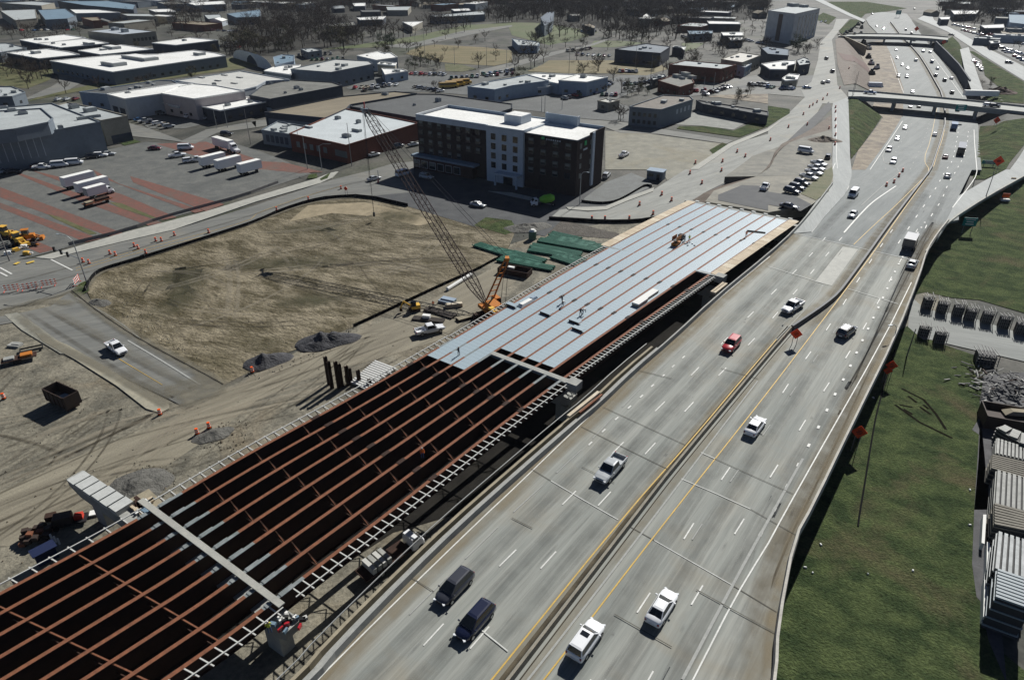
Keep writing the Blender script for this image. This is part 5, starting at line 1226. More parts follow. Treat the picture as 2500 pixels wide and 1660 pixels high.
for i, (x, y) in enumerate([(215,225),(262,190),(305,150),(372,95),(420,52),(443,12),(466,-30)]):
    p = T(3,1,f"{x} {y}")[0]
    vehicle('pickup' if i > 2 else 'suv', 'darkgrey' if i < 3 else 'white', p, heading((p[0],p[1]),(p[0]+20,p[1]+4), zr), f"{'dark grey SUV' if i < 3 else 'white pickup truck'}, {nth(i)} from the nearest in the slanted parked row on the muddy lot", zr, True, 'slanted row parked on the muddy lot', lift=.4)
# trucks of the striped car park
def trailer(label, p, rz, L=9, H=3.9, tractor=False, col='white'):
    pos = G(*p, 0); pos.z = .1; t = thing('box_trailer' if not tractor else 'semi_truck', label, 'trailer' if not tractor else 'truck', pos, rz)
    mb = MB(); mb.box((0, 0, 1.15+(H-1.15)/2), (L, 2.5, H-1.15), PC[col]); mb.build('cargo_box', t)
    mb = MB(); mb.box((0, 0, H+.03), (L-.15, 2.35, .06), RW_); mb.build('box_roof', t)
    mb = MB(); mb.box((0, 0, 1.0), (L, .9, .25), M_chr); mb.box((L*.3, 0, .5), (.2, 1.6, 1.0), M_chr); mb.build('chassis', t)
    for wx in (-L*.36, -L*.24):
        for sy in (-1, 1):
            mb = MB(); mb.tube((wx, sy*.85, .5), (wx, sy*1.2, .5), .5, M_tyre, n=10); mb.build('wheel', t)
    if tractor:
        st = [(L/2+.6,1.1,.5,2.3),(L/2+2.2,1.15,.5,2.3),(L/2+2.4,1.1,.5,1.6),(L/2+3.8,.95,.5,1.45),(L/2+4.0,.8,.6,1.2)]
        mb = MB(); loft(mb, st, PC['white']); mb.hexa([(L/2+.6,-1.05,2.2),(L/2+2.3,-1.05,2.2),(L/2+2.3,1.05,2.2),(L/2+.6,1.05,2.2),(L/2+.6,-.95,3.5),(L/2+1.7,-.95,3.1),(L/2+1.7,.95,3.1),(L/2+.6,.95,3.5)], PC['white']); c_ = mb.build('cab', t)
        mb = MB(); mb.hexa([(L/2+1.8,-.85,2.95),(L/2+2.32,-.9,2.3),(L/2+2.32,.9,2.3),(L/2+1.8,.85,2.95),(L/2+1.84,-.85,2.98),(L/2+2.38,-.9,2.3),(L/2+2.38,.9,2.3),(L/2+1.84,.85,2.98)], M_gl); mb.build('windshield', c_)
        for wx in (L/2+.8, L/2+3.2):
            for sy in (-1, 1):
                mb = MB(); mb.tube((wx, sy*.8, .5), (wx, sy*1.15, .5), .5, M_tyre, n=10); mb.build('wheel', t)
    return t
r1 = heading((500,345),(620,380),0); r2 = heading((500,405),(580,385),0)
trailer('white semi truck with a long trailer parked at the back of the striped car park', (548,366), r1, 11, 4, True)
trailer('white box trailer leftmost of the three beside the long semi truck', (522,406), r2, 9); trailer('white box trailer in the middle of the three beside the long semi truck', (560,414), r2, 9); trailer('white box trailer rightmost of the three, nearest the street', (612,424), heading((575,434),(650,414),0), 8)
r3 = heading((160,455),(250,432),0)
trailer('white box trailer at the back of the left group on the red stripes', (196,456), r3, 9.5); trailer('white box trailer in the middle of the left group on the red stripes', (230,470), r3, 9.5)
lorry('white box truck with a cab, nearest of the left group on the red stripes', (256,476), r3, 0.0, PC['white'], PC['white'], L=6)
LOT = [(0,'van','white',560,1542,20),(0,'van','white',692,1522,20),(0,'suv','black',862,1462,15),(0,'suv','white',935,1450,15),(0,'sedan','silver',1003,1436,15),(0,'sedan','maroon',1432,1384,0),(0,'van','white',1718,1384,10),(0,'pickup','white',1640,1452,30),(0,'suv','white',1752,1500,30),(0,'pickup','white',1822,1492,30),(0,'pickup','white',395,1562,10),(0,'suv','black',2092,1252,0),(0,'sedan','black',360,1545,10)]
LOT.sort(key=lambda l: l[3]); tot = {}
for (c, k, col, x, y, a) in LOT:
    n_k = sum(1 for l in LOT if (l[1], l[2]) == (k, col)); i = tot.get((k, col), 0); tot[(k, col)] = i+1
    vehicle(k, col, (c*625+x*.26471, y*.26471), R(a), f"{col} {CATN[k] if k != 'suv' else 'SUV'} parked loosely on the striped car park" + (f", {nth(i)} such from the left" if n_k > 1 else ", the only one of its kind there"), 0.0, True, 'vehicles scattered on the striped car park', lift=.12)
for x, y, col, lab in ((25,440,'silver','silver car at the very left edge of the striped car park'), (118,436,'black','black car second from the left edge of the striped car park')):
    vehicle('sedan', col, (x*.26471, 415+(y-405)*.26471), R(25), lab, 0.0, True, lift=.12)
cols = ['white','silver','grey','black','white','silver','darkgrey','red','blue','white','tan','navy','green','white','silver','maroon']
def row(c, a, b, n, ang, where, skip=.08):
    A = G(c*625+a[0]*.26471, a[1]*.26471, 0); B = G(c*625+b[0]*.26471, b[1]*.26471, 0); d = math.atan2(B.y-A.y, B.x-A.x)
    j = -1
    for i in range(n):
        if rnd.random() < skip: continue
        j += 1; p = A.lerp(B, i/max(1, n-1)) + Vector((rnd.uniform(-.3,.3), rnd.uniform(-.5,.5), 0)); k = rnd.choice(['sedan','suv','sedan','pickup','suv','minivan']); col = rnd.choice(cols)
        vehicle(k, col, p, d+R(ang)+rnd.uniform(-.06,.06)+(math.pi if rnd.random() < .3 else 0), f"{col} {CATN[k]}, {nth(j)} from the left, {where}", 0.0, False, 'cars parked '+where, lift=.13)
for a in [(0,(1290,1120),(1560,1180),6,80,'in the lot below the bright white warehouse'),(0,(1340,1040),(1750,1085),4,80,'in the shade by the loading bays'),(0,(1890,1090),(1990,1110),3,70,'before the low white front wing'),
 (1,(920,820),(1340,790),9,60,'in the first row right of the white tanks'),(1,(1010,840),(1180,805),4,60,'below the first row by the white tanks'),(1,(1400,690),(1740,700),9,80,'along the small trees in the back car park'),(1,(1480,815),(1700,850),6,80,'beside the round tree in the car park'),
 (1,(1800,735),(2361,690),13,70,'in the back row behind the pale blue store'),(1,(2100,700),(2361,660),6,70,'in the farthest row behind the pale blue store'),(2,(480,920),(720,850),9,70,'in front of the white roofed pale blue store'),(2,(740,870),(900,780),7,75,'along the right end of the pale blue store'),
 (2,(830,885),(960,885),4,80,'beside the hedge'),(2,(1050,790),(1270,770),6,80,'behind the dark shrubs'),(2,(990,670),(1140,672),6,90,'at the edge of the yellow meadow'),(2,(1570,350),(1800,345),9,90,'in front of the far blue shed'),(2,(640,300),(770,300),4,90,'at the small house in the park'),
 (2,(1600,850),(1780,850),8,70,'behind the old grey house'),(2,(1790,880),(1990,810),9,60,'right of the long brick warehouse'),(2,(2150,380),(2361,420),8,70,'at the foot of the tower hotel'),(2,(2200,790),(2340,800),5,70,'by the small shops left of the crossing'),(3,(10,815),(230,830),8,75,'left of the wide crossing'),
 (3,(450,210),(600,210),5,60,'beside the ramp of the tower hotel'),(3,(1900,570),(1980,670),7,0,'on the lower street right of the freeway'),(2,(520,480),(720,460),6,75,'left of the dark church hall'),(2,(600,515),(900,525),7,80,'before the dark church hall'),
 (3,(1720,240),(2000,300),9,60,'in the first row at the top right'),(3,(1800,290),(2100,370),9,60,'in the second row at the top right'),(3,(2050,330),(2361,420),9,60,'in the third row at the top right'),(3,(2100,430),(2361,520),8,60,'in the fourth row at the top right'),(3,(2180,480),(2361,570),6,60,'in the nearest row at the top right'),
 (0,(130,250),(700,240),12,80,'in the far lot behind the gabled barns'),(0,(200,290),(680,285),9,80,'behind the white halls'),(0,(1960,290),(2180,300),5,80,'beyond the railway trees'),(0,(2000,410),(2361,400),9,80,'right of the dark walled hall'),(0,(1960,440),(2200,445),6,80,'in the yard beside the railway trees'),
 (0,(540,930),(700,925),3,80,'in the yard behind the concrete dock building'),(1,(520,560),(800,550),7,80,'behind the silver roofed warehouse'),(1,(400,520),(740,505),8,80,'in the farther yard behind the silver roofed warehouse')]: row(*a)
for (x, y, col, k, a, lab) in [(535,553,'black','suv',80,'black car on the ramp road left of the excavation'),(590,672,'black','suv',80,'black car on the ramp road above the crossing'),(550,765,'white','sedan',80,'white car entering the wide crossing'),(355,822,'blue','sedan',0,'blue car on the cross street left of the crossing'),(2220,592,'black','suv',-50,'black car on the slanting far street'),(1690,332,'black','sedan',-50,'black car on the far street near the second bridge'),(505,775,'grey','sedan',80,'grey car waiting at the wide crossing')]:
    vehicle(k, col, (1875+x*.26471, y*.26471), R(a), lab, 0.0, False, lift=.2)
for (x, y, col, k, lab) in [(940,868,'blue','pickup','blue pickup truck on the near road bridge'),(2030,985,'white','suv','white car on the right end of the near road bridge'),(2085,990,'black','suv','black car on the right end of the near road bridge')]:
    vehicle(k, col, (1875+x*.26471, y*.26471), R(-25), lab, .5, False, lift=.05)
# orange school buses
for i, (x, y) in enumerate([(1770,815),(1830,800),(1890,785)]):
    p = G(625+x*.26471, y*.26471, 0); t = thing('school_bus', f'orange-yellow bus, {nth(i)} from the left, beside the pale blue store', 'bus', p, R(20), 'orange buses')
    mb = MB(); mb.box((0,0,1.8), (10,2.4,2.5), PC['yellow'], taper=.96); mb.box((5.4,0,1.2), (1.2,2.0,1.2), PC['yellow']); mb.build('body', t); mb = MB(); mb.box((0,0,2.2), (8.6,2.46,.7), M_gl); mb.build('window_band', t)
    for wx in (-3,4):
        for sy in (-1,1): mb = MB(); mb.tube((wx,sy*.9,.5),(wx,sy*1.25,.5),.5,M_tyre); mb.build('wheel', t)
# concrete mixer with green drum, dump truck beneath the bridge
t = lorry('white mixer truck with a bright green drum in the hotel shadow', (1318, 503), heading((1345,500),(1290,503),0), 0.0, PC['white'], PC['white'], L=6, flat=True, name='mixer_truck')
mb = MB(); gm = mat('drum_green', (.22,.55,.06), rough=.5)
mb.tube((-4.2,0,2.2), (-3.2,0,2.15), .75, gm, r1=1.25, n=14); mb.tube((-3.2,0,2.15), (-1.2,0,1.95), 1.25, gm, r1=1.2, n=14); mb.tube((-1.2,0,1.95), (.1,0,1.85), 1.2, gm, r1=.6, n=14); mb.build('drum', t, smooth=False)
t = lorry('flatbed truck with a white cab loaded with forms below the new bridge', (985, 1352), heading((940,1375),(1005,1330),0), 0.0, PC['white'], PC['white'], L=6.4, flat=True, name='flatbed_truck')
mb = MB(); mb.box((-2.9,0,1.1), (6.8,2.4,.18), M_rustd); mb.build('flat_bed', t)
for i in range(4):
    mb = MB(); mb.box((-4.9+i*.75,.1,1.6), (.55,2.3,.8), M_bconc if i % 2 else M_brk); mb.build('cargo_form', t)

# ------------------------------------------------------------------ crane
M_or = mat('crane_orange', (.52,.19,.03), c2=(.40,.14,.03), scale=1.5, rough=.5); M_ylw = mat('crane_yellow', (.70,.42,.07), rough=.5)
M_lat = mat('boom_steel', (.03,.022,.022), c2=(.055,.04,.04), scale=1.2, rough=.85, spec=.08); M_cab = mat('cable', (.035,.035,.04), rough=.6); M_bg = mat('boom_head_grey', (.30,.35,.38), rough=.5)
foot = G(1186, 742, 2.2); tip = G(890, 268, 30.0)
cr = thing('crawler_crane', 'orange crawler crane with a long dark lattice boom leaning left over the field', 'crane', (foot.x+1.5, foot.y+1.0, 0), 0)
rc = rel(cr); bd = (tip-foot).normalized(); hdir = Vector((bd.x, bd.y, 0)).normalized(); sdir = Vector((-hdir.y, hdir.x, 0))
def cbuild(mb, nm, par=None, **k):
    mb.v = [tuple(rc(p)) for p in mb.v]; return mb.build(nm, par or cr, **k)
upn = bd.cross(sdir).normalized()
if upn.z < 0: upn = -upn
def chord_w(s): return min(1.0, .25+s*9, .35+(1-s)*9)
BL = (tip-foot).length; nsec = 34; ch = {}
for ci, (su, sv) in enumerate(((-1,-1),(1,-1),(1,1),(-1,1))):
    mb = MB()
    for k in range(nsec):
        p = [foot+bd*BL*q+sdir*su*1.0*chord_w(q)+upn*sv*.85*chord_w(q) for q in (k/nsec, (k+1)/nsec)]
        mb.bar(p[0], p[1], .15, .15, M_lat)
    cbuild(mb, 'boom_chord')
for side in range(4):
    mb = MB(); c = ((-1,-1),(1,-1),(1,1),(-1,1)); a, b = c[side], c[(side+1)%4]
    for k in range(nsec*1):
        q0, q1 = k/nsec, (k+1)/nsec; A_ = a if k % 2 else b; B_ = b if k % 2 else a
        P0 = foot+bd*BL*q0+sdir*A_[0]*chord_w(q0)+upn*A_[1]*.85*chord_w(q0); P1 = foot+bd*BL*q1+sdir*B_[0]*chord_w(q1)+upn*B_[1]*.85*chord_w(q1)
        mb.bar(P0, P1, .055, .055, M_lat); P2 = foot+bd*BL*q1+sdir*A_[0]*chord_w(q1)+upn*A_[1]*.85*chord_w(q1); mb.bar(P1, P2, .05, .05, M_lat)
    cbuild(mb, 'boom_lacing')
mb = MB(); mb.box(tuple(tip-bd*.4), (.7, 1.5, .9), M_bg, rz=math.atan2(hdir.y, hdir.x)); [mb.bar(tip-bd*2.6+sdir*q, tip+sdir*q, .12, .8, M_bg) for q in (-.55, .55)]; cbuild(mb, 'boom_head')
mb = MB(); mb.bar(tip, tip+hdir*2.6+Vector((0,0,-.4)), .3, .3, M_bg); mb.tube(tip+hdir*2.2+sdir*.2+Vector((0,0,-.3)), tip+hdir*2.2-sdir*.2+Vector((0,0,-.3)), .45, M_bg, n=12); cbuild(mb, 'head_sheave')
mb = MB(); mb.bar(tip, tip+Vector((0,0,1.9))-hdir*.1, .12, .3, mat('red_flag', (.55,.12,.12))); cbuild(mb, 'flag')
for f, w_ in ((.22,1),(.845,1.2)):
    pass
# load lines and hook
for k, (o_, drop) in enumerate(((1.0, 27.5), (1.25, 27.5), (2.0, 20))):
    mb = MB(); p = tip+hdir*o_; mb.tube(p, p-Vector((0,0,drop)), .035, M_cab, n=5, cap=False); cbuild(mb, 'load_line')
hp = tip+hdir*1.1-Vector((0,0,28)); mb = MB(); mb.box(tuple(hp), (.5,.5,1.1), M_cab); cbuild(mb, 'hook_block')
# gantry mast, pendants
mtop = G(1238, 632, 11.5); mfoot = foot - hdir*.8 + Vector((0,0,.2))
md = (mtop-mfoot)
for su in (-1, 1):
    mb = MB(); mb.bar(mfoot+sdir*su*.9, mtop+sdir*su*.5, .22, .26, M_or)
    for k in range(7):
        q = k/7; 
    cbuild(mb, 'mast_leg')
mb = MB()
for k in range(8):
    q = (k+.5)/8; mb.bar(mfoot.lerp(mtop, q)-sdir*(.9-.35*q), mfoot.lerp(mtop, q)+sdir*(.9-.35*q), .14, .14, M_or)
mb.box(tuple(mtop), (.8, 1.3, .7), M_or); cbuild(mb, 'mast_head')
for su in (-1, 1):
    mb = MB(); mb.tube(mtop+sdir*su*.5, tip+sdir*su*.5+upn*.8, .045, M_cab, n=5, cap=False); cbuild(mb, 'pendant_line')
bdir = -hdir
base = foot + bdir*4.2; rzc = math.atan2(bdir.y, bdir.x)
for su in (-1, 1):
    mb = MB(); mb.tube(mtop+sdir*su*.4, base+bdir*2.6+sdir*su*.6+Vector((0,0,1.2)), .05, M_cab, n=5, cap=False); cbuild(mb, 'backstay')
Z_ = Vector((0,0,1))
mb = MB(); c_ = foot+bdir*3.6; mb.box((c_.x, c_.y, 2.0), (8.6, 3.0, .7), M_or, rz=rzc); cbuild(mb, 'turntable')
mb = MB(); c_ = foot+bdir*3.4; mb.box((c_.x, c_.y, 3.1), (3.6, 2.4, 1.6), M_or, rz=rzc, taper=.93); cbuild(mb, 'machinery_house')
for k in range(2):
    mb = MB(); q = foot+bdir*(5.2+k*1.1); mb.tube(tuple(q+sdir*1.1+Z_*.9), tuple(q-sdir*1.1+Z_*.9), .5, M_cab, n=12); cbuild(mb, 'winch_drum')
mb = MB(); q = foot+bdir*7.6; mb.box((q.x, q.y, 3.0), (1.5, 4.4, 2.0), M_ylw, rz=rzc, taper=.95); cbuild(mb, 'counterweight')
mb = MB(); q = foot+bdir*6.1+sdir*1.6; mb.box((q.x, q.y, 3.9), (2.4, 1.0, .5), M_ylw, rz=rzc); cbuild(mb, 'counterweight')
mb = MB(); q = foot+bdir*1.0-sdir*1.9; mb.box((q.x, q.y, 2.9), (2.0, 1.2, 1.9), M_or, rz=rzc, taper=.9); cb_ = cbuild(mb, 'cab'); mb = MB(); mb.box((q.x, q.y, 3.2), (2.06, 1.26, .8), M_gl, rz=rzc, taper=.95); cbuild(mb, 'window', cb_)
tdir = Vector((math.cos(R(40)), math.sin(R(40)), 0)); tn = Vector((-tdir.y, tdir.x, 0)); cc = foot+bdir*3.0
for su in (-1, 1):
    mb = MB(); q = cc+tn*su*2.1; mb.box((q.x, q.y, .72), (6.6, .95, 1.1), M_rustd, rz=R(40), taper=.92); tr = cbuild(mb, 'crawler_track')
    mb = MB()
    for k in range(16): z_ = q+tdir*(-3.0+k*.4); mb.box((z_.x, z_.y, 1.3), (.26, 1.0, .08), M_rustd, rz=R(40))
    cbuild(mb, 'track_shoe', tr)

# ------------------------------------------------------------------ people
def person_mesh(name, pose, shirt, pants, hat):
    me = bpy.data.meshes.new(name); J = pose['j']; V_ = [j[0] for j in J]; E_ = [(i, j[2]) for i, j in enumerate(J) if j[2] is not None]
    me.from_pydata(V_, E_, []); o = bpy.data.objects.new(name, me); sc.collection.objects.link(o)
    md_ = o.modifiers.new('s', 'SKIN'); 
    for i, j in enumerate(J): me.skin_vertices[0].data[i].radius = (j[1], j[1]*.85)
    me.skin_vertices[0].data[0].use_root = True
    o.modifiers.new('d', 'SUBSURF').levels = 1
    dg = bpy.context.evaluated_depsgraph_get(); nm = bpy.data.meshes.new_from_object(o.evaluated_get(dg)); nm.name = name
    bpy.data.objects.remove(o)
    skin = mat('skin', (.38,.22,.15))
    for m in (shirt, pants, skin, hat): nm.materials.append(m)
    for p in nm.polygons:
        z = p.center.z; r_ = math.hypot(p.center.x, p.center.y)
        p.material_index = 3 if z > 1.66*pose['h'] else 2 if z > 1.46*pose['h'] else 1 if z < .92*pose['h'] else 0
        p.use_smooth = True
    return nm
st = [((0,0,.95),.15,None),((0,0,1.2),.17,0),((0,0,1.42),.15,1),((0,0,1.52),.06,2),((0,.02,1.64),.11,3),((0,.01,1.76),.10,4),
 ((-.1,0,.9),.1,0),((-.12,.05,.5),.075,6),((-.13,0,.1),.055,7),((-.13,.14,.04),.045,8),((.1,0,.9),.1,0),((.13,-.08,.5),.075,10),((.14,-.12,.1),.055,11),((.14,.02,.04),.045,12),
 ((-.2,0,1.4),.065,2),((-.28,.08,1.12),.05,14),((-.2,.28,1.02),.04,15),((-.17,.36,1.02),.045,16),((.2,0,1.4),.065,2),((.3,.04,1.12),.05,18),((.26,.26,.98),.04,19),((.24,.34,.97),.045,20)]
bend = [((0,-.1,.92),.15,None),((0,.1,1.1),.17,0),((0,.32,1.2),.15,1),((0,.42,1.2),.06,2),((0,.52,1.18),.11,3),((0,.6,1.14),.10,4),
 ((-.1,-.1,.88),.1,0),((-.14,.05,.5),.075,6),((-.14,-.05,.1),.055,7),((-.14,.1,.04),.045,8),((.1,-.1,.88),.1,0),((.14,.05,.5),.075,10),((.15,-.1,.1),.055,11),((.15,.05,.04),.045,12),
 ((-.2,.34,1.14),.065,2),((-.24,.42,.86),.05,14),((-.18,.5,.62),.04,15),((-.16,.52,.54),.045,16),((.2,.34,1.14),.065,2),((.24,.44,.86),.05,18),((.18,.52,.62),.04,19),((.16,.54,.54),.045,20)]
m_hv = mat('orange_vest', (.75,.16,.03)); m_dk = mat('dark_workwear', (.03,.035,.05)); m_wh = mat('white_hard_hat', (.75,.75,.72)); m_yl = mat('yellow_vest', (.55,.6,.06)); m_jn = mat('blue_jeans', (.05,.08,.16))
pm1 = person_mesh('person', dict(j=st, h=1), m_hv, m_jn, m_wh); pm2 = person_mesh('person', dict(j=st, h=1), m_dk, m_dk, m_wh); pm3 = person_mesh('person', dict(j=bend, h=.7), m_dk, m_jn, m_wh); pm4 = person_mesh('person', dict(j=st, h=1), m_yl, m_jn, m_wh)
def man(me_, p, z, rz, lab): 
    q = G(*p, z); q.z += .03; link('person', me_, None, q, rz, label=lab, category='person')
zdk = lambda Y: zg(Y)-.04
man(pm3, (1374,748), zdk, R(200), 'worker in dark clothes bending over near the middle of the decking'); man(pm2, (1372,741), zdk, R(120), 'worker in dark clothes standing behind the bending one')
man(pm2, (1417,772), zdk, R(30), 'worker in dark clothes beside the raised deck sheet'); man(pm3, (1423,768), zdk, R(250), 'worker bending down right of the raised deck sheet')
man(pm2, (1120,868), zdk, R(60), 'worker alone on the nearest corner of the decking'); man(pm1, (1821,580), zdk, R(160), 'worker in an orange vest near the right edge of the far decking')
man(pm1, (1058,752), 0.0, R(0), 'worker in an orange vest standing by the black timbers'); man(pm2, (1671,590), zdk, R(60), 'worker beside the orange lift on the far decking'); man(pm4, (1682,591), zdk, R(10), 'worker in a yellow vest beside the orange lift')
man(pm4, (660,1545), zdk, R(40), 'worker in a yellow vest at the right end of the near pier'); man(pm2, (846,934), 0.0, R(40), 'worker among the black steel piles'); man(pm1, (1032,1118), zdk, R(200), 'worker on the rusty girder in the middle of the open span')

# ------------------------------------------------------------------ signs, drums, barricades
M_so = mat('sign_orange', (.75,.06,.015), rough=.45); M_dr = mat('drum_orange', (.78,.11,.02), rough=.5); M_dw = mat('drum_white_band', (.75,.75,.72)); M_sg = mat('sign_green', (.01,.22,.20), rough=.45); M_post = mat('sign_post', (.22,.21,.20), rough=.6); M_bk = mat('sign_ink', (.02,.02,.02))
def diamond(label, p, h, s, z=0.0, rz=R(-15), flags=False):
    b = G(*p, z); t = thing('road_work_sign', label, 'sign', b, rz)
    mb = MB(); mb.bar((-.35,0,0), (-.35,0,h), .09, .09, M_post); mb.build('post', t); mb = MB(); mb.bar((.35,0,0), (.35,0,h), .09, .09, M_post); mb.build('post', t)
    c = Vector((0,-.08,h)); P = [c+Vector((0,0,s)), c+Vector((-s,0,0)), c+Vector((0,0,-s)), c+Vector((s,0,0))]; y = Vector((0,.04,0))
    mb = MB(); mb.hexa([P[0]+y, P[1]+y, P[2]+y, P[3]+y, P[0]-y, P[1]-y, P[2]-y, P[3]-y], M_so); f = mb.build('sign_face', t)
    mb = MB()
    for k, w_ in enumerate((.5,.75,.5)): mb.box((0,-.135,h+.28-.28*k), (w_*s,.015,.1*s), M_bk)
    mb.build('lettering', f)
    return t
diamond('orange diamond sign on the median at the start of the dark curved barrier', (1938,842), 2.2, 1.0, zf)
diamond('orange diamond sign on the meadow, the nearest of those beside the freeway', (2083,1102), 3.7, 1.15)
diamond('orange diamond sign on the meadow, between the nearest one and the underpass street', (2164,932), 3.4, 1.0); diamond('smaller orange diamond sign leaning just left of the middle meadow sign', (2158,935), 2.6, .75)
diamond('large orange diamond sign on the grass above the exit ramp', (2428,424), 4.2, 1.7); diamond('orange diamond sign below the right end of the near road bridge', (2428,312), 3, 1.4); diamond('orange diamond sign at the right end of the second bridge', (2301,116), 3.5, 1.6); diamond('farthest orange diamond sign beyond the second bridge', (2235,82), 3.5, 2.0)
diamond('small orange sign on the hotel side of the street', (846,476), 2, .7)
def panel_sign(label, p, h, w_, hh, z=0.0, rz=R(-12), col=M_sg, posts=True):
    b = G(*p, z); t = thing('guide_sign', label, 'sign', b, rz)
    if posts:
        for s in (-1, 1): mb = MB(); mb.bar((s*w_*.32,.1,0), (s*w_*.32,.1,h+hh/2), .14, .14, M_post); mb.build('post', t)
    mb = MB(); mb.box((0,0,h), (w_,.1,hh), col); f = mb.build('sign_face', t)
    mb = MB()
    for k in range(3): mb.box((0,-.06,h+hh*(.28-.28*k)), (w_*(.7,.5,.6)[k],.02,hh*.11), M_dw)
    mb.build('lettering', f); return t
panel_sign('green guide sign on two posts in the meadow beside the exit ramp', (2358,572), 3.4, 3.3, 2.2); panel_sign('low green guide sign beside the freeway under the large orange sign', (2412,408), 1.6, 4.6, 1.3)
panel_sign('green guide sign hung on the near road bridge', (2345,269), 1.0, 4.4, 2.8, z=.5, posts=False); panel_sign('green guide sign over the far freeway at the top', (2191,44), 5, 5, 4)
panel_sign('small amber sign beyond the exit ramp', (2467,458), 2.4, 1.4, 1.4, col=mat('sign_amber', (.55,.28,.02)))
dm = MB(); dm.tube((0,0,0),(0,0,.06),.33,M_tyre,n=10); body = MB()
def drum_proto():
    t = thing('traffic_drum', 'x', 'traffic drum'); mb = MB(); mb.tube((0,0,.06),(0,0,1.05),.30,M_dr,r1=.24,n=10); mb.build('barrel', t)
    for z_ in (.35,.72): mb = MB(); mb.tube((0,0,z_),(0,0,z_+.16),.305-.03*z_,M_dw,n=10,cap=False); mb.build('reflective_band', t)
    mb = MB(); mb.tube((0,0,0),(0,0,.06),.40,M_tyre,n=10); mb.build('base', t); return t
DP = drum_proto()
dl = [((0,1),"770 855 825 868 1018 782 1068 795 1242 712 1277 732 1347 775 1440 662 1492 662 1612 610 1927 585",'on the street along the bare field','flat'),
 ((1,1),"192 378 485 282 785 180 1128 120",'on the street before the hotel','flat'),((2,1),"735 465 856 465 1080 462 1175 330 1380 235 1300 415 1470 288 1750 130 1640 40 1930 15 2085 15",'on the frontage road beside the new bridge','flat'),
 ((2,0),"2150 1450 2075 1408 1940 1498 1690 1512",'on the frontage road above the gravel lot','flat'),((3,0),"20 1300 187 1180 325 1062 360 1158 382 995 412 975 450 950 505 925 545 885 560 1195 660 822 745 640",'on the wide crossing approach','flat'),
 ((3,0),"616 1340 620 1255 621 1180 621 1115 621 1040 621 1000",'along the left side of the entry ramp','ramp'),((3,1),"1205 65 1160 120 1240 18 1090 150",'between the lanes left of the dark barrier','free'),((0,2),"1822 872 1932 815 1480 692 2330 300 40 545",'on the dirt beside the new bridge','flat')]
for (c, r_), s, wh, mode in dl:
    for i, p in enumerate(T(c, r_, s)):
        q = G(*p, {'flat': 0.0, 'ramp': zr, 'free': zf}[mode]); q.z += .14 if mode != 'free' else .02
        place(DP, q, rnd.uniform(0, 3), f"orange traffic drum, {nth(i)} of those {wh}", 'orange drums '+wh, scale=1.1 if mode != 'flat' or c > 1 else 1.0)
def barricade(p, rz, lab):
    b = G(*p, 0); b.z = .12; t = thing('barricade', lab, 'barricade', b, rz)
    for s in (-1,1): mb = MB(); mb.bar((s*1.3,0,0),(s*1.3,0,1.6),.08,.08,M_dw); mb.bar((s*1.3,-.5,.04),(s*1.3,.5,.04),.1,.08,M_so); mb.build('leg', t)
    for z_ in (.5,1.0,1.5):
        mb = MB()
        for k in range(8): mb.box((-1.4+k*.4+.2,-.06,z_),(.4,.05,.2),M_so if k%2 else M_dw)
        mb.build('rail', t)
barricade((118,701), R(25), 'red and white barricade in the street left of the grass corner'); barricade((72,709), R(25), 'red and white barricade farther left in the street'); barricade((27,713), R(20), 'red and white barricade at the left edge of the street'); barricade((188,694), R(100), 'red and white barricade at the curb of the grass corner')

# ------------------------------------------------------------------ poles and lamps
M_pole = mat('galvanised_pole', (.36,.38,.38), rough=.5, metal=.4)
def pole(name, lab, p, h, r=.12, z=0.0, arm=None, m=M_pole, cross=False, lamp=None):
    b = G(*p, z); t = thing(name, lab, 'pole' if not lamp else 'street lamp', b, 0)
    mb = MB(); mb.tube((0,0,0),(0,0,h),r,m,r1=r*.6,n=8); mb.build('shaft', t)
    if arm:
        mb = MB(); a = Vector((arm[0],arm[1],0)); pts = [Vector((0,0,h-.1)), a*.35+Vector((0,0,h+.7)), a+Vector((0,0,h+1.0))]
        for u, v in zip(pts, pts[1:]): mb.tube(u, v, r*.5, m, n=6)
        mb.build('arm', t)
        if lamp: mb = MB(); e = a+Vector((0,0,h+.95)); mb.bar(e, e+a.normalized()*.8, .3, .12, M_bg); mb.build('lamp_head', t)
    if cross:
        for z_ in (h-.6, h-1.4): mb = MB(); mb.bar((-1.1,.2,z_),(1.1,-.2,z_),.12,.12,M_post); mb.build('crossarm', t)
    return t
sgt = pole('signal_mast', 'tall curved street lamp and signal mast at the grassy corner of the bare field', (212,690), 10.2, .16, arm=(-3.2,1.0), lamp=True)
b0 = Vector((0,0,5.9)); ar = Vector((-7.6,4.0,.6)); mb = MB(); mb.tube(b0, b0+ar, .1, M_pole, r1=.06, n=6); sa = mb.build('signal_arm', sgt)
for f in (.45,.72,1.0):
    q = b0+ar*f; mb = MB(); mb.box((q.x,q.y,q.z-.1),(.4,.35,1.15),M_bk); mb.build('signal_head', sa)
lp = pole('signal_mast', 'leaning dark signal mast at the left edge beside the yellow machines', (24,638), 9, .18, arm=(-3,1), m=M_post)
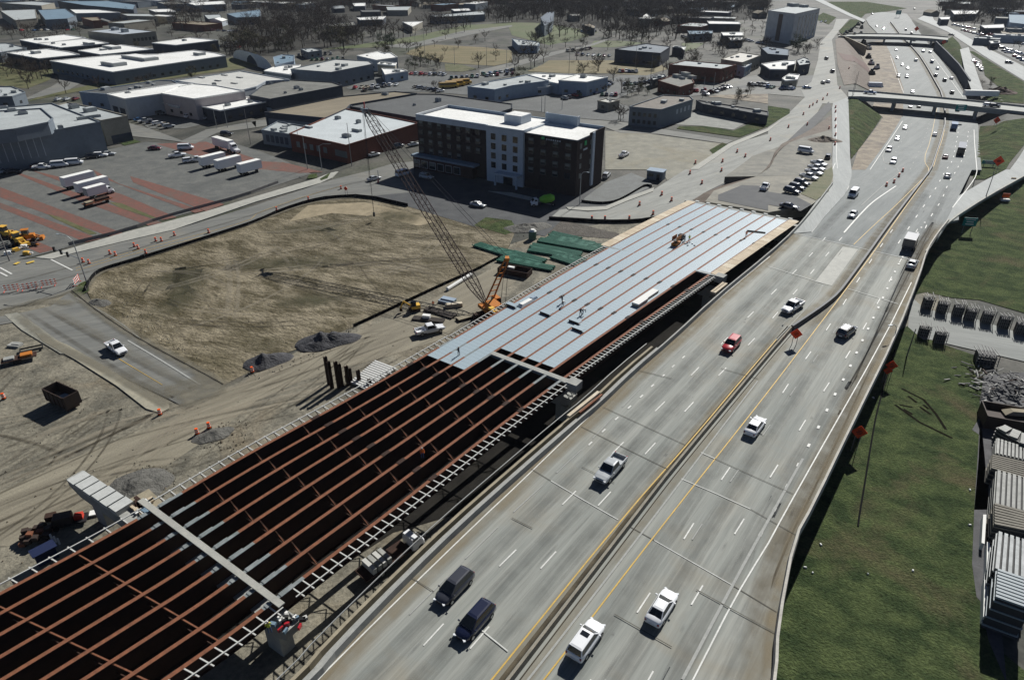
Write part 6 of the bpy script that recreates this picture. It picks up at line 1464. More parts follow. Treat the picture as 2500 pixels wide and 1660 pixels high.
for (p, h, lab, arm) in [((751,414),11,'tall grey pole left of the brick hall corner',None),((733,372),9,'thinner pole behind the tall one left of the brick hall',None),((786,414),8,'pole with a long arm in front of the brick hall',(4.5,-1.5)),((859,406),14.5,'tallest pole in front of the brick hall',None),
   ((925,446),4,'short pole on the street left of the hotel',None),((1322,274),9,'left pole of the pair behind the hotel',None),((1330,275),10,'right pole of the pair behind the hotel',None),((1372,268),9,'single pole behind the hotel roof',None),
   ((1389,178),13,'pole at the near side of the yellow meadow',None),((1550,173),14,'pole between the yellow meadow and the dark church hall',None),((1588,195),13,'pole right of the dark church hall',None),((1038,148),22,'tall mast rising beside the white house in the park',None),
   ((1015,128),12,'pole before the brown meadow',None),((1188,162),12,'pole in the middle of the brown meadow',None),((1110,160),11,'pole left in the brown meadow',None),((1237,165),11,'pole at the right end of the brown meadow',None),
   ((1740,228),10,'pole among the small shops',None),((1715,240),10,'pole right of the old grey house',None),((1655,215),9,'pole behind the shrubs',None),((530,315),8,'pole beside the pond-green box left of the street',None),((556,312),9,'taller pole beside the grey road',None),((612,352),13,'pole at the right end of the striped car park',None)]:
    pole('utility_pole', lab, p, h, .14, arm=arm, m=M_post if h > 11 else M_pole)
for (p, h, lab, z_) in [((2407,480),7,'lamp pole beside the exit ramp',zr),((2213,872),6,'thin pole in the meadow beside the underpass street',0.0),((2079,240),11,'left mast beside the near road bridge',0.0),((2083,235),12,'right mast beside the near road bridge',0.0)]:
    pole('lamp_pole', lab, p, h, .13, z=z_, m=M_post)
pole('street_lamp', 'lamp with a curved arm at the hotel driveway corner', (1415,500), 9, .14, arm=(1.5,-1), lamp=True)
pole('street_lamp', 'small lamp on the right parapet beside the underpass street', (2183,822), 1.6, .1, z=zf, arm=(-1.2,-.4), lamp=True)

# ------------------------------------------------------------------ fences, kerbs
def fence(name, label, pts, h, m, th=.06, spacing=3, z=0.0, cat='fence', sm=1, posts=True):
    W = resample(smooth_line([G(*p, z) for p in pts], sm), spacing); t = thing(name, label, cat, W[0]); r = rel(t)
    mb = MB()
    for a, b in zip(W, W[1:]): mb.bar(a+Z_*h/2, b+Z_*h/2, th, h, m)
    mb.v = [tuple(r(p)) for p in mb.v]; mb.build('fabric', t)
    if posts:
        pp = MB(); pp.box((0,0,h/2+.1),(.08,.08,h+.2),M_post); me_ = pp.mesh('post')
        for q in W[::2][:290]: link('post', me_, t, r(q))
    return t
fence('silt_fence', 'black silt fence curving along the street side of the bare field', Pq("212 711 222 685 238 669 265 658 310 645 370 627 461 598 556 568 625 545 689 516 757 494 805 485 890 481 996 505"), 1.0, M_blk)
fence('silt_fence', 'dark ragged silt fence between the bare field and the crane yard', Pq("863 799 930 768 1004 733 1085 695 1170 658 1200 640 1228 628"), .7, M_blk, spacing=2.5)
fence('low_kerb', 'dark kerb line between the side street and the bare field', Pq("175 711 238 762 336 828 503 917 545 941"), .25, M_blk, th=.2, cat='kerb', posts=False)
fence('chain_fence', 'thin dark fence along the edge of the striped car park', Pq("169 600 315 564 397 534 503 505 590 482 680 448"), .9, M_post, th=.03)
fence('barrier_row', 'black barrier along the inner side of the frontage road by the green bundles', T(2,1,"340 460 560 470 860 490 1150 485 1330 455"), .9, M_blk, th=.5, cat='barrier', posts=False)
fence('silt_fence', 'black fence beside the hotel side lot', T(2,1,"640 300 760 315 860 318 960 300 1060 250 1160 190 1230 150 1290 160"), .8, M_blk)
fence('meadow_kerb', 'pale kerb along the outside of the exit ramp', T(3,1,"1460 760 1560 600 1660 480 2000 260 2361 60"), .35, M_walk, th=.5, cat='kerb', posts=False, z=zr)
# ------------------------------------------------------------------ site clutter
def boxes(name, lab, cat, p, rz, parts, z=0.0, group=None):
    """thing from boxes: (part name, centre, size, material[, turn])"""
    b = G(*p, z); t = thing(name, lab, cat, b, rz, group)
    for q in parts:
        mb = MB(); mb.box(q[1], q[2], q[3], rz=q[4] if len(q) > 4 else 0, taper=q[5] if len(q) > 5 else 1); mb.build(q[0], t)
    return t
def mound(lab, p, rx, ry, h, m, rz=0, cat='gravel pile'):
    b = G(*p, 0); b.z = .02; t = rnd.uniform(0, 9); mb = MB(); n = 26; K = 9; k = mb.mi(m); mb.v.append((0,0,h))
    from mathutils import noise
    for a in range(1, K+1):
        for j in range(n):
            q = a/K; th = 2*math.pi*j/n; e = 1+.28*noise.noise(Vector((math.cos(th)*1.5, math.sin(th)*1.5, t)))
            x, y = q*rx*e*math.cos(th), q*ry*e*math.sin(th); z = h*max(0, (1-q)**1.1)*(1+.5*noise.noise(Vector((x*.8, y*.8, t)))) - (.3 if a == K else 0)
            mb.v.append((x, y, z))
    for j in range(n): mb.f.append((0, 1+j, 1+(j+1)%n)); mb.m.append(k)
    for a in range(K-1):
        for j in range(n): mb.f.append((1+a*n+j, 1+(a+1)*n+j, 1+(a+1)*n+(j+1)%n, 1+a*n+(j+1)%n)); mb.m.append(k)
    o = mb.build('gravel_pile', smooth=False, label=lab, category=cat); o.location = b; o.rotation_euler.z = rz; return o
M_grv = mat('dark_gravel', (.085,.085,.09), c2=(.045,.045,.05), scale=1.2, bump=.3, bscale=3)
M_grv2 = mat('grey_spoil', (.15,.145,.13), c2=(.08,.078,.07), scale=.8, bump=.3, bscale=2)
mound('large dark gravel pile at the lower edge of the bare field', (792,836), 6.6, 3.4, 2.2, M_grv, R(20)); mound('rough dark gravel pile left of the large one', (650,884), 5, 2.8, 1.8, M_grv, R(30))
mound('low grey spoil heap near the left pier cap', (345,1188), 5.2, 4.2, 1.2, M_grv2, R(30), 'spoil heap'); mound('dark dug-up mound beside the haul road cones', (520,1062), 3.5, 1.8, .7, M_grv2, R(30), 'spoil heap')
mound('broken soil mound at the field corner beside the grass', (240,740), 3.5, 2, .9, M_grv2, R(-30), 'spoil heap'); mound('brown soil heap beside the far right meadow', (2440,228), 10, 5, 3, mat('brown_heap',(.12,.075,.055), c2=(.08,.05,.04), scale=.4), 0, 'soil heap')
mound('small dirt hump on the upper muddy lot', (2010,345), 8, 4, 2.0, M_brown, 0, 'soil heap'); mound('low soil heap behind the silt fence near the green bundles', (1290,556), 7, 4, 1.2, M_grv2, R(20), 'spoil heap')
# stones and clods lying on the bare ground
mb = MB(); cl = [mat('clod_dark', (.10,.09,.07)), mat('clod_pale', (.30,.28,.22)), mat('clod_brown', (.14,.11,.075))]
for poly, n in ((fieldP, 500), (dirtP, 260), (Pq("590 915 830 800 880 790 830 850 700 900 620 930"), 350), (Pq("212 711 300 700 500 880 545 935 480 890 240 740"), 350), (Pq("270 1215 330 1120 430 1150 430 1200 330 1240"), 250), (Pq("470 1100 500 1040 600 1020 620 1060 560 1110"), 160), (Pq("1160 590 1330 540 1480 580 1330 610 1240 600"), 260)):
    W = [G(*p, 0) for p in poly]; PW = [(p.x, p.y) for p in W]; k = 0
    while k < n:
        x, y = rnd.uniform(min(p[0] for p in PW), max(p[0] for p in PW)), rnd.uniform(min(p[1] for p in PW), max(p[1] for p in PW))
        if not pip(x, y, PW): continue
        k += 1; s_ = .05+.16*rnd.random()**3; a = rnd.uniform(0, 2); m_ = rnd.choice(cl); P = [(x+s_*math.cos(a+q*1.57)*rnd.uniform(.7,1.2), y+s_*math.sin(a+q*1.57)*rnd.uniform(.7,1.2), .04) for q in range(4)]; t_ = (x, y, .08+s_*.8)
        for q in range(4): mb.poly([P[q], P[(q+1) % 4], t_], m_)
mb.build('loose_stones', kind='stuff', label='loose stones and clods scattered over the bare field and the construction dirt', category='stones')
# steel H piles
for i, (x, y, h) in enumerate([(804,938,5.6),(811,948,5.4),(828,948,5.4),(835,944,4.6),(851,940,3.9),(857,934,2.9),(877,932,2.4),(903,941,1.3)]):
    b = G(x, y, 0); t = thing('steel_pile', f'black upright steel pile, {nth(i)} from the left beside the bridge edge', 'pile', b, R(40), 'upright steel piles')
    for nm, sz, c in (('flange', (.06,.55,h), (-.24,0,h/2)), ('flange', (.06,.55,h), (.24,0,h/2)), ('web', (.42,.05,h), (0,0,h/2))): mb = MB(); mb.box(c, sz, M_rustd); mb.build(nm, t)
# white beams laid out
a0, a1, e0, e1 = G(*T(1,2,"1095 195")[0], .3), G(*T(1,2,"1290 268")[0], .3), G(*T(1,2,"870 385")[0], .3), G(*T(1,2,"1030 445")[0], .3)
for i in range(13):
    f = i/12; p = a0.lerp(e0, f); q = a1.lerp(e1, f); t = thing('steel_tube', f'white square tube laid on the ground, {nth(i)} from the back of the parallel set', 'steel tube', p, 0, 'white tubes laid side by side')
    r = rel(t); mb = MB(); mb.bar(r(p), r(q), .3, .3, mat('white_tube', (.62,.62,.60), rough=.5)); mb.build('tube', t)
    mb = MB(); d = (r(q)-r(p)).normalized(); mb.bar(r(p)-d*.03, r(p), .2, .2, M_bk); mb.bar(r(q), r(q)+d*.03, .2, .2, M_bk); mb.build('tube_end', t)
# green coated rebar bundles
M_gr = mat('green_epoxy', (.035,.15,.105), c2=(.02,.10,.07), scale=1.5, rough=.55)
def bundle(i, p, q, wdt, nb_, lab, h=.35, m=M_gr, name='rebar_bundle', cat='rebar bundle', group='green coated rebar bundles'):
    A = G(*p, .2); B = G(*q, .2); t = thing(name, lab, cat, A, math.atan2(B.y-A.y, B.x-A.x), group); L = (B-A).length
    for k in range(nb_):
        for lv in range(2):
            mb = MB(); mb.tube((rnd.uniform(-.3,.3), (k-(nb_-1)/2)*wdt/nb_, lv*h/2+.1), (L+rnd.uniform(-.4,.3), (k-(nb_-1)/2)*wdt/nb_+rnd.uniform(-.05,.05), lv*h/2+.1+rnd.uniform(-.03,.03)), .5*wdt/nb_, m, n=6); mb.build('bar', t)
    for f in (.2,.75): mb = MB(); mb.box((L*f,0,-.08), (.2,wdt*1.1,.2), M_tan); mb.build('skid', t)
gb = [("360 590 620 650","back"),("330 625 700 700",""),("250 650 760 740",""),("180 700 640 785",""),("160 735 560 800",""),("560 700 820 745",""),("640 690 850 715",""),("480 800 700 850",""),("380 800 640 880",""),("0 770 300 850",""),("-80 800 260 880",""),("-120 825 380 915",""),("-240 720 60 790",""),("-330 690 20 800",""),("430 640 760 690","")]
for i, (s, _) in enumerate(gb):
    a, b = T(2,1,s); bundle(i, a, b, 2.9, 9, f'green coated bar bundle, {nth(i)} from the back, beside the new bridge')
# crane yard
boxes('steel_container', 'open dark steel bin behind the crane mast', 'container', (1257,668), R(-24), [('side_wall',(0,1.5,.7),(7.5,.12,1.4),M_rustd),('side_wall',(0,-1.5,.7),(7.5,.12,1.4),M_rustd),('end_wall',(3.7,0,.7),(.12,3,1.4),M_rustd),('end_wall',(-3.7,0,.7),(.12,3,1.4),M_rustd),('floor',(0,0,.1),(7.4,3,.2),M_dark),('load',(-1.2,.6,1.1),(1.6,.8,.4),M_dw)])
boxes('concrete_mats', 'pale blue-grey mats stacked above the pickup near the crane', 'mats', (1092,738), R(-24), [('mat',(0,.7,.35),(3.4,.6,.45),RB),('mat',(0,0,.35),(3.4,.6,.45),WBL),('mat',(0,-.7,.35),(3.4,.6,.45),WBL),('mat',(.2,.3,.75),(3.2,1.3,.2),WBL)])
boxes('lumber_stack', 'tan lumber stack beside the pale blue mats', 'lumber', (1108,749), R(12), [('lumber_pack',(0,.25,.3),(3.6,.5,.5),M_fresh),('lumber_pack',(0,-.3,.3),(3.6,.5,.5),M_ply),('lumber_pack',(.1,0,.7),(3.4,.9,.25),M_fresh)])
M_tmb = mat('dark_timber', (.06,.05,.042), c2=(.035,.03,.027), scale=2)
boxes('timber_mats', 'black timber crane mats lying left of the worker', 'timber mats', (1075,765), R(-32), [('timber',(0,-.8+.42*k,.2),(7.2,.36,.34),M_tmb) for k in range(5)])
boxes('timber_mats', 'black timber mats with a white tank lying above the pickup', 'timber mats', (1046,782), R(-12), [('timber',(0,-.6+.42*k,.2),(6.6,.36,.34),M_tmb) for k in range(4)]+[('tank',(-.5,.4,.7),(1.6,.9,.6),M_dw)])
boxes('steel_skid', 'long pale skid of planks in front of the crane tracks', 'skid', (1150,775), R(32), [('plank',(0,-.5+.34*k,.5),(6.2,.3,.16),M_tan) for k in range(4)]+[('frame',(0,0,.22),(6.6,1.1,.25),M_rustd)])
mb = MB(); A_ = G(1092,706,.4); B_ = G(1150,670,.4); mb.tube(A_, B_, .42, M_dw, n=12); mb.build('white_pipe', label='white plastic pipe lying by the silt fence under the boom', category='pipe')
t = boxes('mini_excavator', 'small yellow excavator at the edge of the silt fence', 'excavator', (1012,758), R(200), [('track',(0,.7,.3),(2.2,.4,.6),M_rustd),('track',(0,-.7,.3),(2.2,.4,.6),M_rustd),('body',(-.3,0,1.0),(1.9,1.5,.8),M_ylw,0,.9),('cab',(.2,.3,1.75),(1.1,.8,1.1),M_gl,0,.9)])
mb = MB(); mb.bar((.7,0,1.2),(2.2,0,2.5),.22,.3,M_ylw); mb.build('boom', t); mb = MB(); mb.bar((2.2,0,2.5),(2.9,0,1.0),.2,.25,M_ylw); mb.build('arm', t); mb = MB(); mb.box((2.8,0,.7),(.6,.6,.6),M_rustd,0,.7); mb.build('bucket', t)
b = G(1300,584,0); t = thing('water_tank', 'green tank with a white top beside the green rebar bundles', 'tank', b); mb = MB(); mb.tube((0,0,0),(0,0,2.2),1.0,mat('tank_green',(.10,.16,.12)),n=14); mb.build('shell', t); mb = MB(); mb.tube((0,0,2.2),(0,0,2.7),1.0,M_dw,r1=.5,n=14); mb.build('lid', t)
# dumpster on the dirt
M_dmp = mat('dumpster_steel', (.04,.03,.027), c2=(.06,.04,.03), scale=2, rough=.7)
rzd = heading((125,965),(190,995),0)
t = boxes('dumpster', 'large open dark brown dumpster standing alone on the dirt', 'dumpster', (160,988), rzd, [('side_wall',(0,1.25,1.9),(5.8,.12,2.2),M_dmp),('side_wall',(0,-1.25,1.9),(5.8,.12,2.2),M_dmp),('end_wall',(2.9,0,1.9),(.12,2.5,2.2),M_dmp),('end_wall',(-2.9,0,1.9),(.12,2.5,2.2),M_dmp),('floor',(0,0,.9),(5.8,2.5,.2),M_dmp),('waste',(.3,.2,1.5),(1.6,1.2,.5),RB),('waste',(-1.2,-.2,1.35),(2.0,1.6,.6),M_tmb)])
for k in range(5):
    for s in (-1,1): mb = MB(); mb.box((-2.4+k*1.2, s*1.34, 1.9),(.12,.1,2.2),M_rustd); mb.build('rib', t)
for sx in (-1,1): mb = MB(); mb.box((sx*2.0,0,.4),(.5,2.2,.8),M_dmp); mb.build('skid_leg', t)
# stacks left of the near span
t = boxes('steel_stack', 'stack of rusty steel blocks near the bottom left', 'steel stack', (98,1312), R(10), [])
for i in range(16): mb = MB(); mb.box((-1.5+(i%4)*.85+rnd.uniform(-.1,.1), -1.2+((i//4)%4)*.75, .35+.35*(i%3)), (.75,.65,.5+.1*(i%3)), M_rust if i % 5 == 0 else M_dmp, rz=rnd.uniform(-.2,.2)); mb.build('block', t)
t = boxes('generator', 'black generator trailer with a red part beside the left pier column', 'generator', (172,1278), R(20), [('frame',(0,0,.5),(4.2,1.8,.2),M_chr),('housing',(-.6,0,1.1),(2.2,1.5,1.1),M_dmp,0,.95),('fuel_tank',(1.2,.1,.9),(1.0,.9,.6),mat('red_tank',(.5,.05,.03))),('pallet',(2.8,.8,.3),(1.2,1.0,.2),M_dw),('crate',(-2.2,1.1,.9),(1.2,1.0,.8),M_rustd)])
for s in (-1,1): mb = MB(); mb.tube((-1.4,s*.8,.35),(-1.4,s*1.05,.35),.35,M_tyre); mb.build('wheel', t)
boxes('site_box', 'deep blue steel box below the rail at the bottom left', 'tool box', (118,1368), R(48), [('body',(0,0,1.0),(2.2,1.2,1.6),mat('deep_blue',(.012,.02,.06))),('lid',(0,0,2.05),(2.7,1.7,.12),mat('deep_blue',(.012,.02,.06)))])
for i in range(3): boxes('white_post', f'short white post, {nth(i)} of those beside the rusty blocks', 'post', (128+i*9,1318+i*5), R(30), [('shaft',(0,0,.5),(.2,.2,1.0),M_dw)])
# lumber, tarps and parts on the ground right of the left pier cap
zq = 4.9
t = boxes('work_platform', 'cluttered work platform with lumber and tarps at the left end of the near pier', 'platform', (352,1243), R(-40), [('deck',(0,0,0),(6.4,4.2,.14),M_tan),('post',(-2.8,-1.8,-2.5),(.25,.25,4.9),M_rustd),('post',(2.8,-1.8,-2.5),(.25,.25,4.9),M_rustd),('post',(-2.8,1.8,-2.5),(.25,.25,4.9),M_rustd),('post',(2.8,1.8,-2.5),(.25,.25,4.9),M_rustd)], z=5.2)
for i in range(15):
    b = G(318+rnd.uniform(0,62), 1262-rnd.uniform(0,44), 5.35); bb = b; m_ = rnd.choice([M_ply, M_fresh, M_ply, RB, M_dw, M_rustd]); mb = MB(); mb.box((0,0,.15+.06*(i%3)),(rnd.uniform(.8,1.9),rnd.uniform(.3,.6),.25),m_)
    o = mb.build('lumber_piece', label=('tan lumber' if m_ in (M_ply, M_fresh) else 'blue tarp' if m_ is RB else 'white bucket crate' if m_ is M_dw else 'rusty clamp box')+f' lying on the work platform, {nth(i)} piece of the clutter', category='building material', group='clutter on the work platform'); o.location = b; o.rotation_euler.z = R(rnd.choice([-42,48])+rnd.uniform(-15,15))
# clutter on the right end of the near pier
for i in range(16):
    b = BP(0, 1.0, 8.2+rnd.uniform(0,.9)); b.x += rnd.uniform(-1.2,1.2); b.y += rnd.uniform(-1.2,1.2); b.z = zc+.1; m_ = [M_dw, PC['red'], RB, M_chr, M_brk][i % 5]; mb = MB(); mb.box((0,0,.2),(rnd.uniform(.3,.7),rnd.uniform(.15,.4),.4),m_)
    o = mb.build('tool_item', label=['white bucket','red fuel can','blue tool chest','black tool bag','grey clamp'][i%5]+f' on the right end of the near pier cap, {nth(i)} item', category='tool', group='tools on the pier end'); o.location = b; o.rotation_euler.z = rnd.uniform(0,3)
# decking stacks, lift, barrow
def on_deck(name, lab, cat, p, rz, parts): return boxes(name, lab, cat, p, rz, parts, z=lambda Y: zg(Y)+.02)
on_deck('plywood_stack', 'white topped plywood stack on the decking, upper one of the pair', 'plywood stack', (1586,722), R(50), [('sheet',(0,0,.12+.09*k),(4.6,1.3,.08),M_ply if k < 3 else M_dw) for k in range(5)])
on_deck('plywood_stack', 'white topped plywood stack on the decking, lower one of the pair', 'plywood stack', (1562,741), R(50), [('sheet',(0,0,.16+.1*k),(3.4,1.5,.09),M_ply if k < 3 else M_dw) for k in range(6)])
on_deck('tarp_bundle', 'white plastic wrapped bundle on the left edge of the decking', 'bundle', (1284,742), R(50), [('wrap',(0,0,.3),(4.2,1.2,.5),M_dw,0,.7),('wrap',(2.6,.3,.25),(1.6,1.1,.4),WBL,0,.7)])
for i, p in enumerate([(1333,767),(1404,787),(1412,806),(1250,748)]): on_deck('raised_panel', f'loose deck sheet tilted up, {nth(i)} from the back', 'deck sheet', p, R(50), [('sheet',(0,0,.45),(1.0,2.3,.07),M_deckp),('support',(-.45,0,.2),(.08,2.1,.4),M_rustd)])
on_deck('scissor_lift', 'orange scissor lift standing on the far decking', 'lift', (1650,598), R(50), [('base',(0,0,.4),(2.4,1.2,.6),M_or),('platform',(0,0,1.3),(2.3,1.15,.15),M_chr),('rail',(0,.55,1.75),(2.3,.06,.9),M_or),('rail',(0,-.55,1.75),(2.3,.06,.9),M_or),('engine',(1.6,.4,.6),(.9,.8,1.0),M_chr)])
on_deck('tool_crate', 'black crate beyond the orange lift', 'crate', (1662,585), R(50), [('body',(0,0,.6),(1.1,1.1,1.2),M_chr),('lid',(0,0,1.22),(1.15,1.15,.08),M_rustd)])
for i in range(6): on_deck('white_sack', f'small white sack on the decking right of the lift, {nth(i)}', 'sack', (1668+i*5.5, 592+(i%3)*4), R(20*i), [('sack',(0,0,.15),(.45,.3,.25),M_dw,0,.7)])
on_deck('steel_channel', 'dark steel channel lying near the far right edge of the decking', 'steel channel', (1846,568), R(-20), [('web',(0,0,.1),(4.2,.5,.1),M_bk),('lip',(0,.25,.2),(4.2,.06,.2),M_bk)])
boxes('beam_skid', 'pale wooden beam lying beside the freeway parapet near the second pier', 'beam', (1758,709), heading((1740,722),(1776,694),zf), [('beam',(0,0,.4),(5.6,.5,.4),M_fresh),('beam',(0,.6,.4),(5.6,.45,.4),M_ply)], z=zf)
boxes('beam_skid', 'long pale wooden form lying by the parapet next to the grey cap end', 'beam', (1425,992), heading((1400,1012),(1450,972),zf), [('beam',(0,0,.4),(8.0,.5,.4),M_fresh),('beam',(1.0,-.6,.2),(6,.3,.3),M_rust)], z=lambda Y: zf(Y)-.1)
# yellow machines left
def backhoe(lab, p, rz, m):
    t = boxes('backhoe_loader', lab, 'loader', p, rz, [('body',(0,0,1.3),(3.4,1.6,1.1),m,0,.9),('cab',(-.3,0,2.4),(1.5,1.4,1.3),M_gl,0,.85),('cab_roof',(-.3,0,3.1),(1.7,1.6,.12),m),('bucket',(3.0,0,.6),(.9,2.3,.8),m,0,.8),('bucket',(-4.0,0,1.2),(.6,.9,.7),M_rustd,0,.7)])
    for a, b in (((1.2,.6,1.4),(2.8,.6,.7)),((1.2,-.6,1.4),(2.8,-.6,.7))): mb = MB(); mb.bar(a,b,.2,.3,m); mb.build('loader_arm', t)
    mb = MB(); mb.bar((-1.6,0,1.3),(-2.9,0,3.2),.25,.35,m); mb.bar((-2.9,0,3.2),(-3.9,0,1.5),.2,.3,m); mb.build('dipper_arm', t)
    for x, r_ in ((1.2,.5),(-1.1,.75)):
        for s in (-1,1): mb = MB(); mb.tube((x,s*.75,r_),(x,s*1.15,r_),r_,M_tyre,n=12); mb.build('wheel', t)
backhoe('yellow backhoe loader nearest the street at the left edge', (48,596), R(-30), M_ylw); backhoe('yellow backhoe loader behind the first at the left edge', (18,580), R(-10), M_ylw); backhoe('orange-yellow loader right of the two yellow ones', (72,588), R(20), M_or)
for i, (x, y, a) in enumerate([(60,606,10),(40,614,60),(85,600,-20),(20,622,30),(66,622,0),(30,604,80)]): boxes('machine_attachment', f'loose machine attachment on the red paving at the left, {nth(i)}', 'attachment', (x,y), R(a), [('block',(0,0,.5),(1.6,.9,.8),[M_dw,M_ylw,M_chr][i%3],0,.8),('arm',(1.0,0,.5),(1.2,.3,.3),[M_chr,M_dw,M_or][i%3])])
boxes('flatbed_trailer', 'rusty flat trailer right of the white trailers on the red stripes', 'trailer', (240,500), r3, [('bed',(0,0,1.1),(8,2.3,.2),M_rust),('load',(1.5,0,1.5),(3.6,1.8,.6),M_rustd),('load',(-2.5,0,1.4),(2,1.6,.5),M_tan),('bogie',(-2.8,0,.5),(1.6,2.2,.8),M_tyre),('leg',(2.8,0,.5),(.3,1.6,1.0),M_chr)])
boxes('flatbed_trailer', 'small dark trailer with an orange load at the left edge of the dirt', 'trailer', (50,882), R(30), [('bed',(0,0,.8),(5.5,1.9,.18),M_rustd),('load',(1.2,.1,1.1),(1.8,1.3,.4),M_or),('load',(-1.5,0,1.05),(1.6,1.2,.35),M_bconc),('bogie',(-.4,0,.4),(1.2,2.0,.6),M_tyre)])
boxes('trailer_frame', 'black empty trailer frame above the orange loaded trailer', 'frame', (78,856), R(30), [('side_rail',(0,.8,.4),(3.6,.18,.25),M_bk),('side_rail',(0,-.8,.4),(3.6,.18,.25),M_bk),('end_rail',(1.8,0,.4),(.18,1.7,.25),M_bk),('end_rail',(-1.8,0,.4),(.18,1.7,.25),M_bk)])
boxes('concrete_block', 'pale concrete slab lying in the weeds at the left edge', 'slab', (38,845), R(-10), [('slab',(0,0,.25),(2.4,1.4,.4),M_bconc),('slab',(.3,.2,.5),(1.6,.9,.15),M_bconc)])
boxes('site_trailer', 'small blue-grey shed beside the pale gravel lot right of the hotel', 'shed', (1601,437), R(-28), [('wall',(0,0,1.4),(5.2,3.6,2.8),WG),('roof',(0,0,2.9),(5.6,4.0,.2),WBL),('door',(1.2,-1.83,1.1),(1.0,.08,2.0),GL),('window',(-1.2,-1.83,1.6),(1.6,.08,1.0),GL)])
# thin black tube along a dark line on the meadow; tyre scars
W = smooth_line([G(*p, .1) for p in T(3,2,"1170 90 1120 250 1075 400 1000 680 960 900 920 1150 880 1400 850 1568")+T(3,3,"830 150")], 1); mb = MB()
for a, b in zip(W, W[1:]): mb.tube(a, b, .12, M_blk, n=6)
mb.build('black_line', label='long black line lying on the meadow parallel to the freeway', category='silt sock')
mb = MB(); M_scar = mat('tyre_scar_mud', (.012,.011,.007), rough=.95, spec=.02)
for s in ("1170 600 1280 700 1450 790 1560 850 1700 910","1230 450 1330 480 1450 560 1560 700 1640 830","1210 600 1270 595 1330 625","1250 640 1330 690","1290 520 1370 580","1400 620 1460 650 1500 690","1430 600 1480 640"): stripe(mb, smooth_line(gl(T(3,2,s)), 1), .42, M_scar, 'flat', .10)
mb.build('tyre_scars', kind='structure')
# storage yard on the right: bracket frames, scrap, steel forms
M_fr = mat('frame_steel', (.12,.118,.112), c2=(.22,.215,.20), scale=2, rough=.6); M_form2 = mat('scuffed_pale_steel', (.38,.38,.36), c2=(.2,.2,.19), scale=2); M_frd = mat('frame_dark', (.05,.05,.052), rough=.7)
def frames(i, p, h, lab, w_=2.0):
    b = G(*p, 0); t = thing('bracket_stack', lab, 'bracket stack', b, R(-18)+rnd.uniform(-.1,.1), 'stacks of steel brackets on the underpass street')
    mb = MB(); mb.box((0,0,h*.38),(w_*.86,w_*.7,h*.7),M_frd); mb.build('stack_core', t)
    for k in range(7):
        x = -w_/2+w_*k/6; mb = MB(); mb.bar((x,-w_*.5,.1),(x+rnd.uniform(-.1,.1),-w_*.42,h*rnd.uniform(.8,1.05)),.09,.12,M_fr); mb.bar((x,-w_*.42,h*.95),(x,w_*.55,h*rnd.uniform(.75,1.1)),.12,.1,M_fr if k%3 else M_form2); mb.build('bracket', t)
    for k in range(4): mb = MB(); z_ = .3+h*.22*k; mb.bar((-w_*.55,-w_*.52,z_),(w_*.55,-w_*.52,z_),.08,.08,M_fr); mb.build('cross_bar', t)
fp = [(38,370,0),(75,385,1),(112,420,2),(148,440,3),(0,0,0)]
for i, (x, y) in enumerate([(340,440),(640,530),(970,600),(1220,680),(1560,740),(1910,840),(2250,960),(2520,1020)]): frames(i, (2220+x*.11864, 700+y*.11864), 3.1, f'stack of grey steel brackets, {nth(i)} from the freeway in the far row on the street')
for i, (x, y) in enumerate([(270,1010),(600,1130)]): frames(i, (2220+x*.11864, 700+y*.11864), 2.6, f'stack of dark steel brackets, {nth(i)} from the freeway in the near row on the street')
frames(9, (2220+1530*.11864, 700+1540*.11864), 2.4, 'wide dark bracket rack with upright posts at the corner of the meadow', 3.4)
t = thing('scrap_heap', 'tangled heap of grey and white scrap steel at the right edge', 'scrap heap', G(2452,950,0))
for i in range(150):
    x, y = rnd.gauss(0,3.0), rnd.gauss(0,3.6); z_ = max(.1, 2.2-.32*math.hypot(x,y))*rnd.uniform(.4,1); a = rnd.uniform(0,6.3); l = rnd.uniform(.6,2.2); mb = MB()
    mb.bar((x-math.cos(a)*l/2,y-math.sin(a)*l/2,z_-rnd.uniform(-.4,.4)+.2),(x+math.cos(a)*l/2,y+math.sin(a)*l/2,z_+.3),rnd.uniform(.1,.3),.1,rnd.choice([M_fr,M_frd,M_frd,M_rustd,M_form2,M_frd,M_fr])); mb.build('scrap_bar', t)
boxes('scrap_bin', 'large dark open bin with tan debris at the right edge', 'bin', (2472,1040), R(-20), [('wall',(0,2.2,1.2),(9,.15,2.4),M_dmp),('wall',(0,-2.2,1.2),(9,.15,2.4),M_dmp),('end_wall',(-4.5,0,1.2),(.15,4.4,2.4),M_dmp),('end_wall',(4.5,0,1.2),(.15,4.4,2.4),M_dmp),('debris',(1,1.2,2.1),(5.5,1.6,.6),M_tan,.2,.6),('waste',(0,-.4,1.0),(8,3.2,1.0),M_dmp)])
M_form = mat('form_panel_steel', (.25,.255,.235), c2=(.14,.145,.13), scale=1.2, rough=.5)
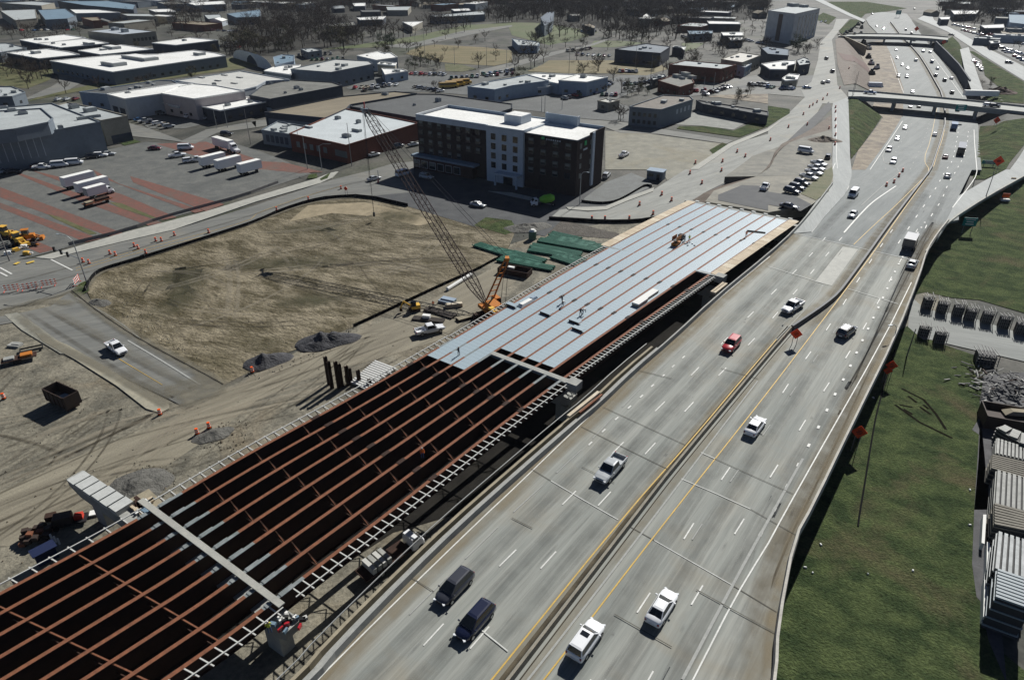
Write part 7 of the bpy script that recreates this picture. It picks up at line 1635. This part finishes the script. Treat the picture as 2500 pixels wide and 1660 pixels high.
def form_stack(lab, quad, h, n, along, base=0.0, m=M_form):
    """stack of ribbed steel forms; quad = top outline in the photograph, ribs run along the first or second side"""
    Q = [G(*p, h) for p in quad]; c = sum(Q, Vector())/4; t = thing('form_stack', lab, 'form stack', (c.x, c.y, 0)); r = rel(t); Q = [r(p) for p in Q]
    dn = Vector((0,0,h-base)); mb = MB(); I_ = [q*.97+Vector((0,0,q.z*.03-.3)) for q in Q]
    a = Q if sum(Q[i].x*Q[(i+1)%4].y-Q[(i+1)%4].x*Q[i].y for i in range(4)) > 0 else [Q[0],Q[3],Q[2],Q[1]]
    mb.hexa([*[Vector((q.x*.96,q.y*.96,base)) for q in a], *[Vector((q.x*.96,q.y*.96,h-.28)) for q in a]], M_frd); mb.build('stack_core', t)
    for k in range(n):
        f = (k+.5)/n
        p, q = (Q[0].lerp(Q[1], f), Q[3].lerp(Q[2], f)) if along else (Q[0].lerp(Q[3], f), Q[1].lerp(Q[2], f))
        wd = ((Q[1]-Q[0]).length if along else (Q[3]-Q[0]).length)/n; mb = MB(); mb.bar(p-Vector((0,0,.12)), q-Vector((0,0,.12)), wd*.62, .25, m); mb.build('rib', t)
    for k in range(4):
        z_ = base+(h-base)*(k+.5)/4; mb = MB()
        for i in range(4): mb.bar(Vector((a[i].x,a[i].y,z_)), Vector((a[(i+1)%4].x,a[(i+1)%4].y,z_)), .12, .18, m)
        mb.build('layer_rail', t)
form_stack('long pale steel channel stack at the top of the form yard', T(3,2,"2110 800 2180 780 2420 880 2420 990"), 2.4, 3, False)
form_stack('ribbed pale form stack with a small ladder end below the channels', T(3,2,"2110 900 2420 1000 2420 1110 2100 1040"), 2.0, 9, True)
form_stack('dull brown-grey form stack with ribs running crosswise', T(3,2,"2070 1050 2420 1130 2420 1290 2060 1180"), 3.0, 8, False, m=cmat('dull_form',(.24,.225,.19),.8,1))
form_stack('long pale ribbed form stack in the middle of the yard', T(3,2,"2110 1195 2440 1280 2440 1590 2090 1500"), 3.2, 7, True)
form_stack('grey form stack with crosswise ribs above the palest one', T(3,2,"2090 1495 2440 1590")+T(3,3,"2440 200 2090 130"), 3.5, 8, False, m=cmat('dull_form',(.24,.225,.19),.8,1))
form_stack('palest ribbed form stack near the bottom right', T(3,3,"2120 190 2440 290 2440 640 2085 530"), 4.2, 6, True, m=mat('white_form',(.36,.38,.38),c2=(.22,.235,.235),scale=1,rough=.4))
form_stack('striped blue-grey form stack lowest in the yard', T(3,3,"2120 530 2440 640 2440 920 2100 800"), 5.0, 9, False, m=mat('bluegrey_form',(.28,.32,.34),rough=.4))
for i, s in enumerate(["1985 40 2015 40 1998 310 1970 300","2045 -40 2080 -40 2068 130 2040 130","1995 640 2020 650 2012 990 1985 980","2050 570 2085 580 2080 900 2055 890","2020 290 2045 300 2050 580 2015 560"]):
    Q = [G(*p, 1.2) for p in T(3,3,s)]; mb = MB(); Q = [Q[3],Q[2],Q[1],Q[0]]; mb.hexa([*[Vector((q.x,q.y,.02)) for q in Q], *Q], M_dw if i % 2 == 0 else M_form)
    mb.build('white_beam', label=f'white steel beam lying along the left side of the form yard, {nth(i)}', category='beam')
for i, (c, r_, x, y) in enumerate([(3,2,480,1175),(3,2,970,535),(3,2,1940,245),(3,3,485,320),(3,3,340,530),(3,3,410,580),(3,3,1335,560),(3,3,920,590),(3,3,1860,140),(3,2,1860,1385),(3,1,2110,20),(3,1,1930,445),(3,1,2310,175)]):
    b = G(*T(c, r_, f"{x} {y}")[0], .06); mb = MB(); mb.box((0,0,.12),(rnd.uniform(.2,.45),rnd.uniform(.12,.25),.15),M_dw,rz=rnd.uniform(0,3),taper=.7); o = mb.build('litter_piece', label=f'white scrap of litter lying in the meadow, {nth(i)} counted from the middle', category='litter', group='litter in the meadow'); o.location = b
# gas tanks and sign by the road, long roof ladder etc
boxes('message_board', 'small orange arrow board standing in the deep grass beside the exit ramp', 'arrow board', (2452,492), R(-10), [('trailer',(0,0,.5),(2.4,1.2,.5),M_dw),('panel',(0,.1,1.8),(2.0,.1,1.2),M_dr),('mast',(0,.2,1.1),(.15,.15,1.6),M_post),('wheel',(0,.75,.3),(.6,.2,.6),M_tyre)])
boxes('white_trailer', 'long white trailer parked left of the brown heap beyond the road bridge', 'trailer', (2393,236), R(-8), [('body',(0,0,1.6),(16,2.4,2.4),PC['white']),('roof',(0,0,2.85),(15.8,2.3,.1),RW_)])
boxes('white_tent', 'white tank truck in the excavation just before the near road bridge', 'tank', (2135,212), R(-8), [('tank',(0,0,1.2),(9,3,2.2),PC['white'],0,.8),('frame',(0,0,.2),(9.5,2,.3),M_chr)], z=zf)
for i, (x, y) in enumerate([(760,300),(790,340),(850,330),(905,440),(930,460),(860,270),(720,320),(925,540),(950,600),(955,690),(1000,640),(830,240),(700,345),(880,400)]):
    p = (1875+x*.26471, y*.26471); boxes('earth_machine', f'small dark earthmoving machine in the excavation, {nth(i)} from the top', 'construction machine', p, R(rnd.uniform(0,180)), [('body',(0,0,1.5),(3.6,2.2,1.6),rnd.choice([M_ylw,M_frd,M_frd,M_dw,M_tan]),0,.8),('tracks',(0,0,.4),(4,2.6,.8),M_bk),('cab',(.4,0,2.7),(1.4,1.4,1.2),M_gl)], z=lambda Y: zf(Y) if p[0] > 2105 else -1.0, group='machines in the excavation')

# ------------------------------------------------------------------ trees
TB = mat('bare_branches', (.048,.037,.030), c2=(.075,.058,.045), scale=.3, rough=.95, spec=.1); TK = mat('tree_bark', (.07,.058,.047), rough=.95)
TG = mat('evergreen_leaves', (.022,.042,.016), c2=(.04,.062,.022), scale=.5, rough=.8); TO = mat('olive_brush', (.06,.06,.028), c2=(.09,.075,.04), scale=.3, rough=.9)
def tree_meshes(seed, kind='bare', fine=420):
    rr = random.Random(seed); tk = MB(); cr_ = MB(); H = 1.0
    if kind == 'bare':
        tk.tube((0,0,0),(rr.uniform(-.02,.02),rr.uniform(-.02,.02),.34),.022,TK,r1=.014,n=6); fork = Vector((0,0,.32)); tips = []
        for k in range(7):
            a = 2*math.pi*k/7+rr.uniform(-.4,.4); e = rr.uniform(.45,1.15); d = Vector((math.cos(a)*math.cos(e), math.sin(a)*math.cos(e), math.sin(e))); l = rr.uniform(.28,.5); q = fork+d*l; q.z = min(q.z,.92)
            tk.tube(fork, q, .010, TK, r1=.004, n=4, cap=False)
            for j in range(5):
                s = fork.lerp(q, rr.uniform(.3,1)); d2 = (d+Vector((rr.gauss(0,.6),rr.gauss(0,.6),rr.gauss(.25,.4)))).normalized(); e2 = s+d2*rr.uniform(.10,.24); tk.tube(s, e2, .005, TB, r1=.002, n=3, cap=False); tips.append((s, e2))
        for k in range(fine):
            s, e = rr.choice(tips); p = s.lerp(e, rr.uniform(.1,1.15)); d = ((e-s).normalized()+Vector((rr.gauss(0,.75),rr.gauss(0,.75),rr.gauss(.1,.5)))).normalized(); l = rr.uniform(.05,.13); w_ = rr.uniform(.0022,.0048)
            n = d.cross(Vector((rr.gauss(0,1),rr.gauss(0,1),rr.gauss(0,1)))).normalized()*w_; cr_.poly([p-n, p+n, p+d*l], TB)
    else:
        m = TG if kind == 'green' else TO; tk.tube((0,0,0),(0,0,.4),.025,TK,r1=.015,n=6)
        for k in range(3):
            a = rr.uniform(0,6.3); tk.tube((0,0,.25),(math.cos(a)*.15,math.sin(a)*.15,.55),.012,TK,r1=.006,n=4)
        cl = [(Vector((rr.gauss(0,.15),rr.gauss(0,.15),rr.uniform(.3,.85))), rr.uniform(.10,.19)) for _ in range(15)]
        for k in range(fine*2):
            c, r_ = rr.choice(cl); d = Vector((rr.gauss(0,1),rr.gauss(0,1),rr.gauss(0,1))).normalized(); p = c+d*r_*rr.uniform(.6,1.05); s = rr.uniform(.012,.028)
            u = d.cross(Vector((rr.gauss(0,1),rr.gauss(0,1),rr.gauss(0,1)))).normalized(); v = d.cross(u)*.7+d*rr.uniform(-.3,.3); cr_.poly([p-u*s, p+v*s, p+u*s, p-v*s], m)
    return tk, cr_
VAR = {}
for kind, n in (('bare', 5), ('green', 2), ('brush', 2)):
    VAR[kind] = [(a.mesh('trunk'), b.mesh('crown'), b, a) for a, b in (tree_meshes(40+i+len(kind)*7, kind, 560 if kind == 'bare' else 420) for i in range(n))]
def in_poly(x, y, P):
    c = False
    for i in range(len(P)):
        (ax, ay), (bx, by) = P[i], P[i-1]
        if (ay > y) != (by > y) and x < (bx-ax)*(y-ay)/(by-ay)+ax: c = not c
    return c
trees = []
def scatter(poly, n, h0, h1, where, kinds=('bare',)):
    x0, x1 = min(p[0] for p in poly), max(p[0] for p in poly); y0, y1 = min(p[1] for p in poly), max(p[1] for p in poly)
    W = [G(*p, 0) for p in poly]; PW = [(p.x, p.y) for p in W]; X0, X1 = min(p[0] for p in PW), max(p[0] for p in PW); Y0, Y1 = min(p[1] for p in PW), max(p[1] for p in PW); k = 0; g = 0
    while k < n and g < n*60:
        g += 1; x, y = rnd.uniform(X0,X1), rnd.uniform(Y0,Y1)
        if in_poly(x, y, PW) and not near_building(x, y): trees.append((x, y, rnd.uniform(h0,h1), rnd.choice(kinds), where)); k += 1
BF = []
for o in sc.objects:
    if o.parent is None and o.get('category') in ('building','tower_hotel','hotel') and o.children:
        wl = [c for c in o.children if c.name.startswith(('wall','left_wing'))]
        if wl:
            bb = [Vector(b) for b in wl[0].bound_box]; BF.append((o.location.x, o.location.y, max(b.xy.length for b in bb)))
def near_building(x, y):
    return any(math.hypot(x-a, y-b) < r*.62+2 for a, b, r in BF)
Y_ = ('bare','bare','bare','bare','brush')
scatter(T1("-260 330 0 130 250 60 680 60 700 250 900 380 900 470 500 440 150 500 -250 520"), 250, 10, 16, 'wood beside the railway', Y_)
scatter(T0("2000 420 2361 330 2361 560 2200 600 2000 620"), 16, 7, 11, 'railway bank', ('bare','brush'))
scatter(T0("1180 640 2000 620 1800 690 1250 730"), 12, 2, 4.5, 'weedy railway cut', ('brush','bare'))
scatter(T0("-150 540 330 560 470 640 440 740 250 790 0 700 -150 690"), 22, 8, 11, 'grove at the curved road bend', ('bare',))
scatter(T0("1540 110 1860 90 1900 300 1700 300 1560 260"), 16, 12, 17, 'evergreen clump in the industrial area', ('green',))
scatter(T0("850 160 1150 160 1150 235 850 235"), 10, 6, 9, 'yard behind the white halls', ('bare','green'))
scatter(T0("-100 20 2361 12 2361 90 1900 90 1300 20 500 30 -100 60"), 220, 8, 12, 'far wood at the top left', Y_)
scatter(T0("0 200 800 215 760 280 0 330"), 26, 5, 9, 'far scrub behind the barns', Y_)
scatter(T1("930 250 1600 250 2361 130 2361 210 1500 330 1150 420 930 430"), 46, 10, 16, 'park behind the brown meadow', ('bare',))
scatter(T1("600 250 930 270 950 400 700 380"), 24, 10, 15, 'thicket beside the park', ('bare','bare','brush'))
scatter(T1("1080 380 1300 400 1280 460 1060 450"), 9, 6, 10, 'hedge of evergreens at the park corner', ('green',))
scatter(T1("1330 560 1700 590 1700 650 1420 660"), 10, 5, 9, 'shrubs beside the small white shed', ('green','bare'))
scatter(T1("1560 200 2361 130 2361 190 1600 260"), 34, 10, 15, 'tree row behind the park lawn', ('bare',))
scatter(T1("0 10 900 10 2361 15 2361 90 1600 100 1200 70 700 130 300 60 0 60"), 480, 10, 15, 'far wood along the top edge, left half', Y_)
scatter(T2("0 12 2361 12 2361 120 1800 140 1000 180 600 120 0 150"), 900, 11, 16, 'far wood along the top edge, right half', ('bare',))
scatter(T2("0 120 600 120 1000 170 1750 140 1750 260 1300 300 900 260 500 250 0 230"), 230, 11, 16, 'wood left of the tower hotel', ('bare',))
scatter(T2("280 260 900 290 1500 310 1550 400 1250 390 900 390 560 380 330 350"), 46, 10, 15, 'park beside the dark church hall', ('bare',))
scatter(T2("-30 440 260 380 300 520 260 620 100 620 0 560"), 7, 9, 14, 'bare clump between the two meadows', ('bare',))
scatter(T2("960 830 1250 800 1420 860 1100 900"), 15, 3, 6, 'dark shrubs behind the old grey house', ('green','brush','bare'))
scatter(T2("1820 430 2100 400 2100 470 1850 540"), 8, 8, 12, 'trees before the cream roofed hall', ('bare',))
scatter(T2("2080 870 2200 850 2260 960 2080 960"), 5, 5, 7, 'trees in the ruin', ('bare','brush'))
scatter(T2("980 1090 1060 1090 1060 1180 990 1180"), 3, 6, 8, 'corner of the old grey house', ('bare',))
scatter(T2("160 800 240 800 240 890 40 880"), 5, 4, 6, 'parking strip of the pale blue store', ('bare','brush'))
scatter(T3("230 400 310 400 300 500 220 500"), 4, 9, 13, 'evergreens at the foot of the tower hotel', ('green',))
scatter(T3("300 380 440 330 470 560 400 580 320 520"), 8, 6, 9, 'strip between tower hotel and ramp road', ('bare',))
scatter(T3("1650 15 2361 15 2361 120 2150 210 1950 210 1700 200 1560 100"), 260, 10, 16, 'dark wood at the top right', ('bare',))
scatter(T3("1850 380 2361 380 2361 480 2200 440"), 6, 5, 8, 'trees among the parked cars at the top right', ('bare',))
scatter(T3("1950 760 2050 720 2150 830 2000 900"), 5, 3, 5, 'brown brush beside the soil heap', ('brush','bare'))
for c_i, poly_, n_, nm_ in ((0,'0 180 2361 180 2361 620 1200 1000 0 860',60,'left industrial blocks'),(0,'-100 60 2361 60 2361 190 -100 190',90,'far industrial blocks'),(1,'-260 300 2361 300 2361 700 700 560 -260 520',50,'yards below the park'),(2,'-50 380 2361 300 2361 760 800 900 -50 880',80,'blocks around the meadows'),(2,'1300 120 2361 120 2361 420 1300 420',70,'blocks by the tower hotel'),(3,'1700 200 2361 200 2361 420 2000 380',14,'car lots at the top right')):
    scatter(T(c_i,0,poly_), n_, 6, 11, nm_, ('bare','bare','bare','bare','bare','bare','brush'))
for x, y, h, k, wh in [(1640+16,868,9,'bare','single round tree in the car park'),(1405,640,7,'green','single dark shrub beside the small white shed')]:
    q = G(625+x*.26471, y*.26471, 0); trees.append((q.x, q.y, h, k, wh))
rest_ = [(-200,1020,-200,1600)]
# beyond the frame edge and up to the skyline
for _ in range(500):
    x = rnd.uniform(-1000,1000); y = rnd.uniform(1080,1500)
    if abs(x) < y*.85: trees.append((x, y, rnd.uniform(11,16), 'bare', 'skyline wood'))
trees.sort(key=lambda t: math.hypot(t[0], t[1]))
far = MB(); tn_ = {'bare':'bare_tree','green':'evergreen_tree','brush':'brush_tree'}; tl = {'bare':'bare winter tree in the ','green':'dark evergreen tree in the ','brush':'olive brown bushy tree in the '}
far_list = []; near_ = []
for i, (x, y, h, k, wh) in enumerate(trees):
    v = rnd.choice(VAR[k]); rz = rnd.uniform(0, 6.3); z = ht(x, y) if x > 100 else 0
    s = (h*rnd.uniform(.95,1.2), h*rnd.uniform(.95,1.2), h)
    if i < 297 or k != 'bare' and i < 360 and sum(n[3] == k for n in near_) < 290: near_.append((x/max(y,1), x, y, k, wh, z, rz, s, v))
    else: far_list.append((x, y, z, rz, s, v))
near_.sort(key=lambda n: n[0]); cntr = {}
for _, x, y, k, wh, z, rz, s, v in near_:
    c_ = cntr.get((k, wh), 0); cntr[(k, wh)] = c_+1; kd = {'bare':'bare winter tree','green':'dark evergreen tree','brush':'olive brown bushy tree'}[k]
    t = thing(tn_[k], wh if 'single' in wh else f"{kd}, {nth(c_)} from the left, {wh}", 'tree', (x, y, z), rz, None if 'single' in wh else kd+'s, '+wh); t.scale = s
    link('trunk', v[0], t); link('crown', v[1], t)
# the remaining wood as one mass
Vs = []; Fs = []; off = 0; mi_ = []
cache = {}
for (x, y, z, rz, s, v) in far_list:
    key = id(v)
    if key not in cache:
        allv = []; allf = []; 
        for mb_ in (v[3], v[2]):
            step = 1; o_ = len(allv); allv += mb_.v; fs = mb_.f if mb_ is v[3] else mb_.f[::2]; allf += [tuple(a+o_ for a in f) for f in fs]
        used = sorted({a for f in allf for a in f}); rm_ = {a: i for i, a in enumerate(used)}; cache[key] = (np.array([allv[a] for a in used]), [tuple(rm_[a] for a in f) for f in allf])
    A_, F_ = cache[key]; B_ = A_*np.array([s[0]*1.15, s[1]*1.15, s[2]]); c_, s_ = math.cos(rz), math.sin(rz)
    Vs.append(np.stack([B_[:,0]*c_-B_[:,1]*s_+x, B_[:,0]*s_+B_[:,1]*c_+y, B_[:,2]+z], 1)); Fs += [tuple(a+off for a in f) for f in F_]; off += len(A_)
me = bpy.data.meshes.new('far_wood'); me.from_pydata(np.concatenate(Vs).tolist(), [], Fs); me.materials.append(TB)
link('far_wood', me, kind='stuff', label='mass of bare winter trees filling the far woods up to the top edge', category='wood')
M_leaf = mat('leaf_litter_floor', (.040,.036,.030), c2=(.022,.023,.018), scale=.06, rough=.95)
patch('woodland_floor', T2("-50 0 2361 0 2361 130 1750 270 1300 300 900 270 500 250 0 230"), M_leaf, .06)
patch('woodland_floor', T1("-260 330 0 130 250 0 2361 0 2361 190 1600 250 900 300 900 470 500 440 150 520 -250 520"), M_leaf, .055)
patch('woodland_floor', T0("-600 195 800 180 1540 100 1900 90 2361 230 2361 560 2000 620 1900 300 760 290 -600 340"), mat('dull_urban_floor', (.10,.10,.085), c2=(.06,.062,.05), scale=.04), .05)
patch('woodland_floor', T3("1560 0 2900 0 2900 300 2100 240 1700 200"), M_leaf, .15)
patch('grove_floor', T0("-300 540 330 560 490 660 460 740 250 820 -300 760"), M_weeds, .07)
# more low roofs of the far neighbourhoods
hn = 0; used_ = []
for (c, x0, y0, x1, y1, n, area) in [(0,0,15,2361,80,16,'top left industrial strip'),(0,500,180,2361,280,9,'blocks behind the white halls'),(1,0,20,2361,110,18,'strip above the park'),(2,0,20,2361,100,12,'dark wood at the top'),(2,1500,130,2361,290,14,'blocks left of the tower hotel'),(3,1500,20,2361,200,14,'top right blocks'),(3,1750,240,2361,440,8,'car lots at the top right'),(2,700,140,1500,260,6,'wood above the church hall')]:
    got = []
    for _ in range(n):
        p = G(c*625+rnd.uniform(x0,x1)*.26471, rnd.uniform(y0,y1)*.26471, 0)
        if near_building(p.x, p.y) or any((p-q).length < 28 for q in used_) or (p.x > 180 and p.x/p.y < .46 and p.x/p.y > .3): continue
        used_.append(p); got.append(p)
    got.sort(key=lambda p: p.x/p.y)
    for i, p in enumerate(got):
        a = R(rnd.choice([-25, 65])+rnd.uniform(-8, 8)); l_, w_ = rnd.uniform(16, 44 if c < 3 else 22), rnd.uniform(10, 22 if c < 3 else 14); u_ = Vector((math.cos(a), math.sin(a), 0)); v_ = Vector((-u_.y, u_.x, 0))
        rm = rnd.choice([RW_, RP, RD, RG, RT, RB, RW_, RP]); nm_ = {'white_membrane_roof':'white','pale_grey_roof':'pale grey','dark_tar_roof':'dark','gravel_roof':'gravel','tan_gravel_roof':'tan','blue_metal_roof':'blue'}[rm.name]
        building('far_building', f"far building with {nm_} roof, {nth(i)} from left, {area}", [p+u_*l_/2+v_*w_/2, p-u_*l_/2+v_*w_/2, p-u_*l_/2-v_*w_/2, p+u_*l_/2-v_*w_/2], rnd.uniform(4, 7), rm, rnd.choice([WG, WW, WD, WT, WB]), world=True, group='low buildings, '+area)
# scattered small far houses
HN = 0
for i, (c, x, y) in enumerate([(1,60,60),(1,300,30),(1,330,90),(1,760,120),(1,1080,30),(1,1490,60),(1,1620,80),(1,2060,60),(1,2280,40),(2,120,80),(2,480,60),(2,900,110),(2,1100,60),(2,1420,120),(2,1500,215),(2,1380,235),(2,1580,60),(2,2020,90),(2,2250,90),(2,2280,170),(3,1650,60),(3,2050,60),(3,1500,150),(0,330,20),(0,950,235),(0,1250,235),(0,1650,60),(0,1850,60),(0,2230,60),(0,2020,240)]):
    p = G(c*625+x*.26471, y*.26471, 0); rz = rnd.uniform(0, 3.1); t = thing('house', f'small far house with a pale gabled roof, {nth(i)} from the left in the far neighbourhoods', 'house', p, rz, 'small far houses'); w_, l_, h_ = rnd.uniform(8,13), rnd.uniform(12,22), rnd.uniform(3,5)
    mb = MB(); mb.box((0,0,h_/2), (l_,w_,h_), rnd.choice([WT,WW,WD,WB])); mb.build('wall', t); rm = rnd.choice([RP,RD,RG,RW_,RT,RB]); mb = MB(); a, b = l_/2+.5, w_/2+.5
    mb.poly([(-a,-b,h_),(a,-b,h_),(a,0,h_+2.4),(-a,0,h_+2.4)], rm); mb.poly([(a,b,h_),(-a,b,h_),(-a,0,h_+2.4),(a,0,h_+2.4)], rm); mb.poly([(-a,-b,h_),(-a,0,h_+2.4),(-a,b,h_)], rm); mb.poly([(a,-b,h_),(a,b,h_),(a,0,h_+2.4)], rm); mb.build('roof', t)
# ------------------------------------------------------------------ haze
hm = bpy.data.materials.new('haze'); hm.use_nodes = True; t_ = hm.node_tree; t_.nodes.clear(); pv = t_.nodes.new('ShaderNodeVolumePrincipled'); ou = t_.nodes.new('ShaderNodeOutputMaterial')
pv.inputs['Color'].default_value = (.80,.88,1.0,1); pv.inputs['Density'].default_value = .00004; pv.inputs['Anisotropy'].default_value = .2; t_.links.new(pv.outputs[0], ou.inputs['Volume'])
mb = MB(); mb.hexa([(-9500,-3500,-7),(9500,-3500,-7),(9500,14500,-7),(-9500,14500,-7),(-9500,-3500,68),(9500,-3500,68),(9500,14500,68),(-9500,14500,68)], hm); mb.build('haze', kind='stuff')
